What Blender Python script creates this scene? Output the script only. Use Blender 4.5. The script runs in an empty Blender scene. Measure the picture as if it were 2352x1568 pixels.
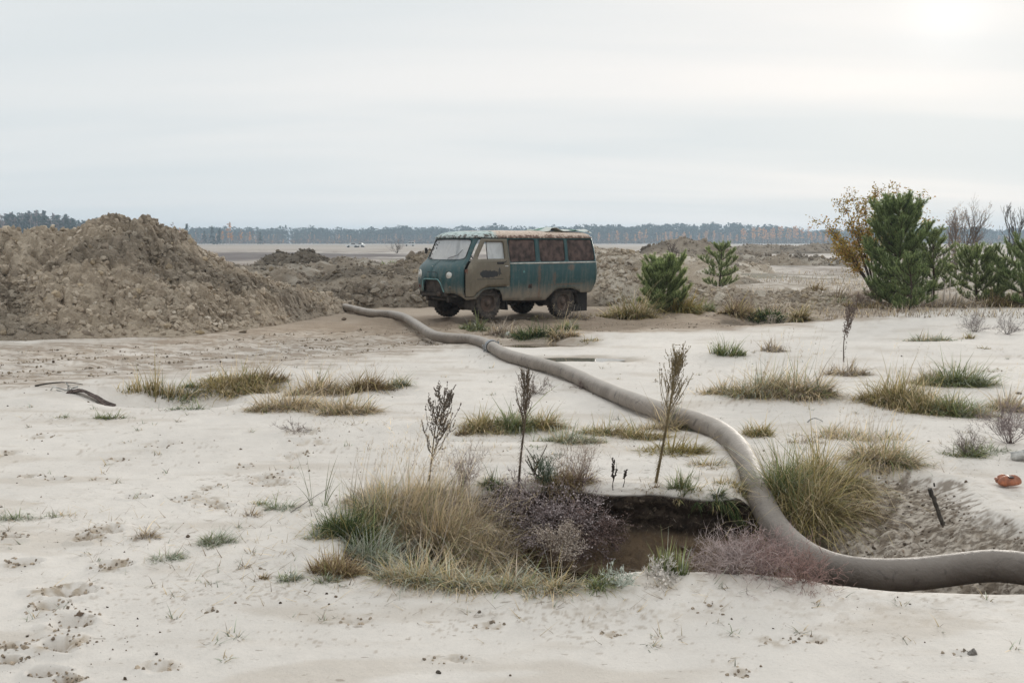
import bpy, math, random
import numpy as np
from mathutils import Vector, Matrix
from mathutils.geometry import delaunay_2d_cdt
R = math.radians
rnd = random.Random(7)
rs = np.random.RandomState(7)
S = bpy.context.scene
COL = S.collection

# ------------------------------------------------------------ camera
EYE, PITCH, FPX = 1.8, R(5.7), 2287.0
cam = bpy.data.cameras.new('camera')
cam.lens, cam.sensor_width = 35.0, 36.0
cam.clip_start, cam.clip_end = 0.1, 9000
camo = bpy.data.objects.new('camera', cam)
COL.objects.link(camo)
camo.location = (0, 0, EYE)
camo.rotation_euler = (R(90) - PITCH, 0, 0)
S.camera = camo

# ------------------------------------------------------------ sky and sun
SUN_EL, SUN_AZ = R(11.6), R(23.1)            # azimuth clockwise from +Y
sun_dir = Vector((math.sin(SUN_AZ) * math.cos(SUN_EL), math.cos(SUN_AZ) * math.cos(SUN_EL), math.sin(SUN_EL)))
S.view_settings.view_transform = 'Standard'
S.view_settings.look = 'None'
S.view_settings.exposure = 0.34
S.view_settings.gamma = 1.0
S.view_settings.use_curve_mapping = False

w = bpy.data.worlds.new('World')
S.world = w
w.use_nodes = True
nt = w.node_tree
nt.nodes.clear()
N = nt.nodes.new
L = nt.links.new
def wmath(op, a, b=None, c=None, clamp=False):
    n = N('ShaderNodeMath'); n.operation = op; n.use_clamp = clamp
    for i, v in enumerate((a, b, c)):
        if v is None: continue
        if isinstance(v, (int, float)): n.inputs[i].default_value = v
        else: L(v, n.inputs[i])
    return n.outputs[0]
def wmix(f, a, b):
    n = N('ShaderNodeMix'); n.data_type = 'RGBA'
    for k, v in ((0, f), (6, a), (7, b)):
        if isinstance(v, (int, float)): n.inputs[k].default_value = v
        elif isinstance(v, tuple): n.inputs[k].default_value = (*v, 1)
        else: L(v, n.inputs[k])
    return n.outputs[2]
sky = N('ShaderNodeTexSky')
sky.sky_type = 'NISHITA'
sky.sun_disc = False
sky.sun_elevation = SUN_EL
sky.sun_rotation = SUN_AZ
sky.air_density, sky.dust_density, sky.ozone_density = 1.0, 1.0, 1.0
tc = N('ShaderNodeTexCoord')
sep = N('ShaderNodeSeparateXYZ'); L(tc.outputs['Generated'], sep.inputs[0])
X_, Y_, Z_ = sep.outputs
zc = wmath('ADD', wmath('MAXIMUM', Z_, 0.0), 0.12)
comb = N('ShaderNodeCombineXYZ')
L(wmath('DIVIDE', X_, zc), comb.inputs[0]); L(wmath('DIVIDE', Y_, zc), comb.inputs[1])
mp = N('ShaderNodeMapping'); mp.inputs['Rotation'].default_value = (0, 0, R(-24)); mp.inputs['Scale'].default_value = (0.22, 0.75, 1)
L(comb.outputs[0], mp.inputs[0])
nz = N('ShaderNodeTexNoise'); nz.inputs['Scale'].default_value = 1.3; nz.inputs['Detail'].default_value = 5; nz.inputs['Roughness'].default_value = 0.45; nz.inputs['Distortion'].default_value = 0.35
L(mp.outputs[0], nz.inputs['Vector'])
streak = wmath('SUBTRACT', nz.outputs['Fac'], 0.40); streak = wmath('MULTIPLY', streak, 3.6, clamp=True)
n2 = N('ShaderNodeTexNoise'); n2.inputs['Scale'].default_value = 0.45; n2.inputs['Detail'].default_value = 3
L(mp.outputs[0], n2.inputs['Vector'])
broad = wmath('MULTIPLY', wmath('SUBTRACT', n2.outputs['Fac'], 0.35), 3.0, clamp=True)
dot = N('ShaderNodeVectorMath'); dot.operation = 'DOT_PRODUCT'
nrm = N('ShaderNodeVectorMath'); nrm.operation = 'NORMALIZE'
L(tc.outputs['Generated'], nrm.inputs[0]); L(nrm.outputs[0], dot.inputs[0]); dot.inputs[1].default_value = sun_dir
dpos = wmath('MAXIMUM', dot.outputs['Value'], 0.0)
glow_w = wmath('POWER', dpos, 7.0)
glow_m = wmath('POWER', dpos, 60.0)
glow_n = wmath('POWER', dpos, 1500.0)
zen = wmath('MULTIPLY', wmath('MAXIMUM', wmath('SUBTRACT', Z_, 0.3), 0.0), 1.0)
cloud_dark = (5.9, 6.24, 6.36)
cloud_lite = (7.75, 7.48, 7.22)
amt = wmath('MULTIPLY', wmath('ADD', wmath('MULTIPLY', streak, 0.85), wmath('MULTIPLY', broad, 0.22)), wmath('ADD', 0.42, wmath('MULTIPLY', glow_w, 0.62)), clamp=True)
cl = wmix(amt, cloud_dark, cloud_lite)
def scale_col(c, f):
    n = N('ShaderNodeVectorMath'); n.operation = 'SCALE'; L(c, n.inputs[0])
    if isinstance(f, (int, float)): n.inputs['Scale'].default_value = f
    else: L(f, n.inputs['Scale'])
    return n.outputs[0]
def add_col(a, b):
    n = N('ShaderNodeVectorMath'); n.operation = 'ADD'; L(a, n.inputs[0])
    if isinstance(b, tuple): n.inputs[1].default_value = b
    else: L(b, n.inputs[1])
    return n.outputs[0]
gl = wmath('ADD', 1.0, wmath('ADD', wmath('MULTIPLY', glow_m, 0.02), wmath('ADD', wmath('MULTIPLY', glow_n, 0.10), 0.0)))
gl = wmath('ADD', gl, zen)
cl = scale_col(cl, gl)
skymix = wmix(0.985, sky.outputs[0], cl)
bg = N('ShaderNodeBackground'); bg.inputs['Strength'].default_value = 0.10
L(skymix, bg.inputs['Color'])
wo = N('ShaderNodeOutputWorld'); L(bg.outputs[0], wo.inputs[0])

sl = bpy.data.lights.new('sun', 'SUN')
sl.energy, sl.angle, sl.color = 1.4, R(12), (1.0, 0.93, 0.84)
slo = bpy.data.objects.new('sun', sl); COL.objects.link(slo)
slo.rotation_euler = (-sun_dir).to_track_quat('-Z', 'Y').to_euler()
slo.location = (0, 0, 30)

# ------------------------------------------------------------ picture position to world (used only to lay the place out)
def ray(px, py):
    u, v = (px - 1176) / FPX, (784 - py) / FPX
    return np.array([u, math.cos(PITCH) + v * math.sin(PITCH), -math.sin(PITCH) + v * math.cos(PITCH)])
def G(px, py, z=0.0):
    r = ray(px, py); t = (z - EYE) / r[2]
    return np.array([r[0] * t, r[1] * t, z])
def D(px, py, Y):
    r = ray(px, py); t = Y / r[1]
    return np.array([r[0] * t, Y, EYE + r[2] * t])

# ------------------------------------------------------------ noise
def _h(ix, iy, s=0):
    n = (ix.astype(np.int64) * 374761393 + iy.astype(np.int64) * 668265263 + s * 974634777) & 0x7fffffff
    n = ((n ^ (n >> 13)) * 1274126177) & 0x7fffffff
    return ((n ^ (n >> 16)) & 0xffffff) / float(0xffffff)
def vnoise(x, y, s=0):
    ix, iy = np.floor(x), np.floor(y); fx, fy = x - ix, y - iy
    fx = fx * fx * fx * (fx * (fx * 6 - 15) + 10); fy = fy * fy * fy * (fy * (fy * 6 - 15) + 10)
    a, b, c, d = _h(ix, iy, s), _h(ix + 1, iy, s), _h(ix, iy + 1, s), _h(ix + 1, iy + 1, s)
    return (a + (b - a) * fx) * (1 - fy) + (c + (d - c) * fx) * fy
def fbm(x, y, o=4, s=0, g=0.5):
    t = np.zeros_like(x); a, n = 1.0, 0.0
    c, sn = math.cos(0.6), math.sin(0.6)
    for i in range(o):
        t += a * (vnoise(x, y, s + i) - 0.5); n += a; a *= g
        x, y = (x * c - y * sn) * 2.03 + 11.3, (x * sn + y * c) * 2.03 + 5.1
    return t / n * 2
def worley(x, y, s=0):
    ix, iy = np.floor(x), np.floor(y); best = np.full(x.shape, 9.0)
    for dx in (-1, 0, 1):
        for dy in (-1, 0, 1):
            cx, cy = ix + dx, iy + dy
            d = (cx + _h(cx, cy, s) - x) ** 2 + (cy + _h(cx, cy, s + 31) - y) ** 2
            best = np.minimum(best, d)
    return np.sqrt(best)
def sstep(a, b, x):
    t = np.clip((x - a) / (b - a), 0, 1); return t * t * (3 - 2 * t)
def seg_dist(px, py, pts):
    """distance to a polyline, and the interpolated index along it"""
    if px.size < 9000:
        if px.size == 0: return np.zeros(px.shape), np.zeros(px.shape)
        A = np.array([p[:2] for p in pts]); B = A[1:]; A = A[:-1]; d = B - A; qx, qy = px.ravel()[:, None], py.ravel()[:, None]
        t = np.clip(((qx - A[:, 0]) * d[:, 0] + (qy - A[:, 1]) * d[:, 1]) / ((d ** 2).sum(1) + 1e-12), 0, 1)
        e = np.hypot(qx - A[:, 0] - t * d[:, 0], qy - A[:, 1] - t * d[:, 1]); k = e.argmin(1); a = np.arange(len(k))
        return e[a, k].reshape(px.shape), (k + t[a, k]).reshape(px.shape)
    best = np.full(px.shape, 1e9); par = np.zeros(px.shape)
    for i in range(len(pts) - 1):
        ax, ay = pts[i][:2]; bx, by = pts[i + 1][:2]
        dx, dy = bx - ax, by - ay
        t = np.clip(((px - ax) * dx + (py - ay) * dy) / (dx * dx + dy * dy + 1e-12), 0, 1)
        d = np.hypot(px - ax - t * dx, py - ay - t * dy)
        m = d < best
        best = np.where(m, d, best); par = np.where(m, i + t, par)
    return best, par
def in_poly(px, py, poly):
    ins = np.zeros(px.shape, bool); n = len(poly)
    for i in range(n):
        ax, ay = poly[i][:2]; bx, by = poly[(i + 1) % n][:2]
        c = ((ay > py) != (by > py)) & (px < (bx - ax) * (py - ay) / (by - ay + 1e-12) + ax)
        ins ^= c
    return ins

# ------------------------------------------------------------ object helpers
def tag(o, label=None, cat=None, group=None, kind=None):
    if label: o['label'] = label
    if cat: o['category'] = cat
    if group: o['group'] = group
    if kind: o['kind'] = kind
    return o
def empty(name, loc, rz=0.0, rx=0.0):
    o = bpy.data.objects.new(name, None); COL.objects.link(o)
    o.location = loc; o.rotation_euler = (rx, 0, rz); o.empty_display_size = 0.2
    return o
def mesh_np(name, V, F, mat=None, parent=None, col=None, smooth=False, mi=None, mats=None, link=True, mask=None):
    V = np.asarray(V, np.float32).reshape(-1, 3)
    me = bpy.data.meshes.new(name)
    me.vertices.add(len(V)); me.vertices.foreach_set('co', V.ravel())
    if isinstance(F, np.ndarray):
        F = [F]
    if len(F) and not isinstance(F[0], np.ndarray):
        lens = np.array([len(f) for f in F]); idx = np.concatenate([np.asarray(f) for f in F])
    else:
        lens = np.concatenate([np.full(len(f), f.shape[1]) for f in F]); idx = np.concatenate([f.ravel() for f in F])
    st = np.concatenate([[0], np.cumsum(lens)[:-1]])
    me.loops.add(len(idx)); me.loops.foreach_set('vertex_index', idx.astype(np.int32))
    me.polygons.add(len(lens)); me.polygons.foreach_set('loop_start', st.astype(np.int32))
    try: me.polygons.foreach_set('loop_total', lens.astype(np.int32))
    except Exception: pass
    if mats:
        for m in mats: me.materials.append(m)
        if mi is not None: me.polygons.foreach_set('material_index', np.asarray(mi, np.int32))
    elif mat: me.materials.append(mat)
    me.polygons.foreach_set('use_smooth', np.full(len(lens), bool(smooth)))
    if col is not None:
        a = me.color_attributes.new('Col', 'FLOAT_COLOR', 'POINT')
        c = np.ones((len(V), 4), np.float32); c[:, :3] = np.asarray(col, np.float32)
        a.data.foreach_set('color', c.ravel())
    if mask is not None:
        a = me.color_attributes.new('Mask', 'FLOAT_COLOR', 'POINT')
        c = np.ones((len(V), 4), np.float32); c[:, :3] = np.asarray(mask, np.float32)
        a.data.foreach_set('color', c.ravel())
    me.update(calc_edges=True)
    me.validate()
    if not link: return me
    o = bpy.data.objects.new(name, me); COL.objects.link(o)
    if parent: o.parent = parent
    return o
class MB:
    """collects simple shapes into one mesh"""
    def __init__(s): s.V = []; s.F = []; s.n = 0
    def add(s, V, F):
        V = [tuple(v) for v in V]; s.V += V; s.F += [tuple(i + s.n for i in f) for f in F]; s.n += len(V); return s
    def box(s, c, d, rot=None, bev=0.0):
        x, y, z = [q / 2 for q in d]; b = min(bev, x * .9, y * .9, z * .9)
        if b > 0:
            V = []
            for sz in (-1, 1):
                for sy in (-1, 1):
                    for sx in (-1, 1):
                        V += [(sx * x, sy * (y - b), sz * (z - b)), (sx * (x - b), sy * y, sz * (z - b)), (sx * (x - b), sy * (y - b), sz * z)]
            import bmesh
            bm = bmesh.new(); vs = [bm.verts.new(v) for v in V]
            r = bmesh.ops.convex_hull(bm, input=vs); bm.verts.index_update(); bm.verts.ensure_lookup_table()
            V = [v.co.copy() for v in bm.verts]; F = [[v.index for v in f.verts] for f in bm.faces]; bm.free()
        else:
            V = [Vector((sx * x, sy * y, sz * z)) for sz in (-1, 1) for sy in (-1, 1) for sx in (-1, 1)]
            F = [(0, 2, 3, 1), (4, 5, 7, 6), (0, 1, 5, 4), (2, 6, 7, 3), (0, 4, 6, 2), (1, 3, 7, 5)]
        M = rot.to_matrix() if rot is not None and not isinstance(rot, Matrix) else (rot or Matrix.Identity(3))
        c = Vector(c); return s.add([M @ Vector(v) + c for v in V], F)
    def tube(s, pts, rad, n=8, caps=True):
        V, F = tube_arr(pts, rad, n, caps); return s.add(V, F)
    def lathe(s, prof, c, axis='y', n=32, close=False):
        V = []; F = []; m = len(prof)
        for i in range(n):
            a = 2 * math.pi * i / n
            for r, h in prof:
                p = (r * math.cos(a), h, r * math.sin(a)) if axis == 'y' else ((h, r * math.cos(a), r * math.sin(a)) if axis == 'x' else (r * math.cos(a), r * math.sin(a), h))
                V.append(Vector(p) + Vector(c))
        for i in range(n):
            j = (i + 1) % n
            for k in range(m - 1): F.append((i * m + k, i * m + k + 1, j * m + k + 1, j * m + k))
        return s.add(V, F)
    def build(s, name, mat, parent=None, smooth=False, col=None):
        return mesh_np(name, s.V, s.F, mat, parent, col=col, smooth=smooth)
def frames(P):
    P = np.asarray(P, float); T = np.gradient(P, axis=0); T /= np.linalg.norm(T, axis=1)[:, None] + 1e-12
    U = np.zeros_like(P); ref = np.array([0, 0, 1.0]) if abs(T[0][2]) < .9 else np.array([1.0, 0, 0])
    u = ref - T[0] * (ref @ T[0]); u /= np.linalg.norm(u); U[0] = u
    for i in range(1, len(P)):
        u = U[i - 1] - T[i] * (U[i - 1] @ T[i]); U[i] = u / (np.linalg.norm(u) + 1e-12)
    return T, U, np.cross(T, U)
def tube_arr(pts, rad, n=6, caps=True):
    P = np.asarray(pts, float); T, U, W = frames(P)
    rad = np.broadcast_to(np.asarray(rad, float), (len(P),))
    a = np.linspace(0, 2 * np.pi, n, endpoint=False)
    V = P[:, None, :] + rad[:, None, None] * (np.cos(a)[None, :, None] * U[:, None, :] + np.sin(a)[None, :, None] * W[:, None, :])
    V = V.reshape(-1, 3); F = []
    for i in range(len(P) - 1):
        for k in range(n):
            k2 = (k + 1) % n; F.append((i * n + k, i * n + k2, (i + 1) * n + k2, (i + 1) * n + k))
    if caps: F.append(tuple(range(n - 1, -1, -1))); F.append(tuple((len(P) - 1) * n + k for k in range(n)))
    return V, F
def spline(pts, m=8):
    P = np.asarray(pts, float); P = np.vstack([2 * P[0] - P[1], P, 2 * P[-1] - P[-2]]); out = []
    for i in range(1, len(P) - 2):
        for k in range(m):
            t = k / m
            out.append(.5 * ((2 * P[i]) + (-P[i - 1] + P[i + 1]) * t + (2 * P[i - 1] - 5 * P[i] + 4 * P[i + 1] - P[i + 2]) * t * t + (-P[i - 1] + 3 * P[i] - 3 * P[i + 1] + P[i + 2]) * t ** 3))
    out.append(P[-2]); return np.array(out)

# ------------------------------------------------------------ materials
def new_mat(name):
    m = bpy.data.materials.new(name); m.use_nodes = True
    t = m.node_tree; b = t.nodes['Principled BSDF']
    return m, t, b
class NB:
    def __init__(s, t): s.t = t
    def n(s, k, **kw):
        x = s.t.nodes.new(k)
        for a, v in kw.items(): setattr(x, a, v)
        return x
    def l(s, a, b): s.t.links.new(a, b)
    def put(s, sock, v):
        if isinstance(v, bpy.types.NodeSocket): s.l(v, sock)
        elif isinstance(v, (tuple, list)) and len(v) == 3 and len(sock.default_value) == 4: sock.default_value = (*v, 1)
        else: sock.default_value = v
    def noise(s, vec, scale, detail=4, rough=.55, dist=0.0):
        x = s.n('ShaderNodeTexNoise'); x.inputs['Scale'].default_value = scale; x.inputs['Detail'].default_value = detail
        x.inputs['Roughness'].default_value = rough; x.inputs['Distortion'].default_value = dist
        if vec is not None: s.l(vec, x.inputs['Vector'])
        return x.outputs['Fac']
    def math(s, op, a, b=None, clamp=False):
        x = s.n('ShaderNodeMath', operation=op, use_clamp=clamp); s.put(x.inputs[0], a)
        if b is not None: s.put(x.inputs[1], b)
        return x.outputs[0]
    def ramp(s, v, lo, hi):
        x = s.n('ShaderNodeMapRange', interpolation_type='SMOOTHSTEP'); s.put(x.inputs[0], v); x.inputs[1].default_value = lo; x.inputs[2].default_value = hi
        return x.outputs[0]
    def mix(s, f, a, b, mode='MIX'):
        x = s.n('ShaderNodeMix', data_type='RGBA', blend_type=mode); s.put(x.inputs[0], f); s.put(x.inputs[6], a); s.put(x.inputs[7], b)
        return x.outputs[2]
    def bump(s, h, strength=.5, dist=.01, normal=None):
        x = s.n('ShaderNodeBump'); x.inputs['Strength'].default_value = strength; x.inputs['Distance'].default_value = dist
        s.l(h, x.inputs['Height'])
        if normal is not None: s.l(normal, x.inputs['Normal'])
        return x.outputs[0]
    def obj(s): return s.n('ShaderNodeTexCoord').outputs['Object']
    def pos(s): return s.n('ShaderNodeNewGeometry').outputs['Position']
    def attr(s, nm='Col'):
        x = s.n('ShaderNodeVertexColor'); x.layer_name = nm; return x.outputs[0]
    def sep(s, v):
        x = s.n('ShaderNodeSeparateXYZ'); s.l(v, x.inputs[0]); return x.outputs
def simple(name, col, rough=.7, metal=0.0, var=.25, scale=6.0, bump=.3, bdist=.004):
    m, t, b = new_mat(name); q = NB(t); v = q.obj(); n1 = q.noise(v, scale, 5)
    c = q.mix(q.ramp(n1, .3, .7), tuple(x * (1 - var) for x in col), tuple(min(1, x * (1 + var)) for x in col))
    q.put(b.inputs['Base Color'], c); b.inputs['Roughness'].default_value = rough; b.inputs['Metallic'].default_value = metal
    if bump: q.l(q.bump(q.noise(v, scale * 6, 4), bump, bdist), b.inputs['Normal'])
    return m
def vcol(name, rough=.9, var=.2, scale=8.0, bump=.4, bdist=.02, transl=0.0, bs=None):
    m, t, b = new_mat(name); q = NB(t); v = q.pos(); n1 = q.noise(v, scale, 5)
    k = q.math('ADD', 1 - var, q.math('MULTIPLY', n1, 2 * var))
    c = q.n('ShaderNodeVectorMath', operation='SCALE'); q.l(q.attr(), c.inputs[0]); q.l(k, c.inputs['Scale'])
    q.l(c.outputs[0], b.inputs['Base Color']); b.inputs['Roughness'].default_value = rough
    b.inputs['Specular IOR Level'].default_value = .25
    if bump: q.l(q.bump(q.noise(v, bs or scale * 4, 5, .6), bump, bdist), b.inputs['Normal'])
    if transl:
        tr = q.n('ShaderNodeBsdfTranslucent'); q.l(c.outputs[0], tr.inputs[0]); mx = q.n('ShaderNodeMixShader'); mx.inputs[0].default_value = transl
        q.l(b.outputs[0], mx.inputs[1]); q.l(tr.outputs[0], mx.inputs[2]); q.l(mx.outputs[0], t.nodes['Material Output'].inputs[0])
    return m
M_leaf = vcol('leaf_blade', rough=.75, var=.12, scale=30, bump=0, transl=.3)
M_needle = vcol('pine_needle', rough=.6, var=.12, scale=30, bump=0, transl=.5)
M_clod = vcol('clod_soil', rough=.95, var=.38, scale=16, bump=1.0, bdist=.05, bs=26)
M_bark = simple('bark', (.10, .075, .055), .9, scale=12)
M_twig = vcol('twig', rough=.9, var=.15, scale=30, bump=0)
# ============================================================ TERRAIN
PIPE_R = 0.095
pipe_ctl = [G(712, 684, .05) + np.array([-.8, .3, -.4]), G(712, 684, .05), G(734, 689, .09)] + [G(x, y, .10) for x, y in ((790, 705), (850, 718), (900, 722), (940, 735), (985, 765), (1020, 775), (1070, 778), (1100, 784), (1128, 796), (1165, 815), (1220, 831), (1300, 855), (1380, 890), (1450, 920), (1530, 949), (1600, 968))] + \
    [D(1650, 988, 9.0), D(1692, 1022, 8.4), D(1720, 1070, 7.85), D(1737, 1122, 7.35), D(1762, 1180, 6.92), D(1797, 1232, 6.52), D(1850, 1277, 6.15), D(1920, 1306, 5.87), D(2000, 1318, 5.72), D(2100, 1316, 5.66), D(2200, 1304, 5.64), D(2280, 1295, 5.62), D(2352, 1303, 5.52), D(2430, 1318, 5.4), D(2560, 1330, 5.2), D(2750, 1325, 5.15), D(3000, 1335, 5.1), D(3350, 1345, 5.0)]
pipe_pts = spline(pipe_ctl, 8)

pit_px = [(830, 1322), (920, 1336), (1050, 1350), (1200, 1358), (1330, 1356), (1430, 1340), (1500, 1326), (1600, 1323), (1720, 1322), (1820, 1328), (1900, 1346), (2000, 1352), (2100, 1350), (2200, 1343), (2440, 1330),
          (2440, 1235), (2350, 1200), (2270, 1172), (2200, 1110), (2080, 1082), (1960, 1075), (1860, 1092), (1780, 1120), (1740, 1126), (1650, 1134), (1560, 1128), (1440, 1124), (1300, 1116), (1160, 1112), (1040, 1130), (930, 1150), (830, 1190), (770, 1240), (770, 1290)]
pit_poly = [tuple(G(x, y)[:2]) for x, y in pit_px]
hollows = [  # px, py, rx, ry, depth, sharp
    (1225, 783, 1.15, .95, .16, .5), (1310, 826, .95, .40, .035, .8), (1765, 728, 1.35, 1.1, .34, .6),
    (560, 905, 2.2, 1.0, .12, .5), (380, 905, 1.1, .7, .13, .5), (1100, 1000, .9, .4, .05, .5),
    (1330, 1085, 1.0, .25, .03, .5), (1375, 742, 1.0, .5, .08, .5)]
hollows = [(*G(a, b)[:2], rx, ry, d, s) for a, b, rx, ry, d, s in hollows]
swells = [(750, 900, 1.8, .5, .06), (1150, 1030, .9, .35, .05), (1900, 920, 1.4, .5, .08), (2200, 980, 1.0, .4, .04), (1500, 1350, .9, .3, .05), (2000, 800, 2.5, .8, .08),
          (1690, 820, 1.2, .4, .07), (900, 800, 2.0, .6, .05), (300, 1000, 1.5, .5, .03), (1000, 985, 1.1, .35, .05), (215, 918, .55, .3, .07), (1250, 765, 1.9, .35, .04)]
swells = [(*G(a, b)[:2], rx, ry, d) for a, b, rx, ry, d in swells]
foot_px = [(53, 1298, 32, 10), (262, 1302, 36, 12), (150, 1362, 55, 16), (115, 1398, 45, 14), (170, 1428, 42, 22), (140, 1480, 50, 22), (110, 1548, 40, 14), (375, 1530, 40, 16), (160, 1566, 30, 10),
           (427, 1148, 30, 9), (478, 1160, 34, 14), (510, 1168, 26, 9), (632, 1094, 34, 12), (600, 1100, 24, 8), (670, 1052, 26, 9), (690, 1046, 20, 8), (137, 1098, 26, 7), (70, 1094, 20, 6), (564, 1073, 18, 5), (85, 1004, 34, 8), (20, 1040, 24, 8),
           (376, 1024, 36, 8), (270, 1055, 30, 5), (480, 1122, 26, 7), (245, 1222, 36, 14), (210, 1240, 30, 10), (320, 1140, 30, 6), (30, 1240, 30, 6), (1050, 1512, 50, 10), (1790, 1470, 30, 14), (1868, 1463, 30, 12), (1700, 1545, 20, 12),
           (1400, 1455, 18, 8), (1640, 1400, 40, 12), (2200, 1500, 30, 10), (1120, 1435, 34, 8), (820, 1425, 36, 8), (30, 1490, 26, 6), (25, 1520, 30, 6), (480, 1400, 14, 5), (700, 1000, 40, 10), (720, 1020, 40, 8), (620, 1110, 40, 10), (2150, 875, 30, 6), (2270, 850, 26, 6)]
feet = []
for a, b, wx, wy in foot_px:
    g = G(a, b); dpt = .050 if (a < 330 and b > 1220) else (.018 if b < 1180 or a < 700 else .010); feet.append((g[0], g[1], wx / FPX * g[1], wy / FPX * g[1] * g[1] / EYE * .8, rnd.uniform(-.35, .35), rnd.random() * 40, dpt))
track = [(-16, 8.5), (-9.5, 13.4), (-6.8, 15.4), (-4.2, 17.6), (-2.4, 19.6), (-.6, 21.6), (1.5, 22.8), (4.5, 24.6), (8, 27.5), (12, 33)]
track = [tuple(p[:2]) for p in spline([(x, y, 0) for x, y in track], 5)]
bank_poly = [tuple(G(x, y)[:2]) for x, y in ((1740, 1126), (1860, 1092), (1960, 1075), (2080, 1082), (2200, 1110), (2270, 1172), (2350, 1200), (2440, 1235), (2440, 1330), (1900, 1346))]

def pit_terms(x, y):
    d, _ = seg_dist(x, y, pit_poly + [pit_poly[0]])
    ins = in_poly(x, y, pit_poly)
    return np.where(ins, d, -d)
def height(x, y):
    x = np.asarray(x, float); y = np.asarray(y, float); shp = x.shape; x = x.ravel(); y = y.ravel()
    near = 1 - sstep(28, 60, y)
    h = .05 * fbm(x * .22, y * .22, 3, 3) + .018 * fbm(x * .9, y * .9, 3, 9) + .006 * fbm(x * 4, y * 4, 3, 15) + .0022 * fbm(x * 16, y * 16, 2, 19)
    h *= .35 + .65 * sstep(3, 9, y)
    far = sstep(34, 60, y)
    h += far * (.25 * np.abs(fbm(x * .06, y * .05, 4, 40)) + .10 * fbm(x * .3, y * .22, 3, 44)) * (1 - .6 * sstep(120, 400, y))
    h += .055 * np.exp(-((x + 1.1) / 1.5) ** 2 - ((y - 23.1) / 1.3) ** 2)
    for cx, cy, rx, ry, d in swells: h += d * np.exp(-((x - cx) / rx) ** 2 - ((y - cy) / ry) ** 2)
    for cx, cy, rx, ry, d, s in hollows:
        q = np.sqrt(((x - cx) / rx) ** 2 + ((y - cy) / ry) ** 2) + .25 * fbm(x * 1.6, y * 1.6, 2, int(cx * 10) & 63)
        h -= d * (1 - sstep(s, 1.08, q))
    # tyre ruts of the track
    m = (y > 7) & (y < 36)
    td, tp = seg_dist(x[m], y[m], track)
    band = 1 - sstep(1.7, 2.7, td)
    nx = fbm(x[m] * .7, y[m] * .7, 2, 70) * .3
    rut = np.abs(np.sin((td + nx) * 4.6)) ** 2
    hh = np.zeros_like(td)
    hh += band * (-.03 - .075 * rut + .016 * fbm(x[m] * 5, y[m] * 5, 4, 73) + .02 * (.5 - worley(x[m] * 4.5, y[m] * 4.5, 5)) + .008 * np.sin(tp * 260) * (rut > .5))
    h[m] += hh
    # soft uneven ground round the heaps
    ms = (y > 14) & (y < 40); e = sstep(16.5, 19, y[ms] + .35 * x[ms] * 0) * (x[ms] < 20)
    h[ms] += .035 * fbm(x[ms] * 3.1, y[ms] * 3.1, 3, 80) * e * sstep(19, 24, y[ms])
    # footprints and scuffed places
    m = y < 14
    xx, yy = x[m], y[m]; hf = np.zeros_like(xx)
    for cx, cy, rx, ry, a, sd, dp in feet:
        ca, sa = math.cos(a), math.sin(a); dx, dy = xx - cx, yy - cy
        k = (np.abs(dx) < 4 * rx) & (np.abs(dy) < 4 * max(rx, ry))
        if not k.any(): continue
        u = (dx[k] * ca + dy[k] * sa) / rx; v = (-dx[k] * sa + dy[k] * ca) / max(ry, .035)
        q = np.sqrt(u * u + v * v) + .85 * fbm(xx[k] * 9 + sd, yy[k] * 9, 4, 21)
        hf[k] += -dp * (1 - sstep(.2, 1.05, q)) + .3 * dp * np.exp(-((q - 1.3) / .35) ** 2) + .006 * fbm(xx[k] * 40, yy[k] * 40, 2, 5) * (1 - sstep(.9, 1.7, q))
    h[m] += hf
    # the collapsed pit
    m = (y > 3.5) & (y < 10) & (x > -2.5) & (x < 7)
    xx, yy = x[m], y[m]
    e = pit_terms(xx, yy) + .05 * fbm(xx * 3, yy * 3, 3, 50) + .012 * fbm(xx * 9, xx * 0 + yy * 2, 2, 52)
    bank = sstep(1.75, 2.5, xx) * sstep(5.6, 6.3, yy)
    left = 1 - sstep(-.5, .5, xx)
    wid = .30 + .9 * left + 1.75 * bank
    farw = sstep(6.3, 6.9, yy) * (1 - bank) * (1 - left)
    wid = wid * (1 - farw) + .22 * farw
    t = np.clip(e / wid, 0, 1)
    sh_steep = np.where(t < .0001, 0, .05 * sstep(0, .10, t) + .95 * sstep(.08, 1, t))
    sh_soft = t * (1.5 - .5 * t * t) * .98
    sh = sh_steep * farw + sh_soft * (1 - farw)
    depth = .66 - .20 * left - .16 * bank
    dz = -depth * sh * (e > 0)
    dz += (e > 0) * np.minimum(t * 4, 1) * (.030 * (1 - farw) * fbm(xx * 5, yy * 5, 3, 54) + .05 * bank * (np.abs(fbm(xx * 2.2 + yy * 1.5, yy * 6 - xx * 2, 4, 58)) * 2 - .6) + bank * (.030 * fbm(xx * 9, yy * 13, 4, 59) + .03 * (.45 - worley(xx * 7, yy * 9, 60))))
    dz += np.where(e <= 0, .022 * np.exp(-((e + .12) / .10) ** 2) * (1 - left), 0)
    # slow sag before the near rim to the right, where the pipe leaves
    h[m] += dz
    h -= .10 * np.exp(-((x - 2.9) / .9) ** 2 - ((y - 5.35) / .35) ** 2) * (y < 5.9)
    # the pipe has pressed itself into the sand
    m = (y > 3.5) & (y < 31) & (np.abs(x) < 9)
    pd, pp = seg_dist(x[m], y[m], [tuple(p[:2]) for p in pipe_pts])
    pz = np.interp(pp, np.arange(len(pipe_pts)), pipe_pts[:, 2])
    lim = pz - PIPE_R * .72 + np.maximum(pd - .03, 0) ** 1.0 * .75
    lim = np.where(pd < .5, lim, 9)
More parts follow.
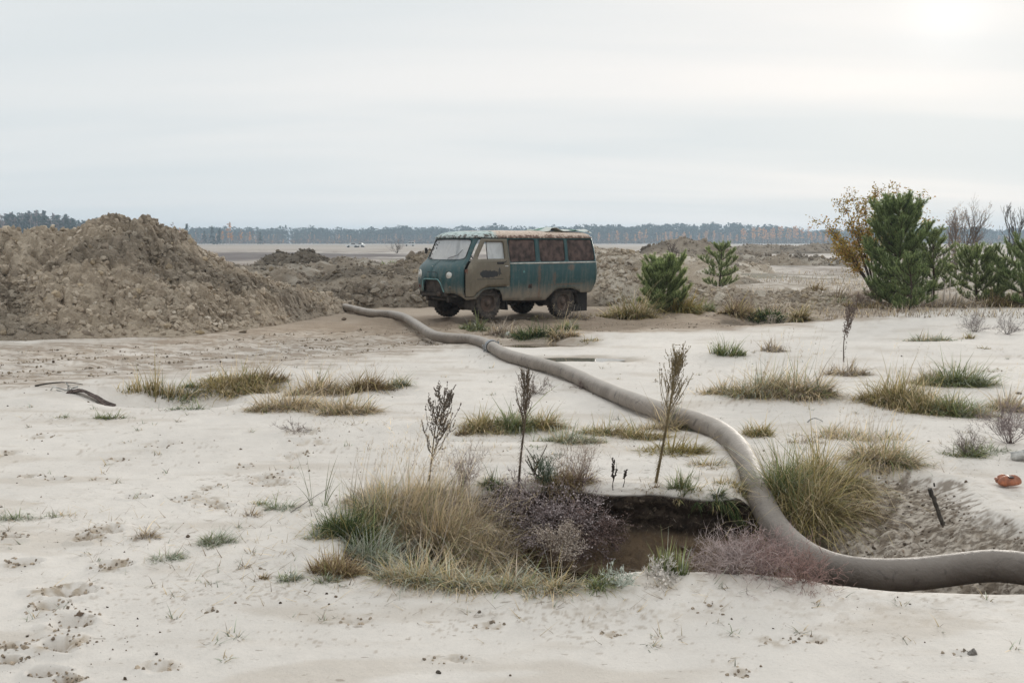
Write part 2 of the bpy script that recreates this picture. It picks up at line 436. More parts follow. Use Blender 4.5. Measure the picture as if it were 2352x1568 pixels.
    h[m] = np.minimum(h[m], lim) + .012 * np.exp(-((pd - .15) / .05) ** 2)
    return h.reshape(shp)
def H1(x, y): return float(height(np.array([x]), np.array([y]))[0])
def GH(px, py):
    """the place on the real ground seen at a picture position"""
    r = ray(px, py); a = G(px, py, .35)[1]; b = G(px, py, -.75)[1]; Y = np.linspace(a, b, 420); t = Y / r[1]
    x = r[0] * t; z = EYE + r[2] * t; h = height(x, Y); k = int(np.argmax(z <= h)) if (z <= h).any() else len(Y) - 1
    return np.array([x[k], Y[k], h[k]])

def ground_colour(x, y, h, e, slope):
    """albedo of what lies there: pale quartz sand, damp brown soil, peat, rust-brown sand, dry turf"""
    n = x.size
    sand = np.array([.600, .554, .505]); damp = np.array([.36, .295, .225]); soil = np.array([.27, .21, .155]); peat = np.array([.032, .023, .018])
    brown = np.array([.19, .135, .088]); rust = np.array([.27, .15, .065]); turf = np.array([.33, .285, .22]); dark = np.array([.11, .095, .085])
    c = np.tile(sand, (n, 1))
    c *= (1 + .09 * fbm(x * .7, y * .7, 4, 90) + .05 * fbm(x * 9, y * 9, 3, 95))[:, None]
    def mixin(k, col):
        nonlocal c
        k = np.clip(k, 0, 1)[:, None]; c = c * (1 - k) + col * k
    st = fbm(x * 1.1, y * 3.2, 4, 100)
    mixin(.30 * sstep(.18, .5, st) * (y > 3), damp)
    # small dark crumbs of soil, root bits
    cr = fbm(x * 38, y * 38, 3, 104) + .55 * fbm(x * 1.4, y * 2, 3, 107)
    mixin(.5 * sstep(.60, .82, cr) * (y < 16), soil)
    fk = np.zeros(n)
    for cx, cy, rx, ry, a, sd, dp in feet:
        k = np.nonzero((np.abs(x - cx) < rx * 2.5) & (np.abs(y - cy) < max(ry, .035) * 2.5))[0]
        q = np.sqrt(((x[k] - cx) / (rx * 1.3)) ** 2 + ((y[k] - cy) / (max(ry, .035) * 1.3)) ** 2) + 1.1 * fbm(x[k] * 9 + sd, y[k] * 9, 4, 33)
        fk[k] = np.maximum(fk[k], (.95 if dp > .04 else .6) * (1 - sstep(.35, 1.0, q)) * sstep(-.35, .25, fbm(x[k] * 26 + sd, y[k] * 30, 3, 35)))
    mixin(fk, damp)
    td, tp = seg_dist(x, y, track)
    tn = fbm(x * 2.2, y * 2.2, 4, 110)
    road = (1 - sstep(2.6, 3.6, td + tn * .9)); side_ = np.where(y - np.interp(x, [p[0] for p in track], [p[1] for p in track]) > 0, 1, -1)
    strk = fbm(td * side_ * 6 + 30, tp * .10, 3, 112) * 1.3 + .35 * fbm(x * 9, y * 9, 4, 113)
    mixin(road * sstep(-.10, .22, strk) * .25, soil * 1.05)
    mixin(road * (.30 + .4 * tn + .45 * sstep(17.5, 20.5, y)) , soil * 1.35)
    mixin(sstep(19.6, 22, y + tn * 1.2 - .04 * x) * (1 - sstep(3.2, 6.5, x + tn)) * .85, soil * 1.15)
    mixin(.55 * (1 - sstep(.5, 2.1, np.abs(y - (22.9 - .15 * x)) + tn * .5)) * (np.abs(x) < 5), soil * .8)
    # damp rim of puddles and hollows
    for cx, cy, rx, ry, d, s in hollows[:2]:
        q = np.sqrt(((x - cx) / rx) ** 2 + ((y - cy) / ry) ** 2); mixin(.6 * (1 - sstep(.9, 1.35, q + tn * .2)), damp * .8)
    q = np.sqrt(((x - hollows[2][0]) / 1.5) ** 2 + ((y - hollows[2][1]) / 1.2) ** 2); mixin(.9 * (1 - sstep(.8, 1.1, q + tn * .2)), soil * .45)
    # behind: rough ground with dry turf
    fx = fbm(x * .10, y * .07, 4, 120); fy = fbm(x * .35, y * .16, 4, 124)
    beh = sstep(26, 33, y + fy * 3)
    mixin(beh * (.45 + .5 * fy) * (x > 3), turf); mixin(beh * (x <= 3) * (.9), soil * 1.1)
    mixin(sstep(.1, .4, fy) * beh * .6, turf * .75)
    mid = sstep(42, 52, y + fx * 8)
    mixin(mid * .85, np.array([.33, .29, .26]))
    mixin(mid * sstep(.05, .35, fx) * .9, np.array([.50, .455, .41]))
    mixin(mid * sstep(.08, .35, -fy) * .55, np.array([.17, .145, .12]))
    mixin(sstep(26.0, 27.5, y + fy) * (1 - sstep(40, 50, y + fy * 8)) * sstep(3, 5, x) * (.55 + .8 * fbm(x * 1.6, y * .8, 4, 131)), np.array([.24, .195, .15]))
    mixin(sstep(48, 50, y + fx * 6) * (1 - sstep(56, 60, y + fx * 6)) * sstep(8, 12, x) * sstep(-.1, .15, fbm(x * .4, y * .9, 3, 133)) * .8, np.array([.10, .095, .055]))
    bandd = sstep(95, 105, y + fx * 22) * (1 - sstep(150, 175, y + fx * 22)) * (1 - sstep(-20, 6, x + fx * 20)) * (x / y > -.5)
    mixin(bandd * .85, np.array([.10, .085, .085]))
    farf = sstep(180, 260, y)
    mixin(farf * .9, np.array([.36, .315, .275])); mixin(farf * sstep(.1, .5, fbm(x * .01, y * .012, 4, 130)) * .5, np.array([.24, .20, .15]))
    # pit walls: true layers under the sand crust
    lay = e > 0
    dep = -h + .012 * fbm(x * 3, x * 0, 3, 140)
    bank = sstep(1.85, 2.4, x)
    k = lay * (1 - bank)
    mixin(k * sstep(.030, .045, dep), peat * (1 + .8 * fbm(x * 20, h * 40, 3, 141))[:, None]); mixin(k * sstep(.30, .36, dep), brown)
    mixin(k * sstep(.34, .46, dep) * sstep(.1, .5, fbm(x * 3, dep * 16 + y, 3, 144)) * .5, rust)
    kb = lay * bank; pat = fbm(x * 2.4 + y * 1.5, y * 6 - x * 2, 4, 58); fine = fbm(x * 26, y * 26, 4, 148)
    mixin(kb * .6 * sstep(.02, .10, dep), damp * 1.0); mixin(kb * sstep(.02, .30, np.abs(pat) * .5 + fine * .7) * .8, soil * .6)
    mixin(kb * sstep(.28, .5, dep + fine * .1) * .5, soil * .6)
    mixin((e <= 0) * (e > -.5) * .25 * (x > .3) * sstep(.0, .4, fine), damp)
    mk = np.stack([road * .9, np.clip((kb + k * .55) * sstep(.02, .08, dep), 0, 1), sstep(26.0, 27.5, y + fy) * (1 - sstep(60, 90, y)) * sstep(3, 5, x)], 1)
    return c, np.clip(mk, 0, 1)

def build_ground():
    rows = [2.2]
    while rows[-1] < 2600:
        Y = rows[-1]; d = min(.00100 * Y * Y, .028 * Y); d = max(d, .012)
        if 4.8 < Y < 7.6: d = min(d, .018)
        if 6.8 < Y < 7.3: d = .007
        rows.append(Y + d)
    Y = np.array(rows); nr = len(Y); nc = 660
    u = np.linspace(-1, 1, nc)
    YY, UU = np.meshgrid(Y, u, indexing='ij')
    XX = YY * .60 * UU + (4 + .25 * YY) * UU ** 9
    x, y = XX.ravel(), YY.ravel()
    h = height(x, y)
    e = np.full(x.size, -9.0); m = (y > 3.5) & (y < 10) & (x > -2.5) & (x < 7); e[m] = pit_terms(x[m], y[m]) + .05 * fbm(x[m] * 3, y[m] * 3, 3, 50) + .012 * fbm(x[m] * 9, x[m] * 0 + y[m] * 2, 2, 52)
    c, mk = ground_colour(x, y, h, e, 0)
    # the far wall of the pit is undercut below its crust
    far = m & (e > 0) & (y > 6.3) & (x > -.3) & (x < 2.0)
    y2 = y.copy(); y2[far] += .10 * sstep(.035, .20, -h[far]) + .045 * fbm(x[far] * 4, h[far] * 16, 4, 61) * sstep(.05, .12, -h[far])
    V = np.stack([x, y2, h], 1)
    i = np.arange(nr * nc).reshape(nr, nc)
    F = np.stack([i[:-1, :-1], i[:-1, 1:], i[1:, 1:], i[1:, :-1]], -1).reshape(-1, 4)
    mt, t, b = new_mat('sandy_ground'); q = NB(t); p = q.pos()
    n1 = q.noise(p, 3.0, 6, .6); n2 = q.noise(p, 60, 4, .65); n3 = q.noise(p, 260, 2, .6)
    k = q.math('ADD', .84, q.math('ADD', q.math('MULTIPLY', n1, .14), q.math('MULTIPLY', n2, .18)))
    col = q.n('ShaderNodeVectorMath', operation='SCALE'); q.l(q.attr(), col.inputs[0]); q.l(k, col.inputs['Scale'])
    sp = q.ramp(n3, .70, .78); col2 = q.mix(q.math('MULTIPLY', sp, .35), col.outputs[0], (.12, .09, .065))
    mk_r, mk_g, mk_b = q.sep(q.attr('Mask'))
    def mapped(rot, sc): 
        m = q.n('ShaderNodeMapping'); m.inputs['Rotation'].default_value = (0, 0, rot); m.inputs['Scale'].default_value = sc; q.l(p, m.inputs[0]); return m.outputs[0]
    tr1 = q.noise(mapped(R(-42), (.30, 3.4, 1)), 1.6, 6, .62); tr2 = q.noise(p, 7, 5, .65)      # tyre-dragged soil along the track
    ts = q.ramp(q.math('ADD', q.math('MULTIPLY', tr1, .75), q.math('MULTIPLY', tr2, .35)), .50, .62)
    col2 = q.mix(q.math('MULTIPLY', q.math('MULTIPLY', ts, mk_r), .80), col2, (.25, .19, .14))
    bk = q.ramp(q.noise(mapped(R(35), (1, 1.8, 1)), 17, 7, .7), .47, .60); col2 = q.mix(q.math('MULTIPLY', q.math('MULTIPLY', bk, mk_g), .75), col2, (.12, .092, .068))
    tf = q.noise(mapped(0, (1, .45, 1)), 2.6, 7, .7); col2 = q.mix(q.math('MULTIPLY', q.math('MULTIPLY', q.ramp(tf, .45, .58), mk_b), .65), col2, (.17, .135, .10)); col2 = q.mix(q.math('MULTIPLY', q.math('MULTIPLY', q.ramp(tf, .44, .34), mk_b), .5), col2, (.52, .48, .44))
    lo = q.noise(p, .8, 3); cr = q.noise(mapped(0, (1, 1.5, 1)), 17, 6, .7); crumbs = q.ramp(q.math('ADD', cr, q.math('MULTIPLY', lo, .35)), .80, .90)
    col2 = q.mix(q.math('MULTIPLY', crumbs, .55), col2, (.27, .21, .155))
    mk1 = q.ramp(q.noise(mapped(R(6), (1, 2.6, 1)), 8, 4, .6), .665, .70); col2 = q.mix(q.math('MULTIPLY', mk1, .55), col2, (.20, .155, .115))
    gsp = q.ramp(q.noise(p, 75, 3, .7), .64, .72); col2 = q.mix(q.math('MULTIPLY', gsp, .22), col2, (.22, .17, .13))
    wv = q.noise(mapped(R(8), (.6, 2.4, 1)), 2.2, 6, .6); col2 = q.mix(q.math('MULTIPLY', q.ramp(wv, .56, .74), .24), col2, (.40, .33, .26))
    q.l(col2, b.inputs['Base Color']); b.inputs['Roughness'].default_value = .95; b.inputs['Specular IOR Level'].default_value = .15
    bp = q.bump(n2, .5, .009, q.bump(q.noise(p, 7, 4, .5), .45, .03)); bp = q.bump(q.math('MULTIPLY', ts, mk_r), .5, .03, bp); bp = q.bump(crumbs, .25, .008, bp); bp = q.bump(q.math('MULTIPLY', bk, mk_g), .5, .018, bp); bp = q.bump(mk1, .4, .012, bp); q.l(q.bump(n3, .35, .004, bp), b.inputs['Normal'])
    o = mesh_np('ground', V, F, mt, col=c, smooth=True, mask=mk); tag(o, kind='structure')
    return o
build_ground()

# ============================================================ HEAPS OF DUG SOIL
def ico(sub):
    import bmesh
    bm = bmesh.new(); bmesh.ops.create_icosphere(bm, subdivisions=sub, radius=1)
    bm.verts.index_update(); V = np.array([v.co[:] for v in bm.verts]); F = np.array([[v.index for v in f.verts] for f in bm.faces]); bm.free(); return V, F
def clod_shape(sub, seed):
    V, F = ico(sub); V = V.copy(); r = np.random.RandomState(seed)
    for k in range(5):                       # chop by planes: angular lumps
        n = r.randn(3); n /= np.linalg.norm(n); d = r.uniform(.45, .8); s = V @ n; m = s > d; V[m] -= np.outer(s[m] - d, n)
    V *= (1 + .22 * np.stack([fbm(V[:, 0] * 2.3 + seed, V[:, 1] * 2.3 + V[:, 2] * 1.7, 3, seed)] * 3, 1))
    return V, F
CL = {s: [clod_shape(s, 10 * s + k) for k in range(6)] for s in (1, 2, 3)}
def rand_rot(n, r):
    q = r.randn(n, 4); q /= np.linalg.norm(q, axis=1)[:, None]; a, b, c, d = q.T
    return np.stack([np.stack([1 - 2 * (c * c + d * d), 2 * (b * c - a * d), 2 * (b * d + a * c)], -1), np.stack([2 * (b * c + a * d), 1 - 2 * (b * b + d * d), 2 * (c * d - a * b)], -1), np.stack([2 * (b * d - a * c), 2 * (c * d + a * b), 1 - 2 * (b * b + c * c)], -1)], 1)
def clods_arr(P, size, cols, r, sub=1):
    n = len(P); Vs = []; Fs = []; Cs = []; off = 0
    kind = r.randint(0, 6, n)
    for k in range(6):
        m = kind == k; nn = m.sum()
        if not nn: continue
        V0, F0 = CL[sub][k]; Rm = rand_rot(nn, r); sc = size[m][:, None] * r.uniform(.65, 1.25, (nn, 3))
        V = np.einsum('nij,nvj->nvi', Rm, V0[None] * sc[:, None, :]) + P[m][:, None, :]
        Vs.append(V.reshape(-1, 3)); Fs.append((F0[None] + (np.arange(nn) * len(V0))[:, None, None] + off).reshape(-1, 3))
        Cs.append(np.repeat(cols[m], len(V0), 0)); off += nn * len(V0)
    return np.vstack(Vs), np.vstack(Fs), np.vstack(Cs)
SOILS = np.array([[.335, .275, .21], [.40, .34, .27], [.25, .20, .155], [.45, .39, .32], [.37, .285, .18], [.52, .47, .40]])
def soil_cols(n, r, pal=(.34, .28, .2, .08, .06, .04), mul=1.0):
    c = SOILS[r.choice(6, n, p=np.array(pal) / sum(pal))] * r.uniform(.8, 1.15, (n, 1)) * mul; c = .5 * c + .5 * SOILS[0] * mul * r.uniform(.85, 1.2, (n, 1))
    return c
def heap(name, label, hf, x0, x1, y0, y1, step, nclod, cl_range, pal=(.34, .28, .2, .08, .06, .04), mul=1.0, big=0, seed=1, rough=(.16, .05), minh=.03, big_range=(.12, .22), cl_bias=None, fq=1.0, cpow=2.4):
    """hf(x, y): height above the ground, 0 outside"""
    r = np.random.RandomState(seed)
    xs = np.arange(x0, x1 + step, step); ys = np.arange(y0, y1 + step, step)
    X, Y = np.meshgrid(xs, ys, indexing='ij'); x, y = X.ravel(), Y.ravel()
    def surf(x, y):
        b = hf(x, y); k = sstep(0, .35, b)
        f = fq; wx = x * f + .35 * fbm(x * f * 1.5, y * f * 1.5, 2, 4); wy = y * f + .35 * fbm(x * f * 1.5 + 9, y * f * 1.5, 2, 6)
        n = rough[0] * fbm(x * f * .6, y * f * .6, 4, seed) + rough[0] * .9 * (.5 - worley(wx * 1.5, wy * 1.5, seed)) + rough[1] * 1.7 * (.5 - worley(wx * 3.6, wy * 3.6, seed + 3)) + rough[1] * .95 * (.5 - worley(wx * 8.5, wy * 8.5, seed + 4)) + rough[1] * .5 * fbm(x * 15 * f, y * 15 * f, 3, seed + 5)
        g = height(x, y)
        return np.where(b > 0, g + b + n * k, g - .12), b
    z, b = surf(x, y)
    n1 = fbm(x * 1.3, y * 1.3, 4, seed + 20); n2 = fbm(x * 6, y * 6, 3, seed + 24)
    col = np.tile(SOILS[0], (x.size, 1)) * mul * .92
    k = sstep(-.1, .4, n1)[:, None]; col = col * (1 - k * .5) + SOILS[1] * mul * k * .5
    k = sstep(.0, .35, fbm(x * .5 + 7, y * .5 + z, 4, seed + 27))[:, None]; col = col * (1 - .38 * k)
    k = sstep(.15, .5, n2)[:, None]; col = col * (1 - .5 * k) + SOILS[2] * mul * .8 * .5 * k
    if pal[5] > .15:
        k = sstep(-.2, .3, n1 + n2 * .5)[:, None]; col = col * (1 - .6 * k) + SOILS[5] * mul * .6 * k
    i = np.arange(x.size).reshape(X.shape)
    F = np.stack([i[:-1, :-1], i[1:, :-1], i[1:, 1:], i[:-1, 1:]], -1).reshape(-1, 4)
    keep = (b[F] > 0).any(1); F = F[keep]
    V = np.stack([x, y - .55 * (z - b - height(x, y)) * (b > .05), z], 1); used = np.unique(F); remap = np.zeros(len(V), int); remap[used] = np.arange(len(used))
    root = empty(name, (0, 0, 0)); tag(root, label, name.replace('_', ' ').split()[-1] if False else 'dirt heap')
    mesh_np('slope', V[used], remap[F], M_clod, root, col=col[used], smooth=False)
    # loose lumps
    P = []; tries = 0
    want = nclod + big
    cx = r.uniform(x0, x1, want * 8); cy = r.uniform(y0, y1, want * 8)
    bb = hf(cx, cy); ok = (bb > minh)
    if cl_bias is not None: ok &= r.rand(len(cx)) < cl_bias(cx, cy)
    cx, cy = cx[ok][:want], cy[ok][:want]
    cz, _ = surf(cx, cy); P = np.stack([cx, cy, cz], 1)
    sz = cl_range[0] * (cl_range[1] / cl_range[0]) ** (r.rand(len(P)) ** cpow)
    cc = soil_cols(len(P), r, pal, mul)
    cc = cc * (1 - .38 * sstep(.0, .35, fbm(P[:, 0] * .5 + 7, P[:, 1] * .5 + P[:, 2], 4, seed + 27)))[:, None]
    nb = min(big, len(P) // 4)
    small = np.ones(len(P), bool); small[:nb] = False
    P[small, 2] += sz[small] * .25
    V1, F1, C1 = clods_arr(P[small], sz[small], cc[small], r, 1)
    o = mesh_np('loose_clods', V1, F1, M_clod, root, col=C1); tag(o, kind='stuff')
    for k in range(nb):
        s = r.uniform(*big_range); p = P[k] + [0, 0, s * .3]
        V, F, C = clods_arr(np.zeros((1, 3)), np.array([s]), cc[k:k + 1], r, 3)
        oo = mesh_np('clod', V, F, M_clod, root, col=C, smooth=False); oo.location = p
    return root, surf

# big heap on the left
rx_ = np.array([-24, -15, -11.6, -11, -10.3, -9.6, -9.35, -9.0, -8.3, -7.9, -7.5, -7.0, -6.6, -6.1, -5.6, -5.1, -4.6, -4.1, -3.7])
rz_ = np.array([1.6, 2.0, 2.15, 2.22, 2.16, 2.12, 2.35, 2.50, 2.48, 2.22, 2.0, 1.70, 1.42, 1.12, .90, .72, .50, .12, 0])
def hf_left(x, y):
    yr = 22.4 + .10 * (x + 9)
    top = np.interp(x, rx_, rz_) - np.interp(x, [-9.8, -9.2], [.26, .24]) * (rz_.max() > 0) + .10 * fbm(x * 2.1, x * 0 + 3.3, 4, 300) * (x < -5)
    front = np.interp(x, [-16, -9.3, -6.4, -5.3, -4.8, -4.3], [17.3, 18.1, 18.9, 20.7, 22.9, 25.4]) + .25 * fbm(x * .8, x * 0, 3, 303)
    yr = np.maximum(yr, front + 1.7); f = np.clip((y - front) / (yr - front), 0, 1); bk = np.clip((28.6 - y) / (28.6 - yr), 0, 1)
    s = np.where(y < yr, f ** .92, bk)
    s = np.where(s > .93, .93 + (s - .93) * .5, s) / .965
    return np.maximum(top * s, 0)
heap('soil_heap', 'large cloddy brown soil heap at the left edge, rising above the distant trees', hf_left, -17, -3.5, 17, 28.7, .050, 21000, (.018, .105), mul=1.26, big=34, seed=11, rough=(.26, .15), cpow=1.7, big_range=(.08, .15))
def lump(cx, cy, rx, ry, h, p=1.0, skew=0, sd=0, n=.25):
    def f(x, y):
        q = np.sqrt(((x - cx + skew * (y - cy)) / rx) ** 2 + ((y - cy) / ry) ** 2) + n * fbm((x - cx) / rx * 1.7 + sd, (y - cy) / ry * 1.7, 3, 200 + sd)
        return h * np.maximum(1 - np.maximum(q, 0) ** 1.5, 0) ** (p + .25)
    return f
def many(*fs): return lambda x, y: np.maximum.reduce([f(x, y) for f in fs])
def place(px, py, Y):                           # ground point under a skyline point at that distance
    d = D(px, py, Y); return d[0], Y, d[2]
a = place(860, 614, 31); b_ = place(790, 625, 30.4); c_ = place(930, 640, 31)
heap('soil_heap', 'smooth-faced brown soil heap behind the far end of the pipe, left of the van', many(lump(a[0] - .3, 31.2, 3.0, 3.2, 1.02, .8, sd=1), lump(b_[0] - .5, 31, 2.2, 2.6, .75, .8, sd=2), lump(c_[0] + .4, 31.6, 2.6, 2.6, .6, .8, sd=3)), -9.2, 1.5, 27, 35, .08, 1100, (.03, .12), big=4, seed=12, rough=(.12, .03), mul=.80)
heap('clod_row', 'low row of dark broken clods lying between the pipe and the van', many(lump(-4.3, 28.3, 1.9, 1.0, .62, .8, sd=4), lump(-2.9, 28.6, 1.5, .9, .5, .8, sd=5), lump(-5.5, 27.6, 1.3, .7, .4, .8, sd=6), lump(-1.6, 29.2, 1.6, .9, .4, .8, sd=7)), -7.2, .2, 26.6, 30.2, .07, 1500, (.03, .20), pal=(.28, .2, .34, .05, .06, .07), big=10, seed=13, rough=(.14, .06), mul=.72, cpow=1.6)
a = place(955, 580, 38)
heap('soil_heap', 'yellowish cloddy soil heap just left of the van nose', many(lump(a[0] + .3, 38, 3.6, 3.2, 1.38, .9, sd=8), lump(a[0] - 2.2, 37, 2.8, 2.6, .72, .9, sd=9)), -9.5, 1.5, 33.5, 41.5, .10, 2200, (.03, .16), pal=(.25, .28, .14, .1, .2, .03), big=6, seed=14, mul=.82, cpow=1.7)
a = place(1430, 574, 31)
heap('soil_heap', 'frosty grey-brown soil heap directly behind the van rear', many(lump(a[0] - .1, 31, 2.6, 3.1, 1.42, .95, sd=10), lump(a[0] - 1.8, 31.5, 2.2, 2.8, .85, .85, sd=11), lump(a[0] + 1.6, 30.2, 2.0, 2.0, .5, .85, sd=12)), -.5, 7.6, 27, 35, .07, 3400, (.025, .15), pal=(.22, .25, .12, .16, .05, .2), mul=1.10, big=8, seed=15, cpow=1.7)
heap('clod_row', 'scattered low clods and lumps behind the two small pines', many(lump(6.6, 29.5, 2.0, 1.6, .32, .8, sd=13), lump(8.6, 31.0, 1.8, 1.5, .24, .8, sd=14), lump(10.2, 33, 1.5, 1.2, .14, .8, sd=15), lump(8.2, 27.9, 1.4, .7, .14, .8, sd=16), lump(9.8, 29.2, 1.4, .8, .14, .8, sd=29)), 4.4, 14.2, 26.6, 35.2, .08, 1800, (.03, .13), pal=(.22, .25, .12, .16, .12, .13), mul=1.1, big=8, seed=16)
heap('sand_hillock', 'pale frosted sand hillocks in a row behind the van and pines', many(lump(4.6, 60, 6, 6, 1.42, .7, sd=17), lump(9.0, 58, 4.2, 5, 1.2, .7, sd=18), lump(12.5, 60, 3.0, 4, .8, .7, sd=19), lump(8.6, 44, 2.2, 2.2, .85, .8, sd=20)), -3, 19, 41, 67, .22, 1200, (.05, .2), pal=(.1, .2, .05, .3, .02, .33), mul=1.2, seed=17, rough=(.22, .07), fq=.4)
a = place(1572, 548, 85)
heap('soil_heap', 'dark pointed soil heap on the skyline right of the van', many(lump(a[0], 85, 5.5, 5, 2.05, .9, sd=21), lump(a[0] + 3.4, 86, 5, 5, 1.3, .9, sd=22)), 4, 28, 77, 93, .3, 900, (.06, .25), mul=.82, seed=18, rough=(.32, .10), fq=.35)
fs = []
for px, py, Y in ((1690, 566, 118), (1730, 562, 112), (1770, 558, 115), (1800, 560, 118), (1840, 562, 114), (1875, 559, 118), (1905, 562, 120), (1660, 568, 122), (2040, 568, 125), (1960, 565, 122)):
    Y += 42; q = place(px, py + .5, Y); fs.append(lump(q[0], Y, rnd.uniform(4, 7), 5, q[2] * .95, .8, sd=rnd.randint(30, 90)))
heap('spoil_ridge', 'long low dark spoil ridge below the orange birches', many(*fs), 32, 70, 144, 174, .5, 1200, (.08, .3), pal=(.3, .15, .3, .1, .02, .13), mul=.8, seed=19, rough=(.22, .08), fq=.35)
fs = []
for px, py, Y in ((1650, 600, 78), (1680, 597, 77), (1715, 596, 76), (1760, 598, 78), (1800, 600, 76), (1840, 601, 75), (1880, 600, 77), (1930, 602, 76), (1560, 600, 80), (1990, 604, 70)):
    q = place(px, py, Y); fs.append(lump(q[0], Y, rnd.uniform(1.3, 2.3), 1.6, .65 + rnd.uniform(0, .2), .8, sd=rnd.randint(30, 90)))
heap('spoil_ridge', 'broken line of frosted lumps across the pale flat, left of the tall pine', many(*fs), 11, 31, 66, 83, .25, 1200, (.05, .22), pal=(.15, .15, .25, .15, .02, .28), mul=.95, seed=20, rough=(.22, .08), fq=.5)
fs = []
for px, py, Y in ((645, 581, 60),): 
    q = place(px, py, Y); fs.append(lump(q[0], Y, 2.2, 1.8, q[2] * .95, .8, sd=45, n=.05))
heap('soil_heap', 'low dull heap on the dark strip, farther left of two', many(*fs), -18, -9.5, 55, 63, .2, 300, (.05, .15), mul=.62, seed=21, rough=(.14, .06))
q = place(702, 576, 55)
heap('soil_heap', 'rounded dark greenish heap on the dark strip left of the van', lump(q[0], 55, 2.0, 1.8, q[2] * .95, .6, sd=24), -15, -7.5, 51, 59, .2, 300, (.05, .15), mul=.42, seed=22, rough=(.14, .06))
fs = []
for px, py, Y in ((560, 600, 44), (620, 604, 44), (680, 606, 43), (740, 600, 46), (800, 598, 46), (850, 596, 50), (790, 588, 66), (840, 590, 62), (720, 592, 58), (590, 612, 38), (650, 618, 37), (560, 606, 40)):
    q = place(px, py, Y); fs.append(lump(q[0], Y, rnd.uniform(1.2, 2.6), 1.3, max(q[2], .2) * .9, .8, sd=rnd.randint(30, 90)))
ridge_root, _ = heap('spoil_ridge', 'low grey wind-swept lumps behind the large left heap', many(*fs), -20, -5, 34, 70, .22, 1000, (.04, .18), pal=(.2, .2, .2, .12, .05, .23), mul=.8, seed=23, rough=(.14, .06))

for ch in ridge_root.children:
    if ch.name.startswith('slope'): tag(ch, kind='stuff')
# ============================================================ PIPE
def build_pipe():
    m, t, b = new_mat('rubber_hose'); q = NB(t); v = q.pos()
    n1 = q.noise(v, 2.5, 5, .6); n2 = q.noise(v, 22, 5, .7); n3 = q.noise(v, 7, 3, .5, 1.5)
    c = q.mix(q.ramp(n1, .35, .65), (.145, .118, .095), (.235, .198, .165)); c = q.mix(q.math('MULTIPLY', q.ramp(n2, .45, .75), .5), c, (.26, .235, .21))
    c = q.mix(q.math('MULTIPLY', q.ramp(n3, .61, .68), .6), c, (.045, .038, .035))
    yy0 = q.sep(v)[1]; c = q.mix(q.math('MULTIPLY', q.ramp(yy0, 8.5, 6.2), .62), c, (.085, .068, .058))
    up = q.sep(q.n('ShaderNodeNewGeometry').outputs['Normal'])[2]
    dust = q.math('MULTIPLY', q.ramp(q.math('ADD', up, q.math('MULTIPLY', n2, .6)), .7, 1.35), .5)
    yy = q.sep(v)[1]; dust = q.math('MULTIPLY', dust, q.math('ADD', .35, q.ramp(yy, 6.5, 10)))
    c = q.mix(dust, c, (.46, .41, .36))
    q.put(b.inputs['Base Color'], c); q.put(b.inputs['Roughness'], q.math('ADD', .38, q.math('MULTIPLY', n2, .4)))
    b.inputs['Specular IOR Level'].default_value = .4
    q.l(q.bump(n2, .6, .012, q.bump(q.noise(v, 5, 4, .6), .5, .03)), b.inputs['Normal'])
    root = empty('hose_pipe', tuple(pipe_pts[60])); tag(root, 'thick grey rubber hose snaking from the soil heap across the sand and the pit', 'pipe')
    P = pipe_pts; s = np.concatenate([[0], np.cumsum(np.linalg.norm(np.diff(P, axis=0), axis=1))])
    ss = np.arange(0, s[-1], .05); P = np.stack([np.interp(ss, s, P[:, k]) for k in range(3)], 1)
    for _ in range(3): P[1:-1] = (P[:-2] + 2 * P[1:-1] + P[2:]) / 4
    P[:, 2] += .006 * np.sin(ss * 1.9)
    rad = PIPE_R * (1 + .012 * np.sin(ss * 7.3) + .01 * np.sin(ss * 2.1)) + .0012 * np.sin(ss * 60)
    V, F = tube_arr(P[::2], rad[::2], 28)
    o = mesh_np('hose', V - pipe_pts[60], F, m, root, smooth=True)
    # joint and clamp
    j = np.argmin(np.hypot(*(P[:, :2] - G(1128, 796, .1)[:2]).T)); T = (P[j + 2] - P[j - 2]); T /= np.linalg.norm(T)
    steel = simple('worn_steel', (.30, .31, .32), .45, .7, .3, 30)
    darkm = simple('dark_rubber', (.035, .032, .03), .7)
    O = Vector(P[j] - pipe_pts[60]); T = Vector(T); rot = Vector((0, 0, 1)).rotation_difference(T).to_matrix()
    def ring(name, r0, r1, h, off, mat):
        mb = MB(); mb.lathe([(r0, -h / 2), (r1, -h / 2 + .004), (r1, h / 2 - .004), (r0, h / 2)], (0, 0, 0), 'z', 36)
        mb.V = [rot @ Vector(v) + O + T * off for v in mb.V]; return mb.build(name, mat, root, True)
    ring('joint_sleeve', PIPE_R * .98, PIPE_R + .008, .16, 0.02, darkm)
    cl = ring('clamp_band', PIPE_R, PIPE_R + .020, .042, .0, steel)
    ring('clamp_band', PIPE_R, PIPE_R + .014, .018, .055, steel)
    for a in (.5, 3.6):
        d = rot @ Vector((math.cos(a), math.sin(a), 0)); c = O + d * (PIPE_R + .035)
        tdir = rot @ Vector((-math.sin(a), math.cos(a), 0))
        mb = MB(); mb.tube([c - tdir * .05, c + tdir * .05], .009, 6); mb.tube([c - tdir * .05, c - tdir * .062], .018, 6); mb.tube([c + tdir * .035, c + tdir * .05], .018, 6)
        mb.box(c - d * .008 - tdir * .02, (.03, .012, .04), rot); mb.box(c - d * .008 + tdir * .02, (.03, .012, .04), rot)
        mb.build('clamp_bolt', steel, root)
build_pipe()

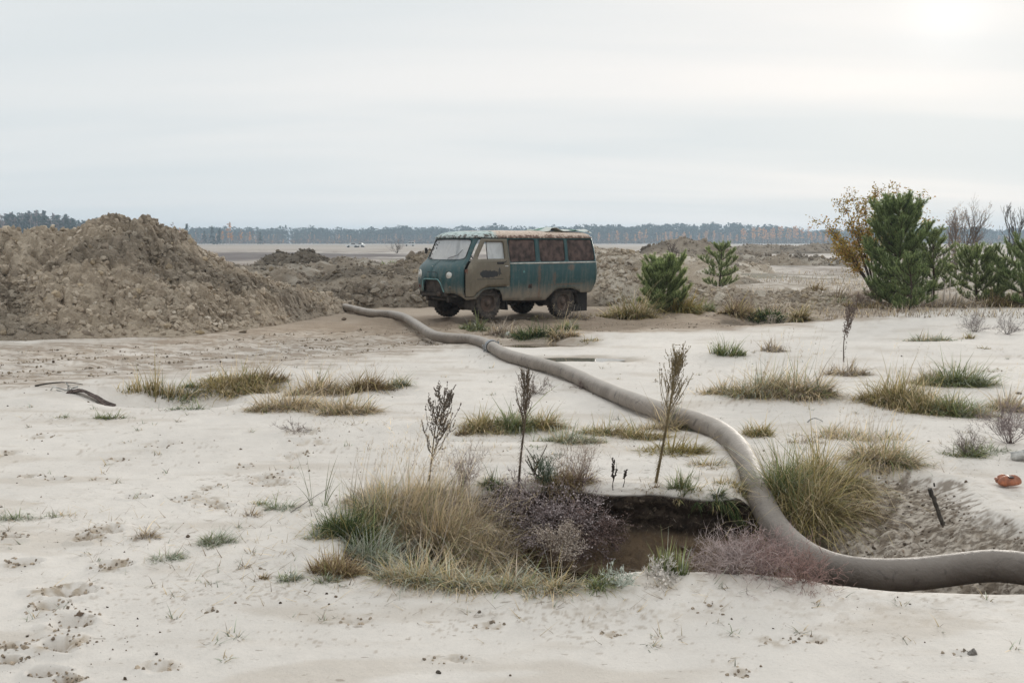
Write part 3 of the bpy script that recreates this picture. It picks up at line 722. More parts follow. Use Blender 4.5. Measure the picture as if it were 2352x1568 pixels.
# ============================================================ PUDDLES
def water(name, label, poly, z, col, cat='puddle'):
    m, t, b = new_mat(name + '_water'); q = NB(t); b.inputs['Base Color'].default_value = (*col, 1); b.inputs['Roughness'].default_value = .06
    b.inputs['Specular IOR Level'].default_value = .5
    q.l(q.bump(q.noise(q.pos(), 9, 3), .12, .01), b.inputs['Normal'])
    o = mesh_np(name, [(x, y, z) for x, y in poly], [tuple(range(len(poly)))], m); tag(o, label, None, kind='structure'); return o
def oval(cx, cy, rx, ry, n=28): return [(cx + rx * math.cos(2 * math.pi * i / n), cy + ry * math.sin(2 * math.pi * i / n)) for i in range(n)]
hx, hy = hollows[0][:2]; water('puddle', 'shallow brown puddle between the pipe clamp and the grass', oval(hx, hy, 1.1, .85), H1(hx, hy) + .055, (.20, .16, .12))
hx, hy = hollows[1][:2]; water('puddle', 'narrow brown puddle lying right behind the pipe', oval(hx, hy, .85, .30), H1(hx, hy) + .016, (.17, .14, .10))
water('pit_water', 'dark still water on the floor of the pit', oval(.9, 6.4, 1.5, .95), -.615, (.035, .022, .012))

# ============================================================ VAN
VX, VY, VTH = -1.055, 23.12, R(220.2)
ZK = [.40, .55, .7, .85, 1.0, 1.15, 1.25, 1.33, 1.40, 1.6, 1.86, 1.95]
XF = [.84, .92, .96, .98, .985, .965, .91, .80, .68, .575, .45, .42]
WK = [.875, .91, .935, .955, .965, .968, .963, .955, .95, .925, .88, .868]
XS = [.35, .35, .35, .35, .35, .35, .30, .25, .20, .12, .05, .05]
XR = [-3.12, -3.17, -3.29, -3.34, -3.36, -3.365, -3.36, -3.35, -3.34, -3.31, -3.26, -3.24]
def vsurf(u, z, off=0.0, side=1):
    """point on the van's skin: u runs forward along the flank, then round the nose to the centre line at 1.25"""
    def raw(u, z):
        xf, w, xs, xr = (float(np.interp(z, ZK, k)) for k in (XF, WK, XS, XR))
        if u <= xs:
            x = u; y = w
            if u < -2.5: x = u + (xr + 3.3) * min(1, (-2.5 - u) / .8) ** 2
            c = .14
            if u < -3.3 + c: q = min((-3.3 + c - u) / c, 1); y = w - c * (1 - math.sqrt(max(0, 1 - q * q * .96)))
        else:
            ph = min((u - xs) / (1.25 - xs), 1) * math.pi / 2
            x = xs + (xf - xs) * math.sin(ph) ** (2 / 2.6); y = w * max(math.cos(ph), 0) ** (2 / 2.6)
            d1 = math.exp(-((u - 1.0) / .10) ** 2 - ((z - 1.17) / .10) ** 2) * .018 * (side > 0)     # dents beside the near lamp
            x -= d1
        # crease under the windscreen
        y += .004 * math.sin(z * 9 + u * 2.1) * math.sin(u * 3.3)
        return Vector((x, y, z))
    p = raw(u, z)
    if off:
        e = .012; du = raw(min(u + e, 1.2499), z) - raw(u - e, z); dz = raw(u, z + e) - raw(u, z - e)
        n = dz.cross(du); n.normalize()
        if n.y < 0 and n.x < 0: n = -n
        if n.length: p = p + n * off
    p.y *= side; return p
def skin(outer, holes=(), off=0.0, side=1, grid=.07, centre=False):
    P = list(outer); E = [(i, (i + 1) % len(P)) for i in range(len(P))]
    for h in holes:
        n = len(P); P += list(h); E += [(n + i, n + (i + 1) % len(h)) for i in range(len(h))]
    def dens(poly):
        out = []
        for i in range(len(poly)):
            a, b = poly[i], poly[(i + 1) % len(poly)]; k = max(1, int(math.hypot(a[0] - b[0], a[1] - b[1]) / grid))
            out += [(a[0] + (b[0] - a[0]) * j / k, a[1] + (b[1] - a[1]) * j / k) for j in range(k)]
        return out
    O = dens(outer); Hs = [dens(h) for h in holes]; P = list(O); E = [(i, (i + 1) % len(O)) for i in range(len(O))]
    for h in Hs:
        n = len(P); P += h; E += [(n + i, n + (i + 1) % len(h)) for i in range(len(h))]
    us = [p[0] for p in O]; zs = [p[1] for p in O]; edge = np.array(P)
    for u in np.arange(min(us) + grid / 2, max(us), grid):
        for z in np.arange(min(zs) + grid / 2, max(zs), grid):
            if np.min(np.hypot(edge[:, 0] - u, edge[:, 1] - z)) > grid * .45: P.append((u, z))
    v, e, f, *_ = delaunay_2d_cdt([Vector(p) for p in P], E, [], 0, 1e-5)
    F = []
    for t in f:
        cx = np.array([sum(v[i].x for i in t) / 3]); cy = np.array([sum(v[i].y for i in t) / 3])
        if in_poly(cx, cy, O)[0] and not any(in_poly(cx, cy, h)[0] for h in Hs): F.append(tuple(t) if side > 0 else tuple(t)[::-1])
    return [vsurf(p.x, p.y, off, side) for p in v], F
def thick(o, t, off=-1):
    m = o.modifiers.new('s', 'SOLIDIFY'); m.thickness = t; m.offset = off; m.use_even_offset = False; return o
def rrect(x0, x1, z0, z1, r=.05, n=4):
    out = []
    for cx, cz, a0 in ((x1 - r, z1 - r, 0), (x0 + r, z1 - r, 90), (x0 + r, z0 + r, 180), (x1 - r, z0 + r, 270)):
        for k in range(n + 1):
            a = R(a0 + 90 * k / n); out.append((cx + r * math.cos(a), cz + r * math.sin(a)))
    return out
def paint(name, base, dusty=(.235, .19, .145), rust=(.13, .055, .03), rust_amt=.66, dust_top=.95, extra=None):
    m, t, b = new_mat(name); q = NB(t); v = q.obj(); x, y, z = q.sep(v)
    n1 = q.noise(v, 2.2, 6, .6); n2 = q.noise(v, 11, 6, .7); n3 = q.noise(v, 38, 4, .6)
    c = q.mix(n1, tuple(k * .72 for k in base), tuple(k * 1.3 for k in base))
    c = q.mix(q.math('MULTIPLY', q.ramp(n2, .52, .78), .35), c, tuple(k * 2.2 + .02 for k in base))
    mp_ = q.n('ShaderNodeMapping'); mp_.inputs['Scale'].default_value = (9, 9, .9); q.l(v, mp_.inputs[0]); streaks = q.noise(mp_.outputs[0], 1.5, 5, .6)
    d = q.math('ADD', q.math('MULTIPLY', q.ramp(z, dust_top, .52), 1.0), q.math('MULTIPLY', q.math('SUBTRACT', streaks, .5), 1.5))
    d = q.math('ADD', d, q.math('MULTIPLY', q.math('SUBTRACT', n2, .5), .6), clamp=True)
    c = q.mix(q.math('MULTIPLY', d, .85), c, dusty)
    rr = q.ramp(q.math('ADD', q.math('MULTIPLY', n2, .6), q.math('MULTIPLY', n3, .5)), rust_amt, rust_amt + .08)
    c = q.mix(q.math('MULTIPLY', rr, .8), c, rust)
    if extra: c = extra(q, v, c, n1, n2, n3)
    q.put(b.inputs['Base Color'], c); q.put(b.inputs['Roughness'], q.math('ADD', .38, q.math('MULTIPLY', d, .45), clamp=True))
    b.inputs['Specular IOR Level'].default_value = .45
    q.l(q.bump(n3, .25, .003, q.bump(q.noise(v, 3.5, 3), .35, .02)), b.inputs['Normal']); return m
def blob(q, v, cx, cz, rx, rz, n, wob=.5):
    x, y, z = q.sep(v)
    dx = q.math('DIVIDE', q.math('SUBTRACT', x, cx), rx); dz = q.math('DIVIDE', q.math('SUBTRACT', z, cz), rz)
    r = q.math('ADD', q.math('MULTIPLY', dx, dx), q.math('MULTIPLY', dz, dz)); r = q.math('ADD', r, q.math('MULTIPLY', q.math('SUBTRACT', n, .5), wob * 4))
    return q.ramp(r, 1.1, .85)
def bodyx(q, v, c, n1, n2, n3):
    for cx, cz, rx, rz in ((-2.42, 1.20, .10, .07), (-1.40, 1.02, .05, .28), (-1.88, .95, .05, .16), (-1.42, .60, .04, .12), (-2.3, .80, .55, .02), (-2.0, 1.3, .9, .015)):
        c = q.mix(q.math('MULTIPLY', blob(q, v, cx, cz, rx, rz, n3, 1.5), .5), c, (.16, .085, .05))
    c = q.mix(q.math('MULTIPLY', blob(q, v, -.92, 1.12, .03, .025, n3, .6), .7), c, (.10, .26, .25))
    return c
M_body = paint('teal_paint', (.012, .053, .058), extra=bodyx)
def doorx(q, v, c, n1, n2, n3):
    c = q.mix(blob(q, v, .12, 1.09, .30, .085, n2, .9), c, (.012, .012, .014))
    c = q.mix(q.math('MULTIPLY', blob(q, v, -.16, 1.13, .035, .09, n2, .5), .9), c, (.012, .012, .014))
    c = q.mix(q.math('MULTIPLY', blob(q, v, .1, .975, .45, .012, n2, 1.5), .6), c, (.02, .02, .02))
    return c
M_door = paint('khaki_paint', (.115, .095, .066), dusty=(.22, .185, .14), rust_amt=.72, extra=doorx)
def roofx(q, v, c, n1, n2, n3):
    x, y, z = q.sep(v)
    k = q.ramp(q.math('ADD', x, q.math('MULTIPLY', n2, .5)), .0, .12)
    pink = q.mix(q.ramp(n3, .4, .62), (.50, .38, .30), (.62, .52, .44)); pink = q.mix(q.ramp(q.math('ADD', n2, q.math('MULTIPLY', q.ramp(z, 2.0, 1.92), .16)), .56, .66), pink, (.15, .08, .055))
    pale = q.mix(q.ramp(n2, .45, .62), (.46, .52, .50), (.22, .30, .28)); pale = q.mix(q.ramp(q.math('ADD', n2, q.math('MULTIPLY', q.ramp(z, 2.0, 1.93), .14)), .60, .68), pale, (.09, .07, .06))
    return q.mix(k, pink, pale)
M_roof = paint('faded_roof_paint', (.4, .4, .38), extra=roofx, dust_top=.2)
M_rust = simple('rusty_sheet', (.062, .040, .034), .85, .0, .65, 6.5, .6, .006)
M_trim = simple('chipped_white_strip', (.52, .50, .45), .6, var=.3, scale=12)
M_black = simple('black_rubber', (.018, .016, .015), .8, var=.3)
M_mud = simple('muddy_iron', (.045, .036, .03), .9, var=.5, scale=8, bump=.6, bdist=.01)
def tyre_mat():
    m, t, b = new_mat('muddy_tyre'); q = NB(t); v = q.obj(); n = q.noise(v, 9, 5, .6)
    q.put(b.inputs['Base Color'], q.mix(q.ramp(n, .35, .65), (.022, .019, .017), (.085, .068, .055))); b.inputs['Roughness'].default_value = .9
    q.l(q.bump(q.noise(v, 40, 4), .5, .006), b.inputs['Normal']); return m
M_tyre = tyre_mat()
M_rim = simple('rusty_rim', (.080, .055, .042), .75, .1, .4, 8)
def glass_mat(name, col, amt, rough):
    m, t, b = new_mat(name); q = NB(t); v = q.obj(); n = q.noise(v, 3.0, 5, .6, 1.2)
    b.inputs['Base Color'].default_value = (*col, 1); b.inputs['Roughness'].default_value = rough
    tr = q.n('ShaderNodeBsdfTransparent'); tl = q.n('ShaderNodeBsdfTranslucent'); tl.inputs[0].default_value = (*col, 1)
    a = q.n('ShaderNodeMixShader'); a.inputs[0].default_value = .55; q.l(b.outputs[0], a.inputs[1]); q.l(tl.outputs[0], a.inputs[2])
    mx = q.n('ShaderNodeMixShader'); k = q.math('ADD', amt, q.math('MULTIPLY', q.math('SUBTRACT', n, .5), .7), clamp=True)
    q.l(k, mx.inputs[0]); q.l(tr.outputs[0], mx.inputs[1]); q.l(a.outputs[0], mx.inputs[2]); q.l(mx.outputs[0], t.nodes['Material Output'].inputs[0]); return m
M_wind = glass_mat('frost_reflection_windscreen_glass', (.80, .82, .84), .86, .16)  # frost film; its whiteness also imitates the bright reflection on the pane
M_glass = glass_mat('reflection_white_door_glass', (.95, .97, .98), .97, .2)  # near-white colour stands in for the reflection on the door pane

van = empty('old_van', (VX, VY, 0.0), VTH)
tag(van, 'battered old teal forward-control van with khaki front door and rusted side panels', 'van')
WS = [(.90, 1.40), (.79, 1.425), (.745, 1.47), (.70, 1.63), (.655, 1.78), (.668, 1.835), (.74, 1.858)]
bottom = [(-3.3, .63), (-3.16, .58), (-2.8, .585), (-2.66, .64), (-2.5, .69), (-2.3, .705), (-2.02, .695), (-1.88, .635), (-1.79, .56), (-1.66, .44), (-.34, .475), (-.30, .60), (-.22, .71), (-.05, .755), (.15, .75), (.27, .72), (.34, .65), (.40, .54), (.62, .52),
          (.72, .60), (.86, .665), (1.04, .67), (1.07, .70), (1.12, .89), (1.165, .962), (1.25, .968), (1.25, 1.385), (.90, 1.40)]
outer = bottom + WS[1:] + [(1.25, 1.863), (1.25, 1.925), (-3.3, 1.925)]
wins = [rrect(-1.30, -.50, 1.345, 1.855, .05), rrect(-2.235, -1.43, 1.345, 1.855, .05), rrect(-3.19, -2.335, 1.345, 1.855, .05)]
door_open = [(-.455, 1.872), (.40, 1.865), (.52, 1.70), (.60, 1.50), (.645, 1.33), (.66, 1.2), (.645, .58), (.44, .585), (.39, .67), (.30, .755), (.15, .795), (-.1, .79), (-.485, .79), (-.48, 1.33)]
mb = MB(); mb.add(*skin(outer, wins + [door_open], 0, 1))
rwins = [rrect(-1.45, -.50, 1.345, 1.855, .05), rrect(-.40, .42, 1.40, 1.82, .05)]
mb.add(*skin(outer, rwins, 0, -1))
# rear wall
rw = []
zs = np.linspace(.60, 1.92, 12)
Vr = [vsurf(-3.3, z, 0, 1) for z in zs] + [vsurf(-3.3, z, 0, -1) for z in zs]
mb.add(Vr, [(i, i + 1, 13 + i, 12 + i) for i in range(11)])
body = mb.build('body', M_body, van, True); thick(body, .012)
# windscreen
def strip_pts(pts, off, sides=(1, -1)):
    a = [vsurf(u, z, off, 1) for u, z in pts]; return a
wpoly = [(.90, 1.40)] + WS[1:] + [(1.25, 1.863), (1.25, 1.388)]
mb = MB(); mb.add(*skin(wpoly, (), -.012, 1, .06)); mb.add(*skin(wpoly, (), -.012, -1, .06)); mb.build('windscreen', M_wind, van, True)
loop = [vsurf(u, z, .004, 1) for u, z in [(1.249, 1.389), (1.1, 1.391), (1.0, 1.395)] + [(.90, 1.40)] + WS[1:] + [(.9, 1.86), (1.05, 1.862), (1.249, 1.863)]]
loop += [Vector((p.x, -p.y, p.z)) for p in loop[::-1]]
mb = MB(); mb.tube(loop + [loop[0]], .013, 6, False); mb.build('windscreen_seal', M_black, van, True)
mb = MB(); a_ = vsurf(1.15, 1.395, .02, 1); mb.tube([a_, a_ + Vector((-.03, -.02, .03)), vsurf(.95, 1.50, .02, 1), vsurf(.86, 1.62, .02, 1)], .006, 5); mb.build('wiper', M_black, van)
# cover panels over the side windows
for i, wn in enumerate(wins):
    us = [p[0] for p in wn]; V, F = skin(rrect(min(us) - .012, max(us) + .012, 1.333, 1.867, .055), (), -.010, 1, .07)
    o = mesh_np('window_cover', V, F, M_rust, van, smooth=True); thick(o, .006)
# right side cargo window panels (far flank)
# trim strip
mb = MB()
sp = [vsurf(u, 1.312, .012, 1) for u in np.linspace(-3.2, -.505, 26)]
V = []; F = []
for p in sp: V += [p + Vector((0, 0, .012)), p + Vector((0, .006, .0)), p + Vector((0, 0, -.012)), p + Vector((0, -.014, 0))]
for i in range(len(sp) - 1):
    for k in range(4): F.append((i * 4 + k, i * 4 + (k + 1) % 4, i * 4 + 4 + (k + 1) % 4, i * 4 + 4 + k))
F += [(0, 1, 2, 3), tuple(len(V) - 4 + k for k in (3, 2, 1, 0))]
mb.add(V, F); mb.build('trim_strip', M_trim, van)
# seams on the flank
mb = MB()
for u in (-1.365, -2.285): mb.tube([vsurf(u, z, .001, 1) for z in np.linspace(1.34, 1.86, 6)], .008, 5)
mb.tube([vsurf(-1.42, z, -.002, 1) for z in np.linspace(.46, 1.29, 8)], .005, 4)
mb.build('body_seam', M_body, van, True)
# hatch
mb = MB(); mb.box(vsurf(-1.128, .822, .002, 1), (.128, .022, .165), bev=.012); mb.build('side_hatch', simple('dark_rust', (.050, .026, .02), .85), van)
mb = MB(); c = vsurf(-1.13, .78, .02, 1); mb.box(c, (.05, .02, .05), bev=.008); mb.build('hatch_catch', M_black, van)
# roof
Nn, Mr = 96, 14
per = []
for i in range(-46, 47):
    pass
def perim(z, off, n=60):
    us = np.concatenate([np.linspace(-3.3, 0, 22), np.linspace(.05, 1.25, 26)])
    a = [vsurf(u, z, 0, 1) for u in us]; b_ = [Vector((p.x, -p.y, p.z)) for p in a[::-1][1:]]
    rear = [Vector((a[0].x, y, a[0].z)) for y in np.linspace(-a[0].y, a[0].y, 8)[1:-1]]
    return a + b_ + rear
pr = perim(1.905, 0); cx0 = -1.4; V = []; F = []
prof = [(1.0, 1.890, .0), (1.032, 1.893, .03), (1.034, 1.912, .03), (1.006, 1.925, .0), (.995, 1.955, 0), (.975, 1.985, 0), (.93, 2.015, 0), (.85, 2.038, 0), (.7, 2.053, 0), (.5, 2.062, 0), (.25, 2.067, 0), (.02, 2.07, 0)]
for r_, z_, _o in prof:
    for p in pr:
        lip = .034 if r_ > 1.01 else 0
        rr = min(r_, 1.0)
        y = p.y * rr + (math.copysign(lip, p.y) if abs(p.y) > .02 else 0) * (lip > 0)
        x = cx0 + (p.x - cx0) * rr; x += lip * (1 if p.x > cx0 else -1) * (abs(p.x - cx0) > 1.6)
        zz = z_
        if z_ > 1.93: zz -= .055 * max(0, (x + .15)) ** 1.5 * 2.2 * (z_ - 1.9) / .17
        if z_ > 1.93: zz += .006 * math.sin(x * 5.1) * math.cos(y * 6)
        V.append(Vector((x, y, zz)))
n_ = len(pr)
for i in range(len(prof) - 1):
    for k in range(n_): F.append((i * n_ + k, i * n_ + (k + 1) % n_, (i + 1) * n_ + (k + 1) % n_, (i + 1) * n_ + k))
F.append(tuple((len(prof) - 1) * n_ + k for k in range(n_)))
roof = MB().add(V, F).build('roof', M_roof, van, True)
# door
dpoly = [(-.447, 1.862), (.325, 1.862), (.37, 1.80), (.425, 1.70), (.49, 1.58), (.545, 1.42), (.565, 1.34), (.60, 1.22), (.632, 1.1), (.628, .60), (.46, .60), (.41, .69), (.31, .775), (.15, .81), (-.1, .803), (-.475, .803), (-.472, 1.33)]
dwin = [(.20, 1.80), (-.31, 1.80), (-.342, 1.775), (-.35, 1.44), (-.33, 1.412), (.40, 1.412), (.425, 1.43), (.37, 1.55)]
mb = MB(); mb.add(*skin(dpoly, [dwin], .014, 1, .06)); door = mb.build('front_door', M_door, van, True); thick(door, .030)
for nm in (0,):
    g = [(.135, 1.805), (-.355, 1.805), (-.355, 1.405), (.135, 1.405)]
    mesh_np('door_glass', *skin(g, (), -.004, 1, .1), M_glass, door, smooth=True)
mb = MB(); mb.tube([vsurf(.14, z, .005, 1) for z in (1.40, 1.6, 1.81)], .010, 6); mb.build('glass_divider', M_black, door)
lp = [vsurf(u, z, .016, 1) for u, z in dwin]; mb = MB(); mb.tube(lp + [lp[0]], .009, 5, False); mb.build('window_seal', M_door, door)
mb = MB(); c = vsurf(-.36, 1.255, .03, 1); mb.box(c, (.12, .02, .028), bev=.008); mb.tube([c + Vector((-.04, -.02, 0)), c + Vector((-.04, .03, 0)), c + Vector((.05, .034, 0))], .009, 6); mb.build('door_handle', simple('pale_handle', (.55, .53, .5), .5), door)
mb = MB(); a_ = vsurf(-.375, 1.46, .02, 1); mb.tube([a_, vsurf(-.37, 1.36, .04, 1), vsurf(-.30, 1.335, .05, 1), vsurf(-.12, 1.325, .045, 1)], .012, 6); mb.box(vsurf(-.20, 1.325, .045, 1), (.20, .03, .055), bev=.012); mb.build('mirror_arm', M_black, van)
for z in (1.155,):
    mb = MB(); c = vsurf(.60, z, .02, 1); mb.box(c, (.11, .03, .075), Matrix.Rotation(-.5, 3, 'Z'), bev=.008); mb.tube([c + Vector((0.02, .02, -.05)), c + Vector((.02, .02, .05))], .012, 8); mb.build('door_hinge', simple('rusty_hinge', (.16, .075, .05), .8), van)
# headlamps
M_lens = None
m, t, b = new_mat('headlamp_glass'); b.inputs['Base Color'].default_value = (.50, .49, .46, 1); b.inputs['Roughness'].default_value = .12; b.inputs['Metallic'].default_value = .35; M_lens = m
for sd in (1, -1):
    c = vsurf(.96, 1.055, 0, sd); n = (vsurf(.96, 1.055, .1, sd) - c).normalized(); n = Vector((.93, .32 * sd, -.02)).normalized()
    rot = Vector((1, 0, 0)).rotation_difference(n).to_matrix()
    def put(mb): mb.V = [rot @ Vector(v) + c for v in mb.V]; return mb
    mb = put(MB().lathe([(.118, -.05), (.122, .0), (.112, .018), (.094, .012), (.086, .0)], (0, 0, 0), 'x', 28)); h = mb.build('headlight', M_body if sd > 0 else M_trim, van, True)
    mb = put(MB().lathe([(.088, .002), (.07, .016), (.045, .024), (.0, .028)], (0, 0, 0), 'x', 28)); mb.build('lens', M_lens, h, True)
    # indicator below
    c = vsurf(.935, .80, .0, sd)
    mb = put(MB().lathe([(.042, -.03), (.046, .01), (.036, .02), (.03, .014)], (0, 0, 0), 'x', 18)); i_ = mb.build('indicator_lamp', M_body if sd > 0 else simple('red_lamp', (.25, .03, .02), .4), van, True)
    mb = put(MB().lathe([(.032, .012), (.02, .026), (0, .03)], (0, 0, 0), 'x', 18)); mb.build('indicator_lens', M_mud if sd < 0 else simple('dull_lens', (.10, .085, .06), .35), i_, True)
# nose: filler flap, grille frame, grille, badge chip
mb = MB()
fl = [vsurf(u, z, .008, s) for s, u, z in ((-1, 1.19, 1.125), (1, 1.22, 1.128), (1, 1.185, 1.115), (1, 1.172, 1.07), (1, 1.175, .985))]
mb.tube(fl, .008, 5); mb.build('bonnet_edge', M_black, van, True)
gr = [vsurf(u, z, .008, s) for s, u, z in ((-1, 1.06, .70), (-1, 1.08, .90), (-1, 1.12, .958), (-1, 1.2, .968), (1, 1.22, .968), (1, 1.165, .962), (1, 1.12, .89), (1, 1.09, .79), (1, 1.06, .685))]
mb = MB(); mb.tube([tuple(p) for p in spline(gr, 4)], .017, 8); mb.build('grille_frame', simple('pale_teal_edge', (.10, .20, .20), .5), van, True)
mb = MB()
for s in (1, -1):
    V = [vsurf(u, z, -.055, s) for z in (.66, .75, .85, .975) for u in (1.05, 1.1, 1.15, 1.2, 1.25)]
    mb.add(V, [(r * 5 + k, r * 5 + k + 1, r * 5 + k + 6, r * 5 + k + 5) for r in range(3) for k in range(4)])
mb.build('grille', M_mud, van, True)
mb = MB(); c = vsurf(1.23, 1.245, .006, -1)
mb.box(c, (.006, .05, .008), Matrix.Rotation(.6, 3, 'X')); mb.box(c, (.006, .035, .008), Matrix.Rotation(-.7, 3, 'X')); mb.build('paint_chip', M_trim, van)
mb = MB()
for k in range(15):
    pass
for k in range(34):                           # black specks spattered on the far front corner
    u = rnd.uniform(.74, 1.0); z = rnd.uniform(1.0, 1.8); c = vsurf(u, z, .004, -1); s = rnd.uniform(.006, .017)
    mb.box(c, (s * .5, s * 1.5, s * 1.6), Matrix.Rotation(rnd.uniform(0, 3), 3, 'X'))
tag(mb.build('paint_speck', M_black, van), kind='stuff')
# front cross member, bumper irons
mb = MB(); mb.box((.84, -.05, .625), (.10, .95, .10), bev=.02); mb.box((.80, -.60, .66), (.06, .22, .20), Matrix.Rotation(-.3, 3, 'Z'), bev=.02); mb.box((.70, .0, .53), (.22, .6, .08), bev=.03); mb.build('front_crossmember', M_mud, van)
mb = MB(); mb.lathe([(.05, -.03), (.055, .02), (.03, .03), (0, .03)], (.955, .22, .64), 'x', 14); mb.build('tow_eye', M_rim, van, True)
mb = MB(); a_ = vsurf(.78, 1.62, .0, -1); mb.tube([a_, a_ + Vector((.08, -.10, .0)), a_ + Vector((.10, -.12, -.09))], .008, 5); mb.box(a_ + Vector((.11, -.13, -.02)), (.03, .09, .13), bev=.01); mb.build('far_mirror', M_black, van)
# floor, frame, axles
mb = MB(); mb.box((-1.25, 0, .62), (3.9, 1.72, .05), bev=.01); mb.box((.45, 0, .60), (.7, 1.35, .05)); mb.build('floor', M_mud, van)
mb = MB()
for s in (1, -1): mb.box((-1.2, s * .40, .52), (4.1, .07, .12)); 
for x in (-3.0, -1.6, -.6, .55): mb.box((x, 0, .52), (.06, .78, .08))
mb.box((-.25, 0, .50), (.7, .42, .34), bev=.06); mb.box((-1.2, .05, .44), (.35, .3, .26), bev=.05); mb.tube([(-1.3, .3, .42), (-2.9, .42, .42)], .045, 8); mb.tube([(-1.0, 0, .45), (-2.2, 0, .38)], .04, 8)
mb.box((-1.30, .62, .50), (.75, .35, .18), bev=.04)
mb.build('chassis', M_mud, van)
for x in (0, -2.3):
    mb = MB(); mb.tube([(x, -.66, .37), (x, .66, .37)], .05, 10)
    mb.lathe([(0, -.14), (.09, -.12), (.15, -.04), (.15, .04), (.09, .12), (0, .14)], (x, -.12 if x == 0 else .0, .37), 'x', 14)
    for s in (1, -1): mb.box((x, s * .45, .46), (1.0, .06, .035), bev=.01)
    mb.build('axle', M_mud, van, True)
# wheels
def wheel_meshes():
    tp = [(.215, -.085), (.26, -.105), (.33, -.112), (.362, -.10), (.372, -.085), (.374, 0), (.372, .085), (.362, .10), (.33, .112), (.26, .105), (.215, .085)]
    mb = MB().lathe(tp, (0, 0, 0), 'y', 48)
    for k in range(30):
        for s in (1, -1):
            a = 2 * math.pi * (k + (.5 if s < 0 else 0)) / 30; rot = Matrix.Rotation(-a, 3, 'Y')
            c = rot @ Vector((.376, s * .058, 0)); mb.box(c, (.030, .085, .038), rot @ Matrix.Rotation(s * .35, 3, 'X'))
            c = rot @ Vector((.345, s * .110, 0)); mb.box(c, (.045, .016, .034), rot)
    ty = mesh_np('tyre', mb.V, mb.F, M_tyre, link=False)
    rp = [(.218, .085), (.225, .098), (.212, .100), (.200, .088), (.192, .05), (.165, .038), (.150, .045), (.105, .062), (.085, .062), (.08, .075), (.06, .105), (.035, .115), (0, .116)]
    mb = MB().lathe(rp, (0, 0, 0), 'y', 40); mb.lathe([(.218, .085), (.19, .0), (.218, -.085)], (0, 0, 0), 'y', 40)
    for k in range(5):
        a = 2 * math.pi * k / 5; mb.tube([(.082 * math.cos(a), .055, .082 * math.sin(a)), (.082 * math.cos(a), .078, .082 * math.sin(a))], .010, 6)
    rm = mesh_np('rim', mb.V, mb.F, M_rim, link=False, smooth=True); return ty, rm
ty, rm = wheel_meshes()
for x, s, wz in ((0.03, 1, .425), (-2.3, 1, .36), (0, -1, .40), (-2.34, -1, .375)):
    wv = bpy.data.objects.new('wheel', ty); COL.objects.link(wv); wv.parent = van; wv.scale = (.95, 1, .95); wv.location = (x, .735 * s, wz); wv.rotation_euler = (0, rnd.uniform(0, 6), 0 if s > 0 else math.pi)
    r_ = bpy.data.objects.new('rim', rm); COL.objects.link(r_); r_.parent = wv
# arch linings and mud flaps
for x0_, zt in ((0.03, .80), (-2.3, .75)):
    for s in (1, -1):
        V = []; F = []
        for k in range(13):
            a = R(-10 + 200 * k / 12); 
            for y in (.52, .90 if s > 0 else .88): V.append((x0_ + .44 * math.cos(a), s * y, .36 + (zt - .34) * max(math.sin(a), -.3)))
        for k in range(12): F.append((2 * k, 2 * k + 1, 2 * k + 3, 2 * k + 2))
        V += [(x0_, s * .52, .36)]; n0 = len(V) - 1
        for k in range(12): F.append((2 * k, 2 * k + 2, n0))
        mesh_np('arch_lining', V, F, M_mud, van)
mb = MB(); mb.box((-2.93, .70, .36), (.58, .012, .50), bev=.004); mb.box((-3.2, .46, .36), (.02, .50, .5), bev=.004); mb.build('mud_flap', M_black, van)
mb = MB(); mb.box((-3.18, -.55, .40), (.02, .45, .42), bev=.004); mb.build('mud_flap', M_black, van)
mb = MB(); mb.box((-.50, .74, .38), (.03, .26, .26), Matrix.Rotation(.15, 3, 'Y'), bev=.004); mb.build('mud_flap', M_black, van)
# inside
mb = MB()
for s in (1, -1): mb.box((-.10, s * .50, .88), (.46, .48, .14), bev=.04)
for s in (1, -1): mb.box((-.36, s * .50, 1.12), (.12, .46, .40), bev=.04)
mb.build('seat', M_black, van)
mb = MB(); mb.box((.15, 0, .86), (.8, .42, .42), bev=.06); mb.build('engine_cover', M_mud, van)
mb = MB(); mb.box((.62, 0, 1.27), (.20, 1.5, .12), bev=.03); mb.build('dashboard', M_black, van)
V_ = [];
ring = [Vector((.34 + .08 * math.cos(a) * 1.0, .50 + .20 * math.sin(a), 1.40 + .17 * math.cos(a))) for a in np.linspace(0, 2 * math.pi, 25)]
mb = MB(); mb.tube(ring, .012, 6, False); mb.tube([(.34, .50, 1.40), (.60, .5, 1.1)], .015, 6); mb.tube([ring[6], ring[18]], .009, 5); mb.build('steering_wheel', M_black, van, True)

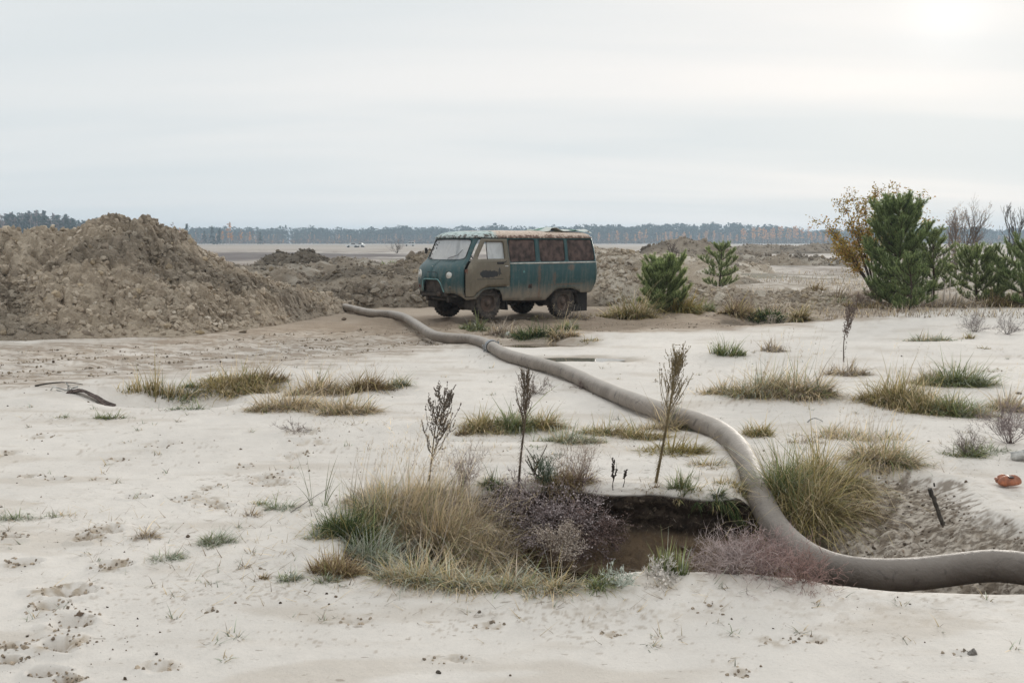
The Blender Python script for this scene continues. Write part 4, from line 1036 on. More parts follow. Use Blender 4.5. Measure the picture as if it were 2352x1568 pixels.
# cloth thrown on the roof
def cloth():
    r = np.random.RandomState(5); nx_, ny_ = 46, 26
    U, Vv = np.meshgrid(np.linspace(0, 1, nx_), np.linspace(0, 1, ny_), indexing='ij')
    x = -3.27 + 1.48 * U + .10 * np.sin(Vv * 5) * U; y = .80 - 1.25 * Vv * (1 - .25 * U)
    wr = .5 + .5 * np.sin(U * 17 + Vv * 5 + 2 * fbm(U * 4, Vv * 4, 2, 3)); z = 2.072 + .03 * wr + .055 * np.exp(-((U - .78) / .12) ** 2) * (1 - Vv * .4) + .02 * fbm(U * 9, Vv * 9, 3, 8) - .10 * np.clip(.10 - Vv, 0, 1) * 4 * (1 - U)
    z -= .04 * (U > .93) - 0; z = np.where(U < .06, z - (.06 - U) * 2.0, z)
    z = np.maximum(z, np.interp(np.abs(y), [0, .6, .74, .83, .90], [2.078, 2.066, 2.045, 2.0, 1.94]))
    i = np.arange(nx_ * ny_).reshape(nx_, ny_); F = np.stack([i[:-1, :-1], i[1:, :-1], i[1:, 1:], i[:-1, 1:]], -1).reshape(-1, 4)
    k = fbm(U * 3, Vv * 2.2, 3, 17).ravel(); pale = np.array([.55, .57, .53]); green = np.array([.12, .22, .17])
    m = sstep(.05, .25, k + .15 * (Vv.ravel() < .2))[:, None]; col = pale * (1 - m) + green * m
    c = empty('cloth', (VX, VY, 0), VTH)
    me = vcol('crumpled_cloth', .8, .15, 20, .3, .01)
    o = mesh_np('cloth', np.stack([x.ravel(), y.ravel(), z.ravel()], 1), F, me, col=col, smooth=True)
    o.location = (VX, VY, 0); o.rotation_euler = (0, 0, VTH); bpy.data.objects.remove(c); o.name = 'roof_cloth'
    thick(o, .006, 0); tag(o, 'crumpled pale green cloth lying on the rear of the van roof', 'cloth')
cloth()
# ============================================================ GRASSES AND WEEDS
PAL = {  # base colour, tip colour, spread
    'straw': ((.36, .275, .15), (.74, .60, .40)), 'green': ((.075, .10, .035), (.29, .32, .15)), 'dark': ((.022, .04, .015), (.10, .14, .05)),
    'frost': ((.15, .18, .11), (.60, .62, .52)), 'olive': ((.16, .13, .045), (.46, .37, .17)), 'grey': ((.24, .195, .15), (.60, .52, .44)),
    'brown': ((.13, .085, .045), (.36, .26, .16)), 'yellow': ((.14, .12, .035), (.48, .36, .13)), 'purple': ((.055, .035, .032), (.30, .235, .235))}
def blades(P, ln, az, lean, bend, wd, cb, ct, seg=4, r=rs):
    n = len(P); t = np.linspace(0, 1, seg + 1); ang = lean[:, None] + bend[:, None] * t[None]
    ang = np.minimum(ang, 2.6)
    dl = ln[:, None] / seg; hx = np.concatenate([np.zeros((n, 1)), np.cumsum(np.sin(ang[:, 1:]) * dl, 1)], 1); hz = np.concatenate([np.zeros((n, 1)), np.cumsum(np.cos(ang[:, 1:]) * dl, 1)], 1)
    C = np.stack([P[:, 0, None] + np.cos(az)[:, None] * hx, P[:, 1, None] + np.sin(az)[:, None] * hx, P[:, 2, None] + hz], -1)
    sa = az + np.pi / 2 + r.uniform(-.9, .9, n); sd = np.stack([np.cos(sa), np.sin(sa), r.uniform(-.2, .2, n)], -1)
    wt = wd[:, None] * .5 * (1 - t[None] ** 1.6 * .92)
    A = C - sd[:, None, :] * wt[..., None]; B = C + sd[:, None, :] * wt[..., None]
    V = np.stack([A, B], 2).reshape(n, -1, 3); m = 2 * (seg + 1)
    f = np.array([[2 * k, 2 * k + 1, 2 * k + 3, 2 * k + 2] for k in range(seg)])
    F = (f[None] + (np.arange(n) * m)[:, None, None]).reshape(-1, 4)
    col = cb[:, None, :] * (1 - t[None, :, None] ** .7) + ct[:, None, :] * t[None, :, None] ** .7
    return V.reshape(-1, 3), F, np.repeat(col, 2, axis=1).reshape(-1, 3), C
class Acc:
    def __init__(s): s.V = []; s.F = []; s.C = []; s.n = 0
    def add(s, V, F, C):
        s.V.append(np.asarray(V)); s.F.append(np.asarray(F) + s.n); s.C.append(np.asarray(C)); s.n += len(V)
    def build(s, name, mat, parent=None, org=(0, 0, 0)):
        by = {}
        for f in s.F: by.setdefault(f.shape[1], []).append(f)
        return mesh_np(name, np.vstack(s.V) - np.asarray(org), [np.vstack(v) for v in by.values()], mat, parent, col=np.vstack(s.C))
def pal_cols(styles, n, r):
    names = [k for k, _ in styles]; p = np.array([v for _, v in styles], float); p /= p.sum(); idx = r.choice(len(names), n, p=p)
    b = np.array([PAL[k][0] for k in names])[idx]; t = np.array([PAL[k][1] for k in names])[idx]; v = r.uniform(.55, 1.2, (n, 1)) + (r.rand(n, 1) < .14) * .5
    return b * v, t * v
STY = {'straw': [('straw', 6), ('grey', 2), ('green', 1)], 'olive': [('olive', 5), ('green', 1.3), ('straw', 3.5)], 'green': [('green', 6), ('frost', 1), ('olive', 1)], 'dark': [('dark', 7), ('green', 2), ('olive', 1)],
       'frost': [('frost', 6), ('green', 2.5), ('grey', 1)], 'grey': [('grey', 7), ('straw', 2), ('brown', 1)], 'brown': [('brown', 6), ('olive', 3), ('straw', 1)], 'mix': [('straw', 4), ('olive', 2), ('frost', 3), ('grey', 1), ('green', 1)],
       'frostmix': [('frost', 4), ('straw', 3), ('green', 2)], 'yellow': [('yellow', 6), ('olive', 3), ('green', 2)]}
def tuft_arr(acc, g, rx, ry, h, n, style, lean=.35, bend=.9, wd=.004, wind=0.25, seg=3, r=rs, stalk=0, spread=1.0):
    """blades rooted in an oval patch; outer ones lean outward; all drift a little to one side"""
    a = r.uniform(0, 2 * np.pi, n); q = np.sqrt(r.rand(n))
    ncl = 5 + int(n / 130); ca = r.uniform(0, 6.283, ncl); cq = np.sqrt(r.rand(ncl)) * 1.2; ch = r.uniform(.45, 1.25, ncl); ci = r.randint(0, ncl, n)
    own = r.rand(n) < .84                            # most blades belong to small sub-clumps of differing height
    x = np.where(own, g[0] + rx * (cq[ci] * np.cos(ca[ci]) + r.normal(0, .19, n)), g[0] + rx * q * np.cos(a)); y = np.where(own, g[1] + ry * (cq[ci] * np.sin(ca[ci]) + r.normal(0, .22, n)), g[1] + ry * q * np.sin(a))
    q = np.clip(np.hypot((x - g[0]) / rx, (y - g[1]) / ry), 0, 1.2); a = np.where(own & (r.rand(n) < .6), r.uniform(0, 6.283, n), np.arctan2((y - g[1]) / ry, (x - g[0]) / rx))
    ch = np.where(own, ch[ci], r.uniform(.5, 1.3, n))
    z = height(x, y) - .006
    az = np.where(r.rand(n) < .75, np.arctan2(np.sin(a) * .9, np.cos(a)) + r.normal(0, .7, n), r.uniform(0, 6.28, n))
    dx = np.cos(az) * .75 + wind; dy = np.sin(az) * .75; az = np.arctan2(dy, dx)
    ln = h * r.uniform(.4, 1.15, n) * (1.22 - .6 * q) * ch * 1.12 * (1 + .5 * (r.rand(n) < .05)); le = np.abs(r.normal(0, lean, n)) + lean * .6 * q * spread + (r.rand(n) < .13) * r.uniform(.5, 1.2, n); be = np.abs(r.normal(bend * 1.25, bend * .8, n))
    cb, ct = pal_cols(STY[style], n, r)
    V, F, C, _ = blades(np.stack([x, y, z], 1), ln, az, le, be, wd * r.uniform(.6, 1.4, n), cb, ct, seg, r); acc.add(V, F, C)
    if stalk: stalks(acc, g, rx, ry, h * 1.7, stalk, r)
def stalks(acc, g, rx, ry, h, n, r, col=None):
    a = r.uniform(0, 2 * np.pi, n); q = np.sqrt(r.rand(n)); x = g[0] + rx * q * np.cos(a); y = g[1] + ry * q * np.sin(a); z = height(x, y)
    az = r.uniform(-.8, .8, n); cb, ct = pal_cols([('straw', 5), ('grey', 2), ('brown', 2)], n, r)
    if col is not None: ct = ct * 0 + np.array(col)
    ln = h * r.uniform(.6, 1.1, n)
    V, F, C, cen = blades(np.stack([x, y, z], 1), ln, az, np.abs(r.normal(.08, .10, n)), r.uniform(0, .5, n), np.full(n, .0028), ct * .75, ct, 5, r); acc.add(V, F, C)
    # seed heads: small leaning spikelets along the top fifth
    top = cen[:, -1]; bel = cen[:, -2]; m = 7
    t = r.rand(n, m, 1); P = (bel[:, None] * (1 - t) + top[:, None] * t).reshape(-1, 3)
    k = len(P); V, F, C, _ = blades(P, r.uniform(.012, .035, k) * (h / .5 + .3), r.uniform(0, 6.28, k), r.uniform(.2, 1.0, k), np.full(k, .3), np.full(k, .0035), np.repeat(ct, m, 0) * .9, np.repeat(ct, m, 0) * 1.15, 1, r); acc.add(V, F, C)
NG = [0]
def grass(px, py, wpx, hpx, style, label, n=None, name='grass_tuft', cat='grass tuft', dens=1.0, asp=.55, on=True, kind=None, group=None, **kw):
    g = GH(px, py); Y = g[1]; m = Y / FPX; rx = wpx * .42 * m; ry = rx * asp; h = hpx * m * 1.12
    NG[0] += 1; r = np.random.RandomState(500 + NG[0])
    if n is None: n = int(dens * (60 + 2.3 * wpx * (hpx ** .5) * .55))
    n = max(24, int(min(n, 5200) * .48)); wd = kw.pop('wd', max(.0048, .85 * Y / 996))
    g2 = g.copy(); g2[1] += ry * .75
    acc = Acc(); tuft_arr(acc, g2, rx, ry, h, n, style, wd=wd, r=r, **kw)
    o = acc.build(name, M_leaf, None, g2); o.location = g2; tag(o, label, cat, group, kind); return o

GR = [
 # the pit thicket, left part
 (800, 1244, 130, 85, 'dark', 'dense dark green tussock on the left lip of the pit', dict(dens=3.4, lean=.4, bend=.7)),
 (765, 1322, 120, 62, 'brown', 'rusty brown and green tussock at the front left corner of the pit', dict(dens=3.5, lean=.55, bend=.5)),
 (745, 1338, 62, 34, 'frost', 'small frosted blue-green tuft in front of the rusty brown tussock', dict(dens=1.6, lean=.9, bend=.6, asp=.8)),
 (660, 1336, 66, 34, 'frost', 'small frosted green tuft left of the rusty brown tussock', dict(dens=1.8, lean=.9, bend=.6, asp=.8)),
 (602, 1330, 36, 18, 'brown', 'tiny brownish tuft beside the frosted ones near the pit', dict(dens=2, lean=.6)),
 (555, 1306, 44, 22, 'grey', 'tiny grey tuft, leftmost of the row leading to the pit', dict(dens=1.5, lean=.9)),
 (722, 1240, 60, 40, 'frostmix', 'thin pale weeds at the foot of the dark tussock', dict(dens=.9)),
 (860, 1312, 130, 95, 'frost', 'frosted green clump between the rusty tussock and the tall straw', dict(dens=2.6, lean=.45)),
 (880, 1210, 130, 110, 'mix', 'mixed pale clump right behind the dark green tussock', dict(dens=2.2)),
 (960, 1338, 170, 110, 'mix', 'frosted green and straw clump on the front rim of the pit', dict(dens=2.8, lean=.5)),
 (1060, 1350, 170, 95, 'mix', 'arching green and tan clump on the front rim, left of centre', dict(dens=2.4, lean=.55, bend=1.2)),
 (1160, 1358, 160, 80, 'mix', 'low tangled clump at the lowest point of the front rim', dict(dens=2.0, lean=.7, bend=1.2)),
 (1270, 1362, 160, 70, 'mix', 'loose sprawling grass at the front rim below the purple shrub', dict(dens=1.6, lean=.8, bend=1.1)),
 (1370, 1352, 110, 55, 'green', 'thin green blades at the front rim over the dark water', dict(dens=.9, lean=.5)),
 (1000, 1270, 200, 150, 'straw', 'tall tan grass thicket in the left half of the pit', dict(dens=3.2, lean=.35, bend=.9, stalk=40)),
 (1110, 1290, 180, 140, 'straw', 'tan arching grass next to the purple shrub', dict(dens=2.8, lean=.45, bend=1.2, stalk=20)),
 (920, 1215, 180, 120, 'straw', 'pale thin grass stand at the back left of the pit', dict(dens=2.0, stalk=50)),
 (1080, 1200, 180, 100, 'grey', 'frosted arching grey grass behind the tan thicket', dict(dens=2.8, lean=.6, bend=1.6)),
 (1000, 1160, 150, 70, 'straw', 'loose straw grass around the foot of the fan-shaped weed', dict(dens=1.6, stalk=18)),
 (1190, 1320, 160, 90, 'brown', 'dull brown grass sagging into the pit below the grey seed bush', dict(dens=2.6, lean=.7, bend=1.2)),
 (860, 1160, 170, 75, 'grey', 'thin scattered pale stalks on the sand behind the dark tussock', dict(dens=.8, stalk=46, lean=.2)),
 (1130, 1130, 60, 45, 'dark', 'small dark green tuft on the back lip left of the purple shrub', dict(dens=1.6)),
 (1290, 1128, 130, 60, 'brown', 'rust-brown tuft on the back lip behind the purple shrub', dict(dens=2.6, lean=.5)),
 (1563, 1135, 55, 50, 'green', 'green tuft on the edge of the black bank', dict(dens=.9, lean=.35, bend=.3)),
 (1690, 1128, 110, 40, 'olive', 'short grass fringe on the bank lip beside the pipe', dict(dens=1.2, lean=.8)),
 (1600, 1131, 90, 26, 'olive', 'drooping grass fringe hanging over the black bank', dict(dens=1.3, lean=1.3, bend=1.2, asp=.2)),
 (1500, 1127, 110, 22, 'brown', 'dry hanging root fringe on the lip of the black bank', dict(dens=1.3, lean=1.4, bend=1.2, asp=.2)),
 (1650, 1150, 110, 40, 'dark', 'dark hanging growth on the bank right beside the pipe', dict(dens=1.2, lean=1.3, bend=1.2, asp=.2)),
 (1545, 1322, 100, 70, 'green', 'upright green rushes standing in the dark water', dict(dens=.5, lean=.15, bend=.1, wd=.007)),
 # sand, lower left
 (378, 1288, 80, 36, 'frost', 'small frosted green tuft alone on the sand, lower of two', dict(dens=2.2, lean=.9, bend=.5, asp=.8)),
 (492, 1252, 92, 46, 'frost', 'larger frosted green tuft on the open sand with a long right side', dict(dens=2.6, lean=.9, bend=.7, asp=.8)),
 (330, 1236, 70, 44, 'grey', 'dry grey tuft with a few pale green shoots, left of the frosted tufts', dict(dens=1.8, lean=.9, bend=1.1)),
 (642, 1172, 90, 38, 'frost', 'flat sprawling green tuft left of the rush stems', dict(dens=1.8, lean=.9, bend=1.0)),
 (572, 1186, 64, 26, 'grey', 'combed dry grey tuft lying on the sand', dict(dens=1.6, lean=1.1, bend=.8)),
 (600, 1160, 46, 26, 'frostmix', 'thin pale tuft between the dry one and the green one', dict(dens=1.0)),
 (30, 1195, 100, 40, 'frost', 'frosted tuft cut by the left picture edge', dict(dens=1.7, lean=.9, bend=1.0)),
 (115, 1190, 60, 24, 'frost', 'thin frosted tuft second from the left edge', dict(dens=.8, lean=.8)),
 (175, 1185, 70, 16, 'grey', 'wispy dry tuft third from the left edge', dict(dens=.6, lean=1.0)),
 (252, 962, 90, 22, 'green', 'flat dark green tuft on the sand below the half-buried root', dict(dens=2.6, lean=1.0, bend=.8, asp=.4)),
 (135, 962, 60, 18, 'frostmix', 'small pale green tuft left of the flat dark one', dict(dens=1.6, lean=1.0)),
 (425, 942, 130, 22, 'frost', 'low frosted green mat in front of the long hollow', dict(dens=1.8, lean=1.1, bend=.7, asp=.4)),
 (350, 918, 200, 62, 'olive', 'sparse upright thin grass at the left end of the long hollow', dict(dens=.35, lean=.15, bend=.3, asp=.25)),
 (425, 918, 100, 36, 'green', 'green tuft at the near edge of the long hollow', dict(dens=1.1, lean=.5)),
 (540, 905, 190, 56, 'olive', 'dark olive grass filling the back of the long hollow', dict(dens=2.6, lean=.5, stalk=8)),
 (600, 885, 90, 50, 'brown', 'brown-green grass with dark seed stalks at the far side of the long hollow', dict(dens=1.6, stalk=10)),
 (655, 945, 190, 70, 'straw', 'pale straw grass at the front of the long hollow', dict(dens=2.6, lean=.7, bend=1.0)),
 (780, 950, 150, 72, 'straw', 'straw and olive grass at the near right of the long hollow', dict(dens=2.4, lean=.7, bend=1.0, stalk=8)),
 (725, 905, 130, 60, 'straw', 'tall dry grass in the middle of the long hollow', dict(dens=1.8, stalk=10)),
 (825, 900, 150, 50, 'brown', 'brown grass strip at the right end of the long hollow', dict(dens=2.4, lean=.6, stalk=6)),
 (905, 890, 80, 36, 'frostmix', 'small green tuft at the far right tip of the long hollow', dict(dens=1.5, stalk=4)),
 (820, 975, 90, 20, 'grey', 'wispy dry runners on the sand in front of the straw', dict(dens=.8, lean=1.2)),
 # centre band left of the pipe
 (1110, 992, 150, 52, 'olive', 'olive grass at the left end of the middle band', dict(dens=2.2, lean=.6)),
 (1180, 990, 110, 60, 'green', 'green tussock in the middle band just left of the slender weed', dict(dens=2.2, lean=.5)),
 (1245, 985, 120, 50, 'olive', 'brown-olive tussock in the middle band right of the slender weed', dict(dens=2.2, lean=.6)),
 (1310, 1018, 160, 52, 'frostmix', 'frosted straw grass at the front of the middle band', dict(dens=2.4, lean=.7, bend=1.1)),
 (1395, 1000, 130, 46, 'olive', 'yellow-olive clump near the centre of the middle band', dict(dens=2.0, lean=.6)),
 (1480, 1010, 120, 48, 'olive', 'warm olive clump left of the tallest weed', dict(dens=1.8, lean=.6)),
 (1560, 1045, 180, 55, 'yellow', 'flattened yellow straw between the tallest weed and the pipe', dict(dens=2.4, lean=1.0, bend=.8)),
 (1625, 1075, 120, 40, 'straw', 'flattened pale straw on the slope left of the pipe bend', dict(dens=1.5, lean=1.1)),
 (1530, 990, 110, 60, 'straw', 'tall dry stems around the tallest weed', dict(dens=1.0, stalk=24)),
 (1230, 1034, 70, 22, 'frost', 'thin frosted runners below the slender weed', dict(dens=1.0, lean=1.1)),
 (1060, 1000, 50, 20, 'brown', 'small brown tuft at the left tip of the middle band', dict(dens=1.2)),
 (1170, 1036, 50, 12, 'frostmix', 'tiny green runners on the bare sand left of the slender weed', dict(dens=.8, lean=1.2)),
 # right of the pipe
 (1850, 1238, 170, 200, 'olive', 'large arching olive tussock on the pit bank right of the pipe', dict(dens=3.4, lean=.5, bend=1.1, asp=.7)),
 (1800, 1140, 110, 110, 'green', 'bright green grass squeezed against the pipe', dict(dens=2.2, lean=.4)),
 (1900, 1130, 190, 130, 'olive', 'broad olive-brown tussock above the pit bank', dict(dens=3.0, lean=.6, bend=1.2)),
 (1960, 1180, 130, 90, 'brown', 'brown drooping grass at the right side of the large tussock', dict(dens=1.6, lean=.9, bend=1.3)),
 (2035, 1068, 180, 100, 'straw', 'grey-tan arching tussock at the upper right of the pit', dict(dens=3.0, lean=.6, bend=1.3, stalk=12)),
 (2060, 1070, 130, 70, 'green', 'green heart of the grey-tan tussock', dict(dens=1.4, lean=.8, bend=1.0)),
 (1745, 1002, 85, 46, 'olive', 'small soft tuft just outside the pipe bend', dict(dens=1.6)),
 (1960, 1010, 240, 40, 'straw', 'sparse dry stems on the sand above the large tussock', dict(dens=1.0, lean=.5, stalk=34)),
 (1850, 1020, 120, 26, 'grey', 'flat dry grass above the pipe bend', dict(dens=1.4, lean=1.0)),
 # right middle ground
 (1665, 905, 120, 44, 'straw', 'low dry grass at the left end of the right hand band', dict(dens=1.7, lean=.7)),
 (1745, 910, 150, 84, 'mix', 'dense tan and green grass near the middle of the right hand band', dict(dens=2.4, lean=.5, stalk=20)),
 (1840, 912, 140, 86, 'straw', 'tall tan grass at the right of the right hand band', dict(dens=2.4, lean=.5, stalk=22)),
 (1885, 915, 70, 46, 'green', 'fresh green tuft at the right hand band', dict(dens=2.0, lean=.5)),
 (1945, 862, 110, 44, 'grey', 'dry grey twiggy grass around the small weed', dict(dens=1.6, lean=.6)),
 (1990, 858, 50, 16, 'dark', 'small dark green runner right of the small weed', dict(dens=1.3, lean=1.1)),
 (1672, 818, 74, 44, 'green', 'rounded green rush tuft standing apart on the sand', dict(dens=1.3, lean=.45, bend=.25)),
 (1776, 808, 62, 36, 'grey', 'small grey-brown dry tuft right of the round rush tuft', dict(dens=1.6)),
 (2075, 930, 170, 84, 'olive', 'golden olive tussock at the left of the far right clump', dict(dens=3.0, lean=.5, stalk=12)),
 (2140, 950, 150, 66, 'olive', 'olive tussock in the middle of the far right clump', dict(dens=2.6, lean=.5)),
 (2205, 955, 130, 74, 'green', 'grey-green tussock in the far right clump', dict(dens=2.4, lean=.5)),
 (2215, 888, 150, 74, 'green', 'separate rounded grey-green tussock behind the far right clump', dict(dens=2.6, lean=.5)),
 (2150, 880, 100, 50, 'grey', 'faded grass to the left of the rounded grey-green tussock', dict(dens=1.6, lean=.6)),
 (2265, 960, 90, 40, 'mix', 'low grass at the right end of the far right clump', dict(dens=1.6)),
 (2325, 945, 90, 60, 'straw', 'straw grass cut by the right picture edge', dict(dens=2.0, stalk=8)),
 (2140, 783, 110, 34, 'frostmix', 'grey-green low tuft on the sand below the young pines', dict(dens=2.0, lean=.7)),
 (2225, 778, 40, 18, 'olive', 'tiny tuft right of the grey-green low tuft', dict(dens=1.2)),
 (2258, 802, 32, 12, 'yellow', 'tiny moss-like yellow-green tuft alone on the pale sand', dict(dens=1.6, lean=.8)),
 (2270, 1040, 160, 24, 'frost', 'mat of frosted leaves beside the grey log', dict(dens=2.2, lean=1.2, bend=.4)),
 (2230, 1050, 120, 48, 'green', 'dark green leaves below the frosted purple shrub', dict(dens=1.5, lean=.8)),
 # around the puddle
 (1098, 762, 72, 32, 'green', 'green tuft at the left end of the puddle grass', dict(dens=2.0)),
 (1165, 772, 110, 32, 'grey', 'pale faded grass behind the puddle', dict(dens=2.2)),
 (1232, 774, 120, 38, 'dark', 'dark green grass in the middle behind the puddle', dict(dens=2.6, lean=.5)),
 (1290, 776, 60, 44, 'straw', 'straw stems at the right end of the puddle', dict(dens=1.4, stalk=8)),
 (1305, 758, 46, 30, 'green', 'green tuft behind the right end of the puddle', dict(dens=1.6)),
 (1082, 780, 28, 12, 'frost', 'tiny blue-green tuft beside the pipe near the puddle', dict(dens=1.4, lean=.9)),
 (1355, 792, 80, 14, 'olive', 'low runners on the sand right of the puddle', dict(dens=1.4, lean=1.1)),
 # by the van and the small pines
 (1318, 732, 90, 24, 'grey', 'thin dry grass at the rear wheel of the van', dict(dens=1.0)),
 (1405, 728, 100, 26, 'olive', 'low grass strip between the van and the round pine', dict(dens=2.0)),
 (1460, 731, 110, 55, 'olive', 'olive tussock under the left side of the round pine', dict(dens=3.0, lean=.5)),
 (1565, 720, 84, 62, 'yellow', 'yellow-green tussock under the right side of the round pine', dict(dens=3.0, lean=.55)),
 (1615, 714, 60, 36, 'green', 'small green tuft right of the yellow-green tussock', dict(dens=1.6)),
 (1700, 728, 90, 44, 'brown', 'reddish dry grass on the near left edge of the small hollow', dict(dens=2.4)),
 (1770, 736, 110, 26, 'dark', 'dark low growth in the bottom of the small hollow', dict(dens=2.2)),
 (1838, 732, 50, 44, 'olive', 'pointed green tuft at the right end of the small hollow', dict(dens=2.0, lean=.6)),
 (1780, 716, 190, 20, 'grey', 'dead grass fringe along the back of the small hollow', dict(dens=2.2)),
 (1925, 702, 90, 24, 'green', 'low green grass left of the tall pine', dict(dens=1.4)),
 (1880, 668, 70, 22, 'brown', 'brown tuft on the flat left of the tall pine', dict(dens=1.5)),
 (1930, 690, 60, 40, 'grey', 'pale dry grass by the left foot of the tall pine', dict(dens=1.4)),
 (2020, 706, 190, 24, 'brown', 'reddish dead grass under the tall pine', dict(dens=2.6)),
 (2180, 706, 180, 32, 'grey', 'dead grass along the foot of the young pines', dict(dens=2.6)),
 (2310, 706, 150, 34, 'brown', 'brown dead grass at the right foot of the young pines', dict(dens=2.2)),
 (2325, 700, 90, 75, 'grey', 'tall pale reed-like grass in front of the rightmost pine', dict(dens=1.2, bend=1.4)),
 (1240, 731, 60, 12, 'straw', 'few dry blades between the van wheels', dict(dens=.6)),
 (900, 612, 90, 20, 'green', 'green patch in the dip between the two soil heaps left of the van', dict(dens=1.6)),
]
for px, py, wpx, hpx, sty, lab, kw in GR: grass(px, py, wpx, hpx, sty, lab, **kw)

# rush stems and thin leaves lying flat
def rushes(px, py, name, label, stems):
    g = GH(px, py); m = g[1] / FPX; acc = Acc(); r = np.random.RandomState(int(px))
    P = []; ln = []; az = []; le = []; be = []
    for dx, top_dx, hp in stems:
        P.append([g[0] + dx * m, g[1] + r.uniform(-.02, .02), H1(g[0] + dx * m, g[1])]); v = top_dx * m; L_ = hp * m
        ln.append(math.hypot(v, L_)); az.append(0 if v > 0 else math.pi); a = math.atan2(abs(v), L_); le.append(a * .5); be.append(a * .9)
    n = len(P); c = np.tile([.09, .12, .045], (n, 1)); c2 = np.tile([.15, .16, .07], (n, 1))
    V, F, C, _ = blades(np.array(P), np.array(ln), np.array(az), np.array(le), np.array(be), np.full(n, .011), c, c2, 8, r); acc.add(V, F, C)
    o = acc.build(name, M_leaf, None, g); o.location = g; tag(o, label, 'rush')
rushes(716, 1160, 'rush', 'tall bare green rush stems rising from the sand, left bunch', [(-6, -48, 150), (-3, -32, 130), (0, -38, 100), (2, -14, 140), (4, -2, 80), (0, -52, 60), (3, 6, 40)])
rushes(748, 1160, 'rush', 'shorter slanting green rush stems just right of the tall bunch', [(-4, 34, 120), (0, 30, 95), (3, 22, 70), (-2, 14, 110), (2, 40, 60)])

# ------------------------------------------------------------ twiggy shrubs
def twigs(g, n, L0, az_rng, el_rng, seg, sub, r, cb, ct, wd=.004, curl=.25, frost=0.0, droop=0.0, knots=0, ksize=.008, stick=False):
    """branching dry twigs: n main stems, sub side twigs each, small knots of dead flower or frost on them"""
    acc = Acc(); step = L0 / seg
    def grow(P0, D0, ln, w, depth):
        k = len(P0); s = (5, 3, 2)[min(depth, 2)]; C = [P0]; Dn = D0.copy(); st = (ln / s)[:, None]
        for i in range(s):
            Dn = Dn + r.normal(0, curl, (k, 3)) * .5; Dn[:, 2] -= droop * .2; Dn /= np.linalg.norm(Dn, axis=1)[:, None]; C.append(C[-1] + Dn * st)
        C = np.stack(C, 1); sd = r.normal(0, 1, (k, 3)); sd /= np.linalg.norm(sd, axis=1)[:, None]
        t = np.linspace(0, 1, s + 1); sd2 = np.cross(sd, D0); sd2 /= np.linalg.norm(sd2, axis=1)[:, None] + 1e-9
        wt = (w[:, None] * .5 * (1 - .75 * t[None]))[..., None]
        a = C + sd[:, None] * wt; b = C - sd[:, None] * wt * .5 + sd2[:, None] * wt * .87; c = C - sd[:, None] * wt * .5 - sd2[:, None] * wt * .87
        V = np.stack([a, b, c], 2).reshape(k, -1, 3); m = 3 * (s + 1); f = []
        for i in range(s):
            for q in range(3): f.append([3 * i + q, 3 * i + (q + 1) % 3, 3 * i + 3 + (q + 1) % 3, 3 * i + 3 + q])
        F = (np.array(f)[None] + (np.arange(k) * m)[:, None, None]).reshape(-1, 4)
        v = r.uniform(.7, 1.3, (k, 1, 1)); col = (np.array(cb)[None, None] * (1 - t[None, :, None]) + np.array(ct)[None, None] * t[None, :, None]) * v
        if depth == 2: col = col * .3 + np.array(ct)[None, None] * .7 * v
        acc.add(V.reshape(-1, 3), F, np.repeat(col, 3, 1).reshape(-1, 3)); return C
    az = r.uniform(*az_rng, n); el = r.uniform(*el_rng, n); D0 = np.stack([np.cos(az) * np.cos(el), np.sin(az) * np.cos(el), np.sin(el)], 1)
    P0 = np.asarray(g)[None] + r.normal(0, .02, (n, 3)) * [1, 1, 0]; P0[:, 2] = g[2] if stick else height(P0[:, 0], P0[:, 1]) - .01
    C = grow(P0, D0, L0 * r.uniform(.6, 1.1, n), np.full(n, wd), 0)
    pts = [C]
    for dpt, (cnt, fr) in enumerate(sub):
        k = len(C); idx = np.repeat(np.arange(k), cnt); j = r.randint(1 + (dpt == 0), C.shape[1], len(idx)); B = C[idx, j]; T = C[idx, j] - C[idx, j - 1]; T /= np.linalg.norm(T, axis=1)[:, None]
        Dd = T + r.normal(0, .62, T.shape); Dd[:, 2] += .15; Dd /= np.linalg.norm(Dd, axis=1)[:, None]
        C = grow(B, Dd, L0 * fr * r.uniform(.5, 1.2, len(idx)), np.full(len(idx), wd * (.7 if dpt == 0 else .55)), dpt + 1); pts.append(C)
    if knots:
        allp = pts[-1].reshape(-1, 3); sel = allp[r.choice(len(allp), min(knots, len(allp)), replace=False)]
        sz = ksize * r.uniform(.5, 1.4, len(sel)); V0, F0 = CL[1][0]; V0 = V0[:]; kk = len(sel)
        oct_ = np.array([[1, 0, 0], [-1, 0, 0], [0, 1, 0], [0, -1, 0], [0, 0, 1], [0, 0, -1]], float); of = np.array([[0, 2, 4], [2, 1, 4], [1, 3, 4], [3, 0, 4], [2, 0, 5], [1, 2, 5], [3, 1, 5], [0, 3, 5]])
        V = sel[:, None] + (oct_[None] * sz[:, None, None]) * r.uniform(.6, 1.3, (kk, 1, 3)); F = (of[None] + (np.arange(kk) * 6)[:, None, None]).reshape(-1, 3)
        kc = np.array(ct)[None] * r.uniform(.7, 1.4, (kk, 1)) + frost * r.rand(kk, 1); acc.add(V.reshape(-1, 3), F, np.repeat(kc, 6, 0))
    return acc
def shrub(px, py, Lpx, n, label, cb, ct, el=(.3, 1.5), az=(0, 6.283), sub=((7, .4), (5, .2)), name='dry_shrub', cat='shrub', z=None, seed=1, Y=None, **kw):
    g = GH(px, py) if Y is None else D(px, py, Y)
    r = np.random.RandomState(seed * 17 + 3); m = g[1] / FPX
    acc = twigs(g, n, Lpx * m, az, el, 6, sub, r, cb, ct, **kw); o = acc.build(name, M_twig, None, g); o.location = g; tag(o, label, cat); return o
